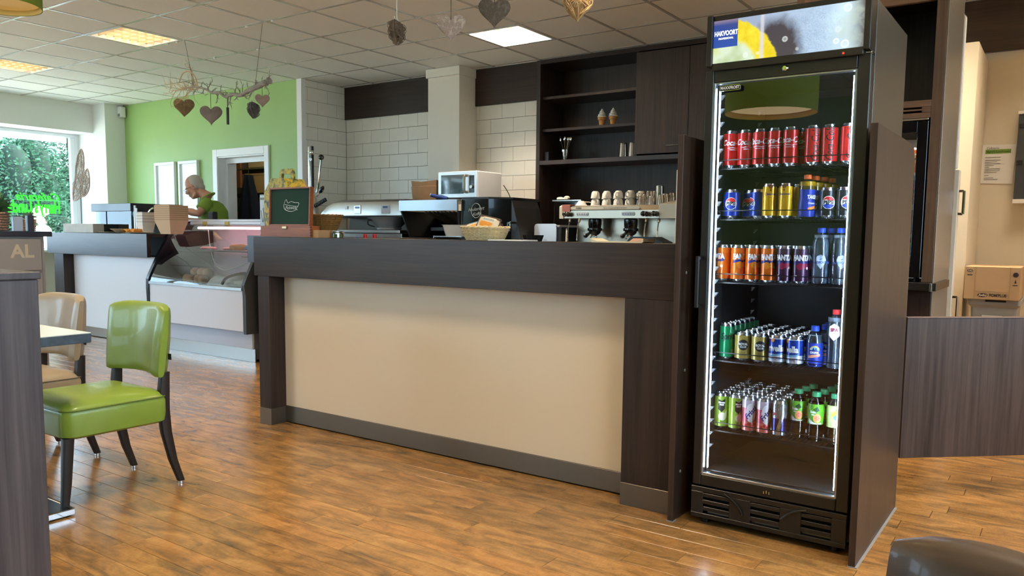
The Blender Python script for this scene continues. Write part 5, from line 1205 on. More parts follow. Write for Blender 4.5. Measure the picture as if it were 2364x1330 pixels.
q.ring(rings); tag(q.build('white_towel', [M('white printed towel', (226, 232, 228), .85, vary=.08, vscale=14)], None), 'white towel with green print lying in the display case', 'towel')
tag(MB().tube(cr([(-6.34, 4.33, .69), (-6.28, 4.34, .75), (-6.15, 4.40, .79), (-6.03, 4.44, .785)], 5), .013, 8).build('serving_tongs', [M('dark handle', (70, 60, 54), .5)], None), 'dark curved serving tongs lying on the white towel', 'tongs')
for k, (x, w_, c, lb) in enumerate(((-7.0, .16, (226, 150, 150), 'pink meat pack at the left of the display shelf'), (-6.62, .20, (232, 158, 158), 'pink meat slices in the middle of the display shelf'), (-6.20, .30, (236, 150, 150), 'pink meat slices at the right of the display shelf'))):
    q = MB()
    for j in range(5): q.ell((-w_/2+w_*(j+.5)/5, .0+.01*(j % 2), .016), (w_/8, .05, .016), 10, 6)
    tag(q.build('meat_slices', M('pink meat %d' % k, c, .5), None, (x, 4.64, .986)), lb, 'meat', 'meat on the display shelf')
tag(MB().tube([(-.12, 0, .03), (.06, 0, .035), (.13, 0, .03)], [.03, .032, .02], 12).cyl((.10, 0, .032), (.14, 0, .03), .024, n=12, mat=1).build('piping_bag', [M('orange snack roll', (232, 150, 90), .5), M('blue wrapper end', (120, 160, 200), .5)], None, (-6.47, 4.62, .986)), 'orange roll with pale blue end on the display shelf', 'roll')
for k in range(4): pb(dc, 'rack_bar', M('brass rack bar', (190, 160, 100), .35, .7), (-6.45, -6.0, 4.62+.06*k, 4.628+.06*k, .925, .933), b=0)
tag(MB().tube(cr([(-7.16, 4.75, 1.18), (-7.15, 4.76, 1.0), (-7.10, 4.78, .84), (-6.95, 4.80, .78), (-6.75, 4.9, .86)], 6), .005, 6).build('lamp_cable', [M('white cable', (220, 214, 206), .5)], None), 'white cable hanging inside the display case', 'cable')
# ================================================================ things on the left counter
LT_ = 1.1345
gt = thing('glass_display_box', 'square glass display box with black top on the left counter', 'display box', (-8.75, 4.82, LT_))
MB().box(-.435, .395, -.20, .20, .24, .325, .004).build('black_top', M('black box top', (24, 28, 38), .3), gt)
GB = thin_glass('smoky box glass', (.62, .68, .70), 1.5, 1.2)
MB().box(-.375, -.367, -.18, .18, .006, .24).box(.357, .365, -.18, .18, .006, .24).box(-.366, .356, -.18, -.172, .006, .24).box(-.366, .356, .172, .18, .006, .24).build('glass_wall', GB, gt)
MB().box(-.385, .375, -.19, .19, 0, .006).build('base', STEEL_D, gt)
MB().box(-.25, .30, -.10, .15, .006, .20, .01).build('inner_bin', M('grey steel bin', (120, 128, 128), .4, .4), gt)
MB().cyl((.41, -.16, 0), (.41, -.16, .30), .015, n=12).cyl((.46, -.17, 0), (.46, -.17, .27), .012, n=12).build('post', STEEL, gt)
fc = thing('faucet', 'chrome mixer tap with long lever behind the plate', 'faucet', (-8.10, 4.62, LT_))
MB().lathe([(.028, 0), (.028, .01), (.02, .02), (.018, .09)], 16).tube(cr([(0, 0, .08), (.02, .01, .16), (.06, .03, .24), (.10, .05, .27)], 5), .010, 8).build('lever_body', CHROME, fc)
MB().tube(cr([(0, 0, .06), (.06, .02, .11), (.14, .05, .13), (.20, .07, .12), (.21, .075, .06)], 5), .011, 8).build('spout', CHROME, fc)
o = thing('leaf_ornament', 'woven twig leaf ornament on a thin rod with a pale block base', 'ornament', (-9.16, 4.50, LT_))
MB().box(-.30, .36, -.06, .06, 0, .10, .003).build('block_base', [M('pale limed wood', (196, 186, 172), .7, vary=.08)], o)
MB().cyl((-.0, 0, .10), (-.0, 0, .45), .006, n=8).build('rod', M('grey rod', (120, 116, 112), .4, .6), o)
TW = M('grey twigs', (196, 182, 168), .8, vary=.2, vscale=30)
OUT = [(.02, .40), (-.16, .36), (-.14, .50), (-.10, .62), (-.07, .75), (-.02, .86), (.05, .92), (.095, .86), (.10, .76), (.085, .68), (.11, .665), (.17, .70), (.20, .64), (.205, .54), (.17, .46), (.09, .41)]
oc = cr([(x, 0, z) for x, z in OUT], 4, closed=True)
q = MB(); q.tube(oc, .008, 6, closed=True)
rnd = random.Random(4); pts = [p for p in oc]
def inside(x, z):
    c = False; n_ = len(oc)
    for i in range(n_):
        a, b = oc[i], oc[(i+1) % n_]
        if (a[2] > z) != (b[2] > z) and x < (b[0]-a[0])*(z-a[2])/(b[2]-a[2])+a[0]: c = not c
    return c
for k in range(130):
    a = rnd.choice(pts); b = rnd.choice(pts)
    if (Vector(a)-Vector(b)).length < .05: continue
    if all(inside(a[0]+(b[0]-a[0])*t, a[2]+(b[2]-a[2])*t) for t in (.15, .35, .5, .65, .85)):
        dy = rnd.uniform(-.02, .02); q.tube([a, ((a[0]+b[0])/2, dy, (a[2]+b[2])/2), b], .0032, 5)
w_ = q.build('woven_leaf', TW, o); w_['kind'] = 'stuff'
def dish(label, loc, r, col, h=.02, tilt=(0, 0, 0)):
    q = MB().lathe([(r*.55, 0), (r*.62, .002), (r, h), (r*.985, h+.002), (r*.6, .005), (.0001, .004)], 28)
    p_ = q.build('plate', M('plate '+str(col), col, .5), None, loc); p_.rotation_euler = tilt
    return tag(p_, label, 'plate', 'plates on the left counter')
dish('wide tan plate in front of the tap on the left counter', (-8.16, 4.46, LT_+.006), .155, (206, 178, 140), .04)
dish('flat pale plate under the tan plate on the left counter', (-8.40, 4.44, LT_), .13, (222, 206, 180), .012)
dish('flat pale plate at the right under the orange napkin', (-7.90, 4.46, LT_), .14, (226, 204, 170), .012)
q = MB(); q.ring([[(x, .05*math.cos(a), .014+.012*math.sin(a)+.012*math.sin(3*x*20)) for a in [2*PI*j/10 for j in range(10)]] for x in [-.12+.24*k/8 for k in range(9)]])
tag(q.build('orange_napkin', [M('orange and yellow napkin', (236, 150, 60), .7, vary=.3, vscale=18)], None, (-7.95, 4.41, LT_+.014)), 'folded orange and yellow napkin on the plates', 'napkin')
def tray_stack(label, loc, w0, d0, w1, d1, h, n_, col):
    t = thing('tray_stack', label, 'food trays', loc, 0, 'stacks of nested paper trays')
    tm_ = M('kraft tray '+str(col), col, .75); ed = M('pale kraft '+str(col), tuple(min(255, c+26) for c in col), .7)
    for k in range(n_):
        z = h*.55*k/n_
        a = [(-w0/2, -d0/2), (w0/2, -d0/2), (w0/2, d0/2), (-w0/2, d0/2)]; b = [(-w1/2, -d1/2), (w1/2, -d1/2), (w1/2, d1/2), (-w1/2, d1/2)]
        zt = h*.45+h*.55*(k+1)/n_
        q = MB(); q.ring([[(x*(1-(0.0)), y, z) for x, y in a], [(x, y, zt) for x, y in b], [(x*.965, y*.965, zt) for x, y in b], [(x*.93, y*.93, z+.004) for x, y in a]], smooth=False, caps=True)
        if k == n_-1 or k % 1 == 0: q.build('paper_tray', tm_ if k % 2 else ed, t)
    return t
tray_stack('big stack of nested brown paper trays nearest the display case', (-7.33, 4.46, LT_), .17, .13, .27, .20, .28, 15, (186, 150, 112))
tray_stack('narrow stack of nested paper trays behind the big stack', (-7.70, 4.66, LT_), .12, .12, .24, .16, .30, 14, (176, 140, 108))
tray_stack('low pale stack of paper trays at the far left of the three', (-7.86, 4.50, LT_), .08, .10, .12, .14, .22, 8, (214, 206, 194))
tag(MB().box(-.06, .06, -.04, .04, 0, .11, .012).box(-.05, .05, -.03, .03, .11, .13, .005).build('card_terminal', [BLACK], None, (-7.60, 4.93, 1.2845)), 'black card terminal held low in front of the man', 'terminal') if 0 else None
# plants and menu holders on the grey cabinet
KT = 1.1502
def leaf_plant(name, label, loc, pot_r, pot_h, n_, rad_, h0, potcol, leafcol, seed):
    t = thing(name, label, 'plant', loc, 0, 'potted plants on the grey cabinet')
    q = MB(); n2 = 28
    for j in range(7):
        z = pot_h*(j+.5)/7; r = pot_r*(.82+.18*(z/pot_h))
        q.tube([((r+.0025*(1 if (k+j) % 2 else -1))*math.cos(PI*k/n2*1), (r+.0025*(1 if (k+j) % 2 else -1))*math.sin(PI*k/n2*1), z) for k in range(2*n2)], pot_h/15, 5, closed=True)
    q.lathe([(pot_r*.8, 0), (pot_r*.82, .002), (pot_r*.97, pot_h), (pot_r*.9, pot_h), (pot_r*.85, pot_h*.9), (.0001, pot_h*.9)], 24)
    q.build('woven_pot', M('woven pot '+name+str(potcol), potcol, .75, vary=.15, vscale=60), t)
    r_ = random.Random(seed); q = MB()
    for k in range(n_):
        a = r_.uniform(0, 2*PI); el = r_.uniform(.25, 1.35); ln = rad_*r_.uniform(.6, 1.1)
        d = Vector((math.cos(a)*math.cos(el), math.sin(a)*math.cos(el), math.sin(el))); s_ = d.cross(Vector((0, 0, 1))).normalized()*ln*.11
        b = Vector((math.cos(a)*pot_r*.4*r_.random(), math.sin(a)*pot_r*.4*r_.random(), pot_h*.9+r_.uniform(0, h0)))
        m_ = b+d*ln*.55+Vector((0, 0, ln*.05)); e = b+d*ln-Vector((0, 0, ln*.22*math.cos(el)))
        q.add([tuple(b), tuple(m_+s_), tuple(e), tuple(m_-s_)], [(0, 1, 2), (0, 2, 3)])
    f = q.build('foliage', M('plant leaves '+str(leafcol), leafcol, .5, vary=.35, vscale=14), t); f['kind'] = 'stuff'
    return t
leaf_plant('potted_plant', 'leafy green plant in a brown woven pot on the grey cabinet', (-5.95, 2.365, KT), .075, .125, 150, .12, .05, (128, 100, 82), (70, 104, 62), 2)
leaf_plant('potted_plant', 'small grey-green plant in a tan woven pot behind the menu holder', (-6.25, 2.70-.03, KT-.0155+.0155), .042, .085, 60, .055, .03, (168, 140, 108), (120, 136, 110), 5).location = (-6.06, 2.615, KT)
mh = thing('menu_holder', 'dark blue-grey menu holder block between the two plants', 'menu holder', (-5.93, 2.55, KT))
MB().box(-.02, .02, -.005, .035, 0, .108, .002).build('dark_block', M('dark slate block', (44, 48, 60), .4), mh)
tag(MB().box(-.015, .015, -.03, .03, 0, .098, .002).build('pale_menu_card', [M('pale blue grey card', (160, 172, 190), .4)], None, (-5.95, 2.495, KT)), 'pale blue-grey card holder left of the dark menu block', 'card')
# behind the short counter: sign, lunch box, gift
sgn = thing('sign_holder', 'upright clear sign holder with pale drawing behind the tea box', 'sign', (-5.80, 4.42, LT_))
MB().box(-.09, .09, -.006, .006, 0, .36, .003).build('dark_frame', BLACK, sgn)
MB().box(-.082, .082, -.0085, -.0062, .012, .35).build('sheet', M('pale blue sheet', (206, 218, 224), .6), sgn)
MB().tube(cr([(-.07, -.0095, .22), (-.05, -.0095, .12), (-.03, -.0095, .16), (-.04, -.0095, .24)], 5), .003, 5).box(-.08, .08, -.0092, -.0086, .31, .33).box(-.08, .08, -.0092, -.0086, .03, .05).build('print', M('grey print', (130, 128, 126), .6), sgn)
lb = thing('lunch_box', 'yellow and green printed cardboard carry box behind the tea box lid', 'box', (-5.63, 4.50, LT_))
PRN = bpy.data.materials.new('printed carry box'); 
m, n, l, b, out = new_mat('yellow green jungle print'); v = coords(n, l)
l.new(ramp(n, l, noise(n, l, v, 16, 4, .6, 1.2).outputs[0], [(.34, L(64, 66, 34)), (.42, L(120, 122, 60)), (.5, L(176, 158, 52)), (.6, L(210, 176, 44)), (.68, L(150, 130, 90))]).outputs[0], b.inputs['Base Color']); b.inputs['Roughness'].default_value = .6
JP = m; bpy.data.materials.remove(PRN)
MB().prism([(-.165, 0), (.165, 0), (.165, .37), (.09, .49), (-.07, .49), (-.165, .37)], -.11, .11, 'Y').build('carton', JP, lb)
q = MB()
q.prism([(-.08, .49), (-.08, .54), (-.055, .575), (.075, .575), (.10, .54), (.10, .49), (.07, .49), (.065, .53), (-.045, .53), (-.05, .49)], -.012, .012, 'Y'); q.build('carry_handle', JP, lb)
q = MB()
rr2 = random.Random(8)
for k in range(26):
    a = rr2.uniform(0, 2*PI); z = rr2.uniform(.02, .28); r = .10*(1-.4*z)
    c = Vector((r*math.cos(a)*.9, r*math.sin(a)*.6, z)); d = Vector((rr2.uniform(-1, 1), rr2.uniform(-1, 1), rr2.uniform(-.4, 1))).normalized()*.07; e = Vector((rr2.uniform(-1, 1), rr2.uniform(-1, 1), rr2.uniform(-1, 1))).normalized()*.05
    q.add([tuple(c-d), tuple(c+e), tuple(c+d), tuple(c-e*.6)], [(0, 1, 2), (0, 2, 3)])
q.ell((0, 0, .10), (.07, .05, .10), 10, 8)
gp = tag(q.build('gift_wrap', [M('cream cellophane wrap', (206, 200, 172), .3)], None, (-6.05, 4.80, 1.2845)), 'crumpled cream gift wrap on top of the display case', 'gift'); gp['label'] = 'crumpled cream cellophane bundle on the right end of the display case'
# lever machine in the corner
lv = thing('lever_press', 'chrome lever press with black ball levers in front of the tiled corner', 'press', (-6.33, 5.42, .0))
pb(lv, 'stand', STEEL_D, (-6.52, -6.10, 5.25, 5.49, .0, .98))
MB().cyl((-6.41, 5.42, .98), (-6.41, 5.42, 2.03), .022, n=14).build('column', CHROME, lv, world=True)
MB().box(-6.392, -6.37, 5.405, 5.435, 1.62, 2.035, .003).build('black_rail', BLACK, lv, world=True)
MB().cyl((-6.385, 5.40, 1.97), (-6.335, 5.38, 1.97), .016, n=12).ell((-6.335, 5.38, 1.965), .022, 10, 8).cyl((-6.38, 5.39, 1.90), (-6.36, 5.38, 1.90), .016, n=10).build('clamp_knob', CHROME, lv, world=True)
MB().tube([(-6.30, 5.40, 1.57), (-6.275, 5.40, 1.62), (-6.225, 5.40, 1.90)], .010, 8).build('lever_rod', CHROME, lv, world=True)
MB().ell((-6.222, 5.40, 1.915), .028, 14, 10).build('lever_ball', BLACKG, lv, world=True)
MB().tube([(-6.30, 5.40, 1.53), (-6.24, 5.39, 1.56)], .009, 8).build('lever_rod', CHROME, lv, world=True)
MB().ell((0, 0, 0), (.022, .022, .045), 12, 8, xf=Matrix.Translation((-6.205, 5.385, 1.595)) @ Matrix.Rotation(.7, 4, 'Y')).build('lever_grip', BLACKG, lv, world=True)
MB().lathe([(.075, 0), (.075, .30), (.06, .40), (.045, .52), (.02, .57)], 18, (-6.38, 5.42, .98)).build('cylinder_body', STEEL, lv, world=True)
MB().cyl((-6.345, 5.345, 1.50), (-6.34, 5.335, 1.50), .04, n=18).build('round_badge', M('red and white badge', (226, 190, 186), .5), lv, world=True)
q = MB(); q.tube([(-6.28+.003*k, 5.36+.016*math.cos(k*.9), 1.43+.0012*k+.016*math.sin(k*.9)) for k in range(56)], .007, 6)
q.build('coil_hose', BLACK, lv, world=True)
# ================================================================ the man behind the counter, the woman outside
def remesh_obj(mb, name, mats, voxel, parent=None, smooth_it=4):
    o = mb.build(name, mats)
    md = o.modifiers.new('r', 'REMESH'); md.mode = 'VOXEL'; md.voxel_size = voxel; md.use_smooth_shade = True
    sm = o.modifiers.new('s', 'SMOOTH'); sm.factor = .5; sm.iterations = smooth_it
    bpy.context.view_layer.update()
    dg = bpy.context.evaluated_depsgraph_get(); me = bpy.data.meshes.new_from_object(o.evaluated_get(dg))
    o.modifiers.clear(); o.data = me
    for p in me.polygons: p.use_smooth = True
    if mats and not me.materials:
        for m_ in (mats if isinstance(mats, list) else [mats]): me.materials.append(m_)
    if parent is not None: o.parent = parent
    return o
def person(label, loc, fwd, skin, hairm, topm, botm, shoem, J, hair_long=False, glasses=False, voxel=.006, collar=True):
    # J: joints as (s forward, w to his left, z up); fwd: unit vector the figure faces
    f = Vector((fwd[0], fwd[1], 0)).normalized(); lf = Vector((-f.y, f.x, 0))
    W = Matrix(((f.x, lf.x, 0, 0), (f.y, lf.y, 0, 0), (0, 0, 1, 0), (0, 0, 0, 1)))
    root = thing('person', label, 'person', loc)
    Hc = Vector(J['head']); pit = J['pitch']
    HM = W @ Matrix.Translation(Hc) @ Matrix.Rotation(J.get('turn', 0), 4, 'Z') @ Matrix.Rotation(pit, 4, 'Y')
    B = MB()
    # skull and face
    B.ell((-.012, 0, .03), (.098, .078, .098), 24, 18, xf=HM)
    B.ell((.022, 0, -.045), (.074, .060, .082), 20, 14, xf=HM)
    B.ell((.058, 0, -.098), (.030, .030, .024), 14, 10, xf=HM)                      # chin
    B.ell((.080, 0, .012), (.018, .052, .014), 14, 8, xf=HM)                        # brow
    B.tube([(.088, 0, .006), (.104, 0, -.020), (.116, 0, -.036)], [.009, .012, .014], 10, xf=HM)
    for s in (-1, 1):
        B.ell((.104, s*.013, -.040), (.011, .009, .008), 10, 8, xf=HM)
        B.ell((.066, s*.044, -.030), (.024, .020, .022), 12, 8, xf=HM)              # cheek
        B.ell((-.006, s*.078, -.012), (.020, .010, .033), 12, 10, xf=HM)            # ear
        B.ell((.002, s*.086, .004), (.012, .006, .018), 10, 8, xf=HM)
        B.tube([(-.01, s*.058, -.07), (.03, s*.050, -.095), (.055, s*.02, -.105)], [.018, .018, .016], 8, xf=HM)
    B.ell((.092, 0, -.066), (.010, .024, .006), 12, 8, xf=HM); B.ell((.089, 0, -.077), (.010, .020, .007), 12, 8, xf=HM)
    nk = HM @ Vector((-.03, 0, -.07)); nb = W @ Vector(J['neck'])
    B.tube([tuple(nk), tuple((nk+nb)/2), tuple(nb)], [.056, .054, .068], 16)
    def pt(k): return W @ Vector(J[k])
    ch, hp = pt('chest'), pt('hip')
    def torso(mb, g, top=True):
        rings = []
        mid = (ch+hp)/2
        for c, ry, rx in ((nb-Vector((0, 0, .03)), .085, .075), (nb*.55+ch*.45, .185, .105), (ch, .195, .130), (mid, .175, .125), (hp*.8+mid*.2, .175, .125), (hp-Vector((0, 0, .06)), .17, .12)):
            rings.append([tuple(c+f*((rx+g)*math.cos(a))+lf*((ry+g)*math.sin(a))) for a in [2*PI*k/28 for k in range(28)]])
        mb.ring(rings)
    torso(B, -.018)
    for s, k in ((1, 'L'), (-1, 'R')):
        sh_, el, wr = pt('sh'+k), pt('el'+k), pt('wr'+k); fg = pt('fi'+k)
        B.ell(tuple(sh_), (.055, .055, .055), 14, 10)
        B.tube([tuple(sh_), tuple(sh_*.5+el*.5), tuple(el), tuple(el*.7+wr*.3), tuple(el*.35+wr*.65), tuple(wr)], [.050, .047, .041, .043, .034, .026], 14)
        d = (fg-wr).normalized(); side = d.cross(Vector((0, 0, 1))); side = side.normalized() if side.length > .1 else lf
        nrm = side.cross(d).normalized()
        palm = wr+d*.05
        B.ring([[tuple(wr+d*q_+side*(w__*math.cos(a))+nrm*(t_*math.sin(a))) for a in [2*PI*i/12 for i in range(12)]] for q_, w__, t_ in ((-.01, .026, .022), (.03, .038, .019), (.07, .042, .016), (.095, .040, .013))])
        for i, (off, ln) in enumerate(((-.030, .062), (-.010, .074), (.011, .070), (.030, .055))):
            b_ = wr+d*.088+side*off
            B.tube([tuple(b_), tuple(b_+d*ln*.45-nrm*.004), tuple(b_+d*ln*.78-nrm*.016), tuple(b_+d*ln*.98-nrm*.032)], [.0095, .0090, .0082, .0070], 8)
        tb0 = wr+d*.028-side*s*.030
        B.tube([tuple(tb0), tuple(tb0+d*.03-side*s*.022-nrm*.006), tuple(tb0+d*.062-side*s*.028-nrm*.014)], [.013, .011, .0085], 8)
        kn, an = pt('kn'+k), pt('an'+k); hj = hp+lf*(s*.09)-Vector((0, 0, .05))
        B.tube([tuple(hj), tuple(hj*.5+kn*.5), tuple(kn), tuple(kn*.7+an*.3), tuple(kn*.4+an*.6), tuple(an)], [.085, .07, .05, .052, .042, .032], 14)
        B.ring([[tuple(an+f*q_+lf*(w__*math.cos(a))+Vector((0, 0, dz+h_*math.sin(a)))) for a in [2*PI*i/10 for i in range(10)]] for q_, w__, h_, dz in ((-.06, .025, .03, -.045), (.0, .036, .045, -.035), (.08, .042, .028, -.052), (.16, .04, .018, -.062), (.19, .02, .01, -.066))])
    remesh_obj(B, 'body', [skin], voxel, root)
    # clothing
    S = MB(); torso(S, .006)
    for k in 'LR':
        sh_, el = pt('sh'+k), pt('el'+k); S.ell(tuple(sh_), (.066, .066, .064), 14, 10)
        q_ = J.get('sleeve', .72)
        S.tube([tuple(sh_), tuple(sh_.lerp(el, q_*.5)), tuple(sh_.lerp(el, q_))], [.064, .066, .070], 16)
    if collar: S.tube([tuple(nb+f*(.066*math.cos(a)+.008)+lf*(.066*math.sin(a))+Vector((0, 0, .02-.035*math.cos(a)))) for a in [2*PI*i/24 for i in range(24)]], .011, 8, closed=True)
    remesh_obj(S, 'shirt', [topm], .008, root, 5)
    T_ = MB()
    for s, k in ((1, 'L'), (-1, 'R')):
        kn, an = pt('kn'+k), pt('an'+k); hj = hp+lf*(s*.09)-Vector((0, 0, .03))
        T_.tube([tuple(hp+lf*(s*.07)), tuple(hj), tuple(hj*.5+kn*.5), tuple(kn), tuple(an+Vector((0, 0, .03)))], [.10, .102, .085, .068, .062], 16)
    T_.ell(tuple(hp), (.14, .16, .11), 18, 12)
    remesh_obj(T_, 'trousers', [botm], .012, root)
    for k in 'LR':
        an = pt('an'+k)
        MB().ring([[tuple(an+f*q_+lf*(w__*math.cos(a))+Vector((0, 0, dz+h_*math.sin(a)))) for a in [2*PI*i/12 for i in range(12)]] for q_, w__, h_, dz in ((-.075, .02, .025, -.045), (-.06, .034, .045, -.04), (.0, .044, .055, -.03), (.09, .05, .036, -.048), (.18, .046, .024, -.058), (.215, .02, .012, -.066))]).build('shoe', shoem, root)
    # hair, eyes, brows
    Hh = MB()
    if hair_long:
        Hh.ell((-.025, 0, .045), (.105, .092, .100), 20, 14, xf=HM).ell((-.11, 0, .045), (.06, .056, .056), 16, 12, xf=HM)
        for i in range(9): Hh.ell((-.11+.03*math.cos(i*1.7), .04*math.sin(i*2.3), .045+.035*math.cos(i*1.1)), (.026, .024, .024), 10, 8, xf=HM)
    else:
        Hh.ell((-.030, 0, .036), (.088, .0835, .094), 24, 16, xf=HM)
        for s in (-1, 1): Hh.ell((-.02, s*.066, -.005), (.032, .017, .040), 12, 8, xf=HM)
        Hh.ell((-.075, 0, -.03), (.034, .058, .045), 14, 10, xf=HM)
    remesh_obj(Hh, 'hair', [hairm], .007, root, 3)
    E_ = MB(); P_ = MB()
    for s in (-1, 1):
        E_.ell((.079, s*.031, -.008), (.0125, .0135, .011), 12, 8, xf=HM)
        P_.ell((.0895, s*.031, -.009), (.003, .006, .006), 10, 6, xf=HM)
        e = MB().tube([(.092, s*.012, .010), (.094, s*.032, .016), (.084, s*.052, .010)], [.003, .0042, .002], 6, xf=HM); e.build('eyebrow', hairm, root)
    E_.build('eyes', M('eye white', (232, 228, 222), .3), root)['kind'] = 'stuff'; P_.build('pupils', M('dark iris', (46, 40, 36), .2), root)['kind'] = 'stuff'
    if glasses:
        G = MB()
        for s in (-1, 1):
            G.tube([(.110, s*.034+.025*math.cos(a), -.010+.018*math.sin(a)) for a in [2*PI*i/20 for i in range(20)]], .0015, 5, closed=True, xf=HM)
            G.tube([(.110, s*.059, -.002), (.06, s*.080, .0), (.0, s*.088, .004), (-.02, s*.088, -.01)], .0016, 5, xf=HM)
        G.tube([(.111, -.009, -.006), (.115, 0, -.002), (.111, .009, -.006)], .0016, 5, xf=HM)
        G.build('glasses', M('thin steel spectacles', (120, 118, 116), .25, .9), root)['kind'] = 'stuff'
    return root
SKIN = M('weathered skin', (196, 140, 112), .5, sss=.06)
JM = dict(head=(.135, 0, 1.665), pitch=.46, turn=.12, neck=(-.03, 0, 1.545), chest=(-.085, 0, 1.40), hip=(-.13, 0, .98),
          shL=(-.075, .185, 1.475), elL=(-.02, .275, 1.36), wrL=(.24, .19, 1.41), fiL=(.40, .15, 1.405),
          shR=(-.02, -.165, 1.455), elR=(.10, -.24, 1.26), wrR=(.33, -.12, 1.30), fiR=(.48, -.05, 1.31),
          knL=(-.09, .10, .52), anL=(-.13, .11, .075), knR=(-.07, -.10, .52), anR=(-.12, -.11, .075), sleeve=.62)
man = person('man in a lime green polo shirt bending over the counter, wearing glasses', (-8.10, 5.36, 0), (-.826, -.565), SKIN, M('short grey hair', (176, 168, 156), .7),
             M('lime green polo', (124, 150, 52), .8, bumpy=.15, bscale=400), M('dark work trousers', (36, 40, 52), .8), M('black shoes', (24, 24, 24), .4), JM, glasses=True)
tag(MB().box(-.05, .05, -.03, .03, 0, .085, .01).build('card_reader', [BLACK], None), 'black card terminal behind the display case in front of the man', 'terminal').location = (-7.38, 4.95, 1.2845)
JW = dict(head=(.05, 0, 1.555), pitch=.1, neck=(-.0, 0, 1.41), chest=(-.01, 0, 1.25), hip=(-.02, 0, .90),
          shL=(0, .165, 1.35), elL=(.03, .21, 1.08), wrL=(.16, .18, .90), fiL=(.24, .16, .82), shR=(0, -.165, 1.35), elR=(.03, -.21, 1.08), wrR=(.16, -.18, .90), fiR=(.24, -.16, .82),
          knL=(.03, .09, .48), anL=(0, .09, .075), knR=(.03, -.09, .48), anR=(0, -.09, .075), sleeve=.8)
person('woman with blond pinned-up hair in white outside the window', (-14.05, 6.27, -.15), (-.45, -.89), M('fair skin', (226, 186, 164), .5, sss=.05), M('blond hair', (222, 190, 140), .6),
       M('white blouse', (200, 196, 194), .8), M('beige trousers', (190, 176, 156), .8), M('beige shoes', (170, 150, 128), .5), JW, hair_long=True, voxel=.009, collar=False)
# ================================================================ right-hand niche: tall unit with a second fridge
tu = thing('tall_unit', 'tall dark wood bar unit with open niche right of the drinks fridge', 'cabinet', (-.95, 5.0, 0))
pb(tu, 'base_cabinet', WENGE_Z, (-1.38, -.60, 4.68, 5.30, .105, .893))
pb(tu, 'plinth', STEEL_D, (-1.38, -.60, 4.70, 5.30, 0, .104))
pb(tu, 'worktop', M('dark stone slab', (38, 36, 36), .25), (-1.38, -.575, 4.65, 5.20, .894, .936))
UPR = wood('mid brown laminate', (66, 50, 40), (98, 78, 62), 'Z', .4)
pb(tu, 'upright', UPR, (-.655, -.602, 4.70, 5.32, .937, H-.003))
pb(tu, 'end_cladding', M('satin taupe laminate', (132, 122, 108), .33, .25), (-.6015, -.596, 4.703, 5.32, .0, H-.003))
pb(tu, 'upright', UPR, (-1.38, -1.34, 4.70, 5.32, .937, H-.003))
pb(tu, 'header', wood('tan brown laminate', (92, 68, 50), (136, 104, 80), 'X', .42), (-1.339, -.656, 4.70, 4.73, 2.415, H-.003))
pb(tu, 'niche_back', WENGE_Z, (-1.339, -.656, 5.28, 5.32, .937, H-.003))
pb(tu, 'niche_top', WENGE_X, (-1.339, -.656, 4.731, 5.279, 2.50, 2.52))
gb = [(-1.339, -.656, 4.70, 4.72, 1.868, 1.903), (-1.339, -.656, 4.70, 4.72, 1.849, 1.858), (-1.339, -.656, 4.70, 4.72, 1.81, 1.838), (-1.339, -1.25, 4.701, 4.719, 1.8385, 1.8675), (-.70, -.656, 4.701, 4.719, 1.8385, 1.8675)]
pb(tu, 'vent_board', wood('lighter brown laminate', (86, 62, 48), (124, 94, 74), 'X', .42), *gb)
pb(tu, 'niche_shelf', WENGE_X, (-1.339, -.656, 4.721, 5.279, 1.88, 1.90))
pb(tu, 'edge_strip', STEEL, (-.6, -.590, 4.60, 4.649, .894, .936), b=.001)
f2 = thing('drinks_fridge', 'small black glass-door bottle fridge standing in the wooden niche', 'fridge', (-1.0, 5.0, .937))
pb(f2, 'cabinet_shell', BLACKM, (-1.325, -1.30, 4.74, 5.25, .96, 1.80), (-.70, -.672, 4.74, 5.25, .96, 1.80), (-1.299, -.701, 4.74, 5.25, 1.76, 1.80), (-1.299, -.701, 4.74, 5.25, .96, 1.0), (-1.299, -.701, 5.22, 5.25, 1.001, 1.759))
pb(f2, 'top_trim', STEEL, (-1.325, -.664, 4.695, 4.74, 1.80, 1.808))
d2 = pb(f2, 'door', BLACKG, (-1.325, -1.28, 4.70, 4.738, .96, 1.795), (-.715, -.664, 4.70, 4.738, .96, 1.795), (-1.279, -.716, 4.70, 4.738, 1.735, 1.795), (-1.279, -.716, 4.70, 4.738, .96, 1.02))
o = MB().add([(-1.28, 4.715, 1.015), (-.714, 4.715, 1.015), (-.714, 4.715, 1.74), (-1.28, 4.715, 1.74)], [(0, 1, 2, 3)]).build('glass_pane', DOORGLASS); o.parent = d2; o.location = (1.0, -5.0, -.937)
pb(f2, 'name_badge', CHROME, (-.79, -.765, 4.695, 4.6995, 1.70, 1.706), b=0)
for z in (1.355, 1.525): pb(f2, 'shelf', WHITE, (-1.298, -.702, 4.80, 5.21, z-.012, z))
for x in (-1.3, -.69): MB().cyl((x, 4.78, .937), (x, 4.78, .96), .015, n=10).build('foot', BLACK, f2, world=True)
for x in (-1.3, -.69): MB().cyl((x, 5.2, .937), (x, 5.2, .96), .015, n=10).build('foot', BLACK, f2, world=True)
for k, x in enumerate((-.735, -.80, -.865, -.93)):
    put('orange soda can', ORD[k]+' orange soda can from the right in the small niche fridge', x, 4.86, 1.5255, R_(-20+8*k), 'orange soda cans in the niche fridge')
    put('red sugar-free cola can', ORD[k]+' red can with black script from the right in the niche fridge', x, 4.86, 1.3555, R_(-10), 'red cans in the niche fridge')
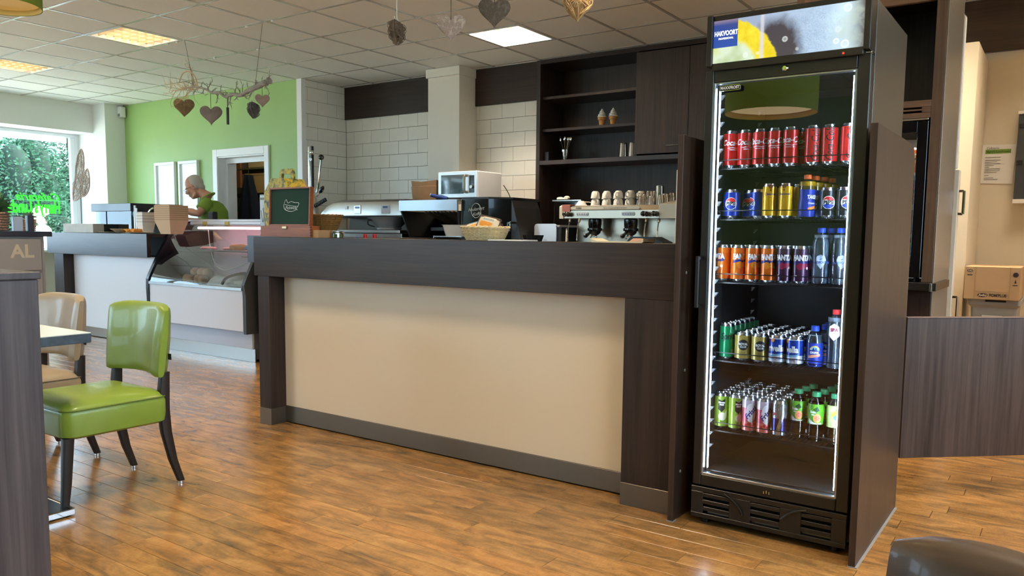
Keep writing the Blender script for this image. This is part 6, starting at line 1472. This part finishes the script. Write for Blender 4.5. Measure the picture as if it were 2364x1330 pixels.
for k, x in enumerate((-.745, -.825, -.905)):
    dup(bt, (x, 4.87, 1.0005), R_(-20), ORD[k]+' green-labelled bottle from the right at the bottom of the niche fridge', 'bottles in the niche fridge')
LEDW = M('dim fridge lamp', (255, 240, 220), .4, emit=(255, 236, 210), es=40)
pb(f2, 'fridge_lamp', LEDW, (-1.25, -.75, 4.75, 4.765, 1.745, 1.757), b=0)
# white cupboards and the wall behind
cu = thing('white_cupboard', 'tall white cupboard edge with two bar handles behind the tall unit', 'cupboard', (-.75, 5.5, 0))
pb(cu, 'carcass', WHITE, (-1.05, -.625, 5.57, 5.64, 0, 2.545), b=.003)
dlo = pb(cu, 'door', M('cream cupboard door', (232, 224, 206), .4), (-.6245, -.598, 5.575, 5.66, .03, 1.60), b=.003)
pb(cu, 'door', WHITE, (-.6245, -.615, 5.58, 5.64, 1.61, 2.53), b=.003)
for z in (1.40, .74):
    MB().tube(cr([(-.599, 5.60, z-.07), (-.572, 5.60, z-.07), (-.568, 5.60, z-.06), (-.568, 5.60, z+.06), (-.572, 5.60, z+.07), (-.599, 5.60, z+.07)], 3), .009, 8).build('handle', CHROME, dlo, world=True)
c2 = thing('tall_cupboard', 'tall cream cupboard lit warm beside the notice wall', 'cupboard', (-.8, 6.5, 0))
pb(c2, 'carcass', M('cream melamine', (236, 224, 198), .45), (-1.04, -.595, 6.2, 6.90, 0, 2.50), b=.003)
nb_ = thing('paper_notice', 'printed paper notice with green heading taped to the cream wall', 'notice', (-.49, 6.9, 1.74))
pn = MB().add([(-.60, 6.899, 1.598), (-.39, 6.897, 1.588), (-.378, 6.897, 1.878), (-.597, 6.899, 1.883), (-.60, 6.9, 1.598), (-.39, 6.899, 1.588), (-.378, 6.899, 1.878), (-.597, 6.9, 1.883)], [(0, 1, 2, 3), (7, 6, 5, 4), (0, 4, 5, 1), (1, 5, 6, 2), (2, 6, 7, 3), (3, 7, 4, 0)]); pn.build('sheet', M('white paper sheet', (236, 236, 234), .8), nb_, world=True)
MB().box(-.575, -.41, 6.895, 6.8968, 1.815, 1.845).build('green_band', M('notice green', (110, 150, 60), .7), nb_, world=True)
q = MB(); q.text("Harry's Lunchroom", .024, on_front(-.492, 6.8945, 1.829), bold=.02, edge=.5, sx=.8); q.text('Cafetaria', .022, on_front(-.53, 6.896, 1.855), shear=.3, edge=.5)
q.build('heading', M('dark green print', (40, 60, 30), .7), nb_, world=True)
q = MB()
for k, (wd, z) in enumerate(((.10, 1.785), (.10, 1.765), (.08, 1.752), (.10, 1.739), (.06, 1.726), (.03, 1.713), (.10, 1.700), (.10, 1.687), (.08, 1.674), (.03, 1.652), (.06, 1.634), (.09, 1.622))): q.box(-.575, -.575+wd, 6.8955, 6.8965, z, z+.004)
q.build('text_lines', M('grey print lines', (120, 120, 120), .7), nb_, world=True)['kind'] = 'stuff'
wbd = thing('glass_case', 'dark wall board with pale frame cut off at the right edge', 'board', (-.2, 6.8, 1.75))
pb(wbd, 'panel', M('dark grey board', (62, 66, 74), .25), (-.37, .1, 6.80, 6.89, 1.47, 2.08))
pb(wbd, 'pale_frame', WHITE, (-.375, .1, 6.78, 6.90, 1.44, 1.47), (-.375, .1, 6.78, 6.90, 2.08, 2.10))
for z in (1.98, 1.72): pb(wbd, 'catch', BLACKM, (-.362, -.33, 6.785, 6.80, z, z+.03))
bn = thing('storage_bin', 'grey plastic storage bin with number label under the cardboard box', 'bin', (-.40, 6.3, 0))
q = MB(); q.ring([rrect(w_, d_, .02, z) for w_, d_, z in ((.22, .36, 0), (.27, .44, .72), (.31, .48, .74), (.31, .48, .775), (.29, .46, .775), (.26, .42, .74))], smooth=False); q.build('bin_body', M('translucent grey plastic', (150, 150, 146), .4), bn)
pb(bn, 'lid_clip', BLACK, (-.45, -.33, 6.055, 6.065, .76, .785))
pb(bn, 'number_label', WHITE, (-.465, -.345, 6.065, 6.075, .625, .668), b=0)
MB().text('10', .04, on_front(-.395, 6.0645, .645), bold=.06, edge=.5, sx=1.2).build('number', BLACK_INK, bn, world=True)
bx = thing('cardboard_box', 'brown cardboard box with dark oval mark on the grey bin', 'box', (-.41, 6.3, .7755))
TAN = M('printed cardboard', (188, 156, 116), .8, vary=.05)
pb(bx, 'carton', TAN, (-.575, -.255, 6.02, 6.55, .7765, .995), b=.003)
pb(bx, 'tape_seam', M('carton seam', (168, 136, 98), .8), (-.515, -.512, 6.0175, 6.0195, .778, .993), (-.315, -.312, 6.0175, 6.0195, .778, .993), (-.512, -.315, 6.0175, 6.0195, .83, .832), b=0)
DKI = M('dark brown print', (52, 40, 44), .7)
q = MB(); q.flat([(.030*math.cos(2*PI*k/20), .013*math.sin(2*PI*k/20)) for k in range(20)], on_front(-.465, 6.017, .805), .5); q.flat([(.018*math.cos(2*PI*k/20), .009*math.sin(2*PI*k/20)) for k in range(20)], on_front(-.545, 6.017, .965), .5); q.flat(circ(.016, 16), on_front(-.283, 6.017, .945), .5)
q.text("POM'PLUS", .026, on_front(-.378, 6.0165, .805), bold=.04, edge=.5, sx=.85); q.box(-.56, -.53, 6.0165, 6.0175, .935, .941); q.box(-.297, -.27, 6.0165, 6.0175, .875, .88); q.prism([(-.29, .89), (-.276, .89), (-.283, .915)], 6.0165, 6.0175, 'Y')
q.build('print', DKI, bx, world=True)
for sz_, x_, z_ in ((.020, -.465, .805), (.011, -.545, .965)): MB().text('Aviko', sz_, on_front(x_, 6.016, z_), shear=.2, bold=.03, edge=.5).build('logo_lettering', M('cream print', (226, 206, 176), .7), bx, world=True)
# swing gate, hung from the return of the side wall
gt_ = thing('swing_gate', 'dark wood half-height swing gate at the right edge, clear of the floor', 'gate', (-.57, 3.77, 0), math.atan2(.37, .42))
MB().box(0, 1.05, 0, .028, .195, .822, .002).build('gate_board', wood('dark wenge gate', (46, 38, 36), (80, 68, 64), 'Z', .38, .8, .3), gt_)
MB().box(0, 1.05, -.001, .029, .8225, .8265).build('edge_band', M('pale brown edge', (112, 92, 84), .4), gt_)
MB().box(1.052, 1.12, -.02, .05, 0, .95, .003).build('gate_post', WENGE_Z, gt_)
for z in (.30, .70): MB().cyl((1.051, .014, z-.04), (1.051, .014, z+.04), .012, n=10).build('hinge', STEEL, gt_)
# ================================================================ hanging twig and hearts
def heart(r, th, n=40, wx=1.0):
    pts = []
    for k in range(n):
        t = 2*PI*k/n; pts.append((r*wx*16*math.sin(t)**3/16, r*(13*math.cos(t)-5*math.cos(2*t)-2*math.cos(3*t)-math.cos(4*t))/16))
    return pts
def solid_heart(label, loc, size, mat, rot, string_top, strm):
    t = thing('wooden_heart', label, 'heart', loc, rot, 'hanging hearts')
    pts = heart(size, .012); q = MB(); rings = []
    for s, y in ((.93, -.008), (1.0, -.004), (1.0, .004), (.93, .008)): rings.append([(a*s, y, b*s) for a, b in pts])
    q.ring(rings); q.build('heart_board', mat, t)
    MB().cyl((0, 0, size*.30), (0, 0, string_top-loc[2]), .0022, n=6).build('string', strm, t)
    return t
def wicker_heart(label, loc, size, mat, rot, string_top, strm, seed):
    t = thing('wicker_heart', label, 'heart', loc, rot, 'hanging hearts')
    r_ = random.Random(seed); pts = heart(size, 0, 36); q = MB()
    q.ring([[(a*s, y, b*s) for a, b in pts] for s, y in ((.3, -.024), (.7, -.014), (.86, 0), (.7, .014), (.3, .024))])
    for k in range(190):
        i, j = r_.sample(range(36), 2)
        a, b = pts[i], pts[j]; d = math.hypot(a[0]-b[0], a[1]-b[1])
        if d < size*.5: continue
        m_ = ((a[0]+b[0])/2, (a[1]+b[1])/2)
        ok = any(True for _ in [0]) and m_[1] < size*.55
        if not ok: continue
        y = (r_.choice((-1, 1)))*(.026+r_.uniform(0, .016))
        q.tube(cr([(a[0], y*.25, a[1]), (m_[0]*.9+a[0]*.1, y, m_[1]*.9+a[1]*.1), (b[0], y*.25, b[1])], 3), size*.024, 5)
    for s in (1.0, .95): q.tube([(a*s, .006*(s < 1), b*s) for a, b in pts], size*.05, 6, closed=True)
    o = q.build('woven_twigs', mat, t); o['kind'] = 'stuff'
    MB().cyl((0, 0, size*.3), (0, 0, string_top-loc[2]), .0024, n=6).build('string', strm, t)
    MB().tube(cr([(0, 0, size*.4), (-.03, .0, size*.75), (-.05, 0, size*.95)], 3), .003, 5).tube(cr([(0, 0, size*.4), (.02, .0, size*.8), (.015, 0, size*1.05)], 3), .003, 5).build('bow', strm, t)
    return t
STR = M('white cord', (206, 200, 188), .8); STRB = M('brown cord', (92, 70, 58), .8)
WD = M('grey-brown heart wood', (134, 120, 110), .8, vary=.18, vscale=16)
WICK1 = M('golden-brown twigs', (150, 124, 86), .8, vary=.35, vscale=30); WICK2 = M('dark grey twigs', (96, 92, 86), .8, vary=.4, vscale=30); WICK3 = M('blond twigs', (190, 158, 112), .7, vary=.2, vscale=30)
br = thing('hanging_branch', 'gnarled twig branch hung from the ceiling on two cords', 'branch', (-6.5, 4.44, 2.45))
r_ = random.Random(21)
DR = M('driftwood', (150, 142, 132), .85, vary=.3, vscale=24, bumpy=.5, bscale=60); DRL = M('pale bare twigs', (186, 158, 122), .85, vary=.2, vscale=20)
main = [(-7.05, 4.44, 2.515), (-6.9, 4.43, 2.505), (-6.81, 4.44, 2.504), (-6.70, 4.45, 2.475), (-6.58, 4.44, 2.430), (-6.47, 4.44, 2.42), (-6.38, 4.44, 2.378), (-6.29, 4.45, 2.392), (-6.16, 4.44, 2.372), (-6.08, 4.44, 2.392), (-5.97, 4.43, 2.407), (-5.85, 4.44, 2.436), (-5.76, 4.44, 2.458)]
mp_ = cr(main, 5); nn = len(mp_)
rad_ = [.006+.020*(k/nn)**1.2*(1+.25*math.sin(k*1.7)+.15*math.sin(k*4.1)) for k in range(nn)]
MB().tube(mp_, rad_, 8).build('main_branch', DR, br, world=True)
tw = MB(); tl = MB()
def grow(mb, p, d, ln, r, depth):
    pts = [p]; cur = Vector(p); dd = Vector(d).normalized(); n_ = 5
    for k in range(n_):
        dd = (dd+Vector((r_.uniform(-.5, .5), r_.uniform(-.25, .25), r_.uniform(-.45, .5)))).normalized(); cur = cur+dd*ln/n_; pts.append(tuple(cur))
        if depth and r_.random() < .7: grow(mb, tuple(cur), dd+Vector((r_.uniform(-.8, .8), r_.uniform(-.3, .3), r_.uniform(-.8, .8))), ln*.5, r*.6, depth-1)
    mb.tube(pts, [r*(1-.75*k/n_) for k in range(n_+1)], 5)
for k in range(6, nn, 2):
    p = mp_[k]; up_ = r_.choice((1, 1, -1))
    grow(tw, p, (r_.uniform(-.6, .6), r_.uniform(-.3, .3), up_), r_.uniform(.04, .11), .007, 1)
for k in range(10):
    p = mp_[r_.randrange(0, 14)]; grow(tl, p, (-1, r_.uniform(-.3, .3), r_.uniform(-.3, .45)), r_.uniform(.14, .27), .005, 2)
tl.tube(cr([(-6.80, 4.44, 2.50), (-6.84, 4.44, 2.60), (-6.92, 4.43, 2.655), (-7.02, 4.43, 2.645), (-7.08, 4.43, 2.57)], 5), .006, 6)
o = tw.build('dark_twigs', DR, br, world=True); o['kind'] = 'stuff'
o = tl.build('pale_twigs', DRL, br, world=True); o['kind'] = 'stuff'
MB().cyl((-6.96, 4.42, H-.001), (-6.86, 4.44, 2.515), .0022, n=6).build('cord', STRB, br, world=True)
MB().cyl((-5.84, 4.44, H-.001), (-5.96, 4.44, 2.41), .0022, n=6).build('cord', STRB, br, world=True)
wicker_heart('golden wicker heart at the left end of the hanging twig', (-7.03, 4.44, 2.345), .09, WICK1, .95, 2.52, STR, 3)
solid_heart('large grey-brown wooden heart hanging from the twig on a cord', (-6.605, 4.44, 2.240), .098, WD, .85, 2.44, STRB)
pr_ = thing('hanging_rod', 'thin black rod hanging from the middle of the twig', 'rod', (-6.355, 4.44, 2.13))
MB().cyl((0, 0, 0), (0, 0, .15), .012, n=10).build('rod', BLACK, pr_); MB().cyl((0, 0, .15), (0, 0, .25), .003, n=6).build('string', STRB, pr_)
wicker_heart('dark narrow wicker heart near the right end of the twig', (-5.98, 4.44, 2.235), .075, WICK2, 2.15, 2.41, STR, 5)
solid_heart('small wooden heart at the right end of the hanging twig', (-5.86, 4.44, 2.305), .062, M('pinkish heart wood', (146, 128, 116), .8, vary=.15, vscale=16), .95, 2.43, STRB)
# front branch, only its hearts reach into the picture
fb_ = thing('hanging_branch', 'second twig branch above the picture edge carrying the near hearts', 'branch', (-2.8, 3.7, 2.72))
MB().tube(cr([(-3.45, 3.25, 2.71), (-3.15, 3.47, 2.70), (-2.85, 3.68, 2.72), (-2.5, 3.92, 2.73), (-2.2, 4.1, 2.76)], 6), .014, 8).build('main_branch', DR, fb_, world=True)
for x, y in ((-3.2, 3.43), (-2.45, 3.95)): MB().cyl((x, y, 2.71), (x, y, H), .0022, n=6).build('cord', STRB, fb_, world=True)
wicker_heart('narrow brown wicker heart with white ribbon near the ceiling light', (-3.255, 3.39, 2.315), .072, M('brown twigs', (112, 96, 80), .8, vary=.35, vscale=30), 2.05, 2.70, M('white ribbon', (214, 216, 206), .7), 7)
def blotch(name, a, b_): 
    m, n, l, bb, out = new_mat(name); l.new(ramp(n, l, noise(n, l, coords(n, l), 22, 5, .6, 1.5).outputs[0], [(.38, L(*a)), (.5, L(*b_)), (.62, L(*a))]).outputs[0], bb.inputs['Base Color']); bb.inputs['Roughness'].default_value = .75; return m
solid_heart('whitewashed wooden heart hanging near the top middle', (-3.0, 3.565, 2.348), .084, blotch('whitewashed wood', (186, 174, 164), (150, 130, 120)), .62, 2.71, STRB)
solid_heart('large dark grey wooden heart above the lit ceiling light', (-2.80, 3.71, 2.435), .092, blotch('dark weathered wood', (104, 94, 84), (74, 66, 58)), .62, 2.72, STRB)
wicker_heart('blond woven willow heart at the top edge of the picture', (-2.41, 3.98, 2.475), .085, WICK3, .62, 2.73, STR, 9)
# ---------------------------------------------------------------- drum lamps
SHADE = M('green drum shade', (112, 132, 40), .8); SHADE_ON = M('lit green drum shade', (112, 132, 40), .8, emit=(150, 165, 50), es=.8); SHIN = M('pale shade lining', (220, 190, 110), .7)
def drum(label, loc, r, h, cord, on=False):
    t = thing('drum_lamp', label, 'lamp', loc, 0, 'green drum lamps')
    q = MB(); n_ = 40
    q.ring([[(rr_*math.cos(2*PI*k/n_), rr_*math.sin(2*PI*k/n_), z) for k in range(n_)] for rr_, z in ((r-.004, h), (r, h), (r, 0), (r-.004, 0))], caps=False); q.build('shade', SHADE_ON if on else SHADE, t)
    MB().ring([[(rr_*math.cos(2*PI*k/n_), rr_*math.sin(2*PI*k/n_), z) for k in range(n_)] for rr_, z in ((r-.0045, .002), (r-.0045, h-.01))], caps=False).build('shade_lining', SHIN, t)
    MB().lathe([(.0001, .035), (r*.93, .035), (r*.93, .03), (.0001, .03)], n_).build('diffuser', M('glowing cream diffuser', (236, 216, 160), .6, emit=(255, 226, 170), es=2.6) if on else M('cream diffuser', (236, 206, 130), .6, emit=(255, 210, 120), es=.12), t)
    MB().cyl((0, 0, h*.6), (0, 0, H-loc[2]), .004 if cord else .03, n=8).build('stem', BLACK, t)
    MB().lathe([(.05, 0), (.05, .02), (.0001, .021)], 16, (0, 0, H-loc[2]-.0215)).build('ceiling_rose', BLACK, t)
    return t
drum('green drum ceiling lamp with cream diffuser at the top left corner', (-5.54, 2.26, 2.53), .25, .28, False)
drum('green drum pendant lamp reflected in the glass fridge door', (-1.46, 1.42, 1.87), .255, .30, True, True)
# ---------------------------------------------------------------- pictures, sensor, storeroom, ceiling hooks
for k, (a, b_) in enumerate(((-10.535, -10.055), (-9.965, -9.53))):
    p_ = thing('picture_frame', ['left', 'right'][k]+' white framed picture under glass on the green wall', 'picture', ((a+b_)/2, 6.21, 1.75), 0, 'white framed pictures')
    q = MB(); q.box(a, b_, 6.175, 6.218, 2.06, 2.10, .003).box(a, b_, 6.175, 6.218, 1.32, 1.36, .003).box(a, a+.04, 6.175, 6.218, 1.3605, 2.0595, .003).box(b_-.04, b_, 6.175, 6.218, 1.3605, 2.0595, .003); q.build('frame', WHITE, p_, world=True)
    MB().box(a+.04, b_-.04, 6.20, 6.215, 1.36, 2.06).build('print', M('pale aqua print with window glare', (236, 248, 244), .15, vary=.06, vscale=3, coat=.6), p_, world=True)  # print colour brightened to carry the window's reflection
ms = thing('wall_speaker', 'small white wall speaker on a bracket in the ceiling corner', 'speaker', (-11.29, 6.16, 2.86))
MB().box(-.045, .045, -.04, .04, -.09, .06, .008).build('case', WHITE, ms); MB().box(-.03, .03, -.0415, -.040, -.08, -.04).build('mesh_grille', GREYP, ms); MB().tube([(0, .02, .06), (-.02, .05, .084)], .008, 8).build('bracket', GREYP, ms)
sh_ = thing('store_shelf', 'dark shelving rack in the storeroom behind the door', 'shelf', (-9.5, 7.4, 0))
for x in (-10.55, -8.9): pb(sh_, 'upright', BLACKM, (x, x+.04, 7.15, 7.19, 0, 2.6), (x, x+.04, 7.75, 7.79, 0, 2.6), b=0)
for z in (2.08, 1.72, 1.36): pb(sh_, 'board', BLACKM, (-10.55, -8.86, 7.14, 7.80, z-.03, z), b=0)
def sbox(label, *bx, mat=CARD): tag(MB().box(*bx, b=.003).build('cardboard_box', [mat], None), label, 'box')
def sbox(label, x0, x1, y0, y1, z0, z1, mat):
    t = thing('cardboard_box', label, 'box', ((x0+x1)/2, (y0+y1)/2, z0)); pb(t, 'carton', mat, (x0, x1, y0, y1, z0+.0005, z1), b=.003)
    pb(t, 'flap_line', M('dark carton seam', (110, 80, 54), .8), (x0+.02, x1-.02, y0-.0015, y0-.0002, z1-.035, z1-.031), b=0); return t
TANB = M('light tan carton', (202, 164, 116), .8); BRB = M('red-brown carton', (150, 96, 60), .8)
sbox('light carton with dark print on the top storeroom shelf', -9.78, -9.36, 7.15, 7.6, 2.08, 2.30, M('pale carton', (206, 180, 148), .8))
sbox('wide tan carton under the top shelf of the storeroom', -9.88, -9.02, 7.16, 7.6, 1.72, 2.00, TANB)
sbox('tall red-brown carton at the left of the storeroom shelves', -10.35, -9.90, 7.10, 7.13, 1.80, 2.26, BRB).location
sbox('dark carton with red stripes on the low storeroom shelf', -10.3, -9.85, 7.16, 7.5, 1.36, 1.46, M('red striped carton', (170, 76, 60), .7, vary=.4, vscale=30))
jk = thing('hanging_jacket', 'dark navy jacket hanging in the storeroom doorway', 'jacket', (-9.3, 6.80, 1.2))
q = MB(); rings = []
for k in range(12):
    u = k/11; z = .74-.95*u; wd = .05+.24*min(1, u*1.25)**.85; dp = .05+.05*u
    rings.append([(wd*math.cos(a)*(1+.06*math.sin(5*a+k*.4))+.03*u, dp*math.sin(a)*(1+.35*math.sin(6*a)), z) for a in [2*PI*j/26 for j in range(26)]])
q.ring(rings); q.build('jacket_body', M('dark navy cloth', (30, 34, 50), .9), jk)
MB().tube(cr([(0, 0, .72), (.0, 0, .80), (.02, 0, .84), (.04, .0, .81)], 4), .004, 6).build('hanger_hook', STEEL, jk)
MB().cyl((-.5, 0, .82), (.6, 0, .82), .012, n=8).build('rail', STEEL, jk)
MB().box(.59, .605, -.02, .02, -1.2, .84).box(-.505, -.49, -.02, .02, -1.2, .84).build('rail_post', STEEL, jk)
for k, (i, j, a, b_) in enumerate(((0, 0, -.25, 0), (1, 0, .35, 0), (2, 0, .1, 0), (-1, 1, .2, 0), (0, 1, .3, .0), (0, 2, .1, -.1), (2, 1, .9, 0), (-1, 0, .5, 0))):
    tag(MB().ell((0, 0, 0), (.014, .014, .010), 10, 6).build('ceiling_hook', WHITE, None, (GX(i)+a, GY(j)+b_, H-.006)), ['white hook at the twig\'s left cord', 'white hook beside the twig\'s right cord', 'white hook right of the twig\'s right cord', 'white hook nearest the back of the twig', 'white hook between the two twig cords', 'white hook above the twig toward the green wall', 'white hook near the narrow wicker heart', 'white hook at the lit ceiling light\'s corner'][k], 'hook', 'white ceiling hooks')
# furniture on the far side of the room, seen only mirrored in the fridge door
dv = thing('side_cabinet', 'low wood cabinet against the front wall, mirrored in the fridge glass', 'cabinet', (-2.2, -1.6, 0))
MB().box(-.7, .7, -.2, .2, 0, 1.02, .003).build('carcass', WENGE_X, dv)
# ================================================================ greenery outside the window
LEAFM = []
for k, c in enumerate(((36, 72, 50), (46, 88, 62), (62, 104, 70))):
    m, n, l, b, out = new_mat('outdoor leaves %d' % k)
    l.new(ramp(n, l, noise(n, l, coords(n, l), 1.6, 4).outputs[0], [(.35, tuple(x*.7 for x in L(*c)[:3])), (.65, tuple(min(1, x*1.35) for x in L(*c)[:3]))]).outputs[0], b.inputs['Base Color'])
    b.inputs['Roughness'].default_value = .55; b.inputs['Subsurface Weight'].default_value = 0; b.inputs['Transmission Weight'].default_value = 0
    LEAFM.append(m)
def bush(label, loc, rx, ry, h, n_, seed, mat):
    t = thing('leafy_bush', label, 'bush', loc, 0, 'bushes beyond the window')
    r_ = random.Random(seed); v = []; f = []
    blobs = [(r_.uniform(-.6, .6)*rx, r_.uniform(-.5, .5)*ry, h*r_.uniform(.12, .92), r_.uniform(.28, .45)) for _ in range(22)]
    for k in range(n_):
        bx_, by_, bz_, br_ = r_.choice(blobs)
        d = Vector((r_.gauss(0, 1), r_.gauss(0, 1), r_.gauss(0, 1))).normalized()
        rr_ = r_.uniform(.75, 1.05)*br_
        p = Vector((bx_+d.x*rr_*rx, by_+d.y*rr_*ry, bz_+d.z*rr_*h*.6))
        if p.z < .02: p.z = r_.uniform(.02, .5)
        if p.z > h: p.z = h-r_.uniform(0, .25)
        a = Vector((r_.gauss(0, 1), r_.gauss(0, 1), r_.gauss(0, .7))).normalized(); s = a.orthogonal().normalized(); g = r_.uniform(.028, .058)
        i = len(v); v += [tuple(p-a*g), tuple(p+s*g*.45), tuple(p+a*g), tuple(p-s*g*.45)]; f.append((i, i+1, i+2, i+3))
    q = MB(); q.add(v, f); o = q.build('foliage', mat, t); o['kind'] = 'stuff'
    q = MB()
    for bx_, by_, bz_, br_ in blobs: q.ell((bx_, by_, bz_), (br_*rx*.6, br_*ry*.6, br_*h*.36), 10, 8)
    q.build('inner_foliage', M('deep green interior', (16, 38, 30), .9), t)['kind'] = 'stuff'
    q = MB()
    for k in range(5): q.tube(cr([(r_.uniform(-.3, .3), r_.uniform(-.3, .3), 0), (r_.uniform(-.5, .5)*rx, r_.uniform(-.4, .4)*ry, h*.4), (r_.uniform(-.7, .7)*rx, r_.uniform(-.5, .5)*ry, h*.8)], 4), [.05, .045, .04, .035, .03, .025, .02, .015, .01], 6)
    q.build('stem', M('bark', (92, 76, 60), .9), t)
    return t
spots = [(-19.5, 6.2, 3.15), (-19.2, 8.2, 3.2), (-19.8, 10.2, 3.25), (-19.0, 12.2, 3.1), (-19.4, 4.2, 3.2), (-19.0, -9.6, 3.1), (-19.6, -12.0, 3.2)]
names = ['dark green bush left in the window view', 'tall green bush in the middle of the window view', 'light green bush at the right of the window view', 'bush hidden behind the window jamb'] + ['leafy bush in the hedge left of the view, '+w_ for w_ in ('next to the visible ones', 'past the gap', 'at its far end')]
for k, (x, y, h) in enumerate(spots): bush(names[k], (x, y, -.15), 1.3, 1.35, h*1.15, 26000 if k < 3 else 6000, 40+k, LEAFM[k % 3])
for k, x in enumerate((-11, -8.4, -5.6)):
    bush('leafy bush outside the shop front, %s from the corner' % ORD[k], (x, -11.5, -.15), 1.5, 1.3, 2.6, 2500, 70+k, LEAFM[(k+1) % 3])
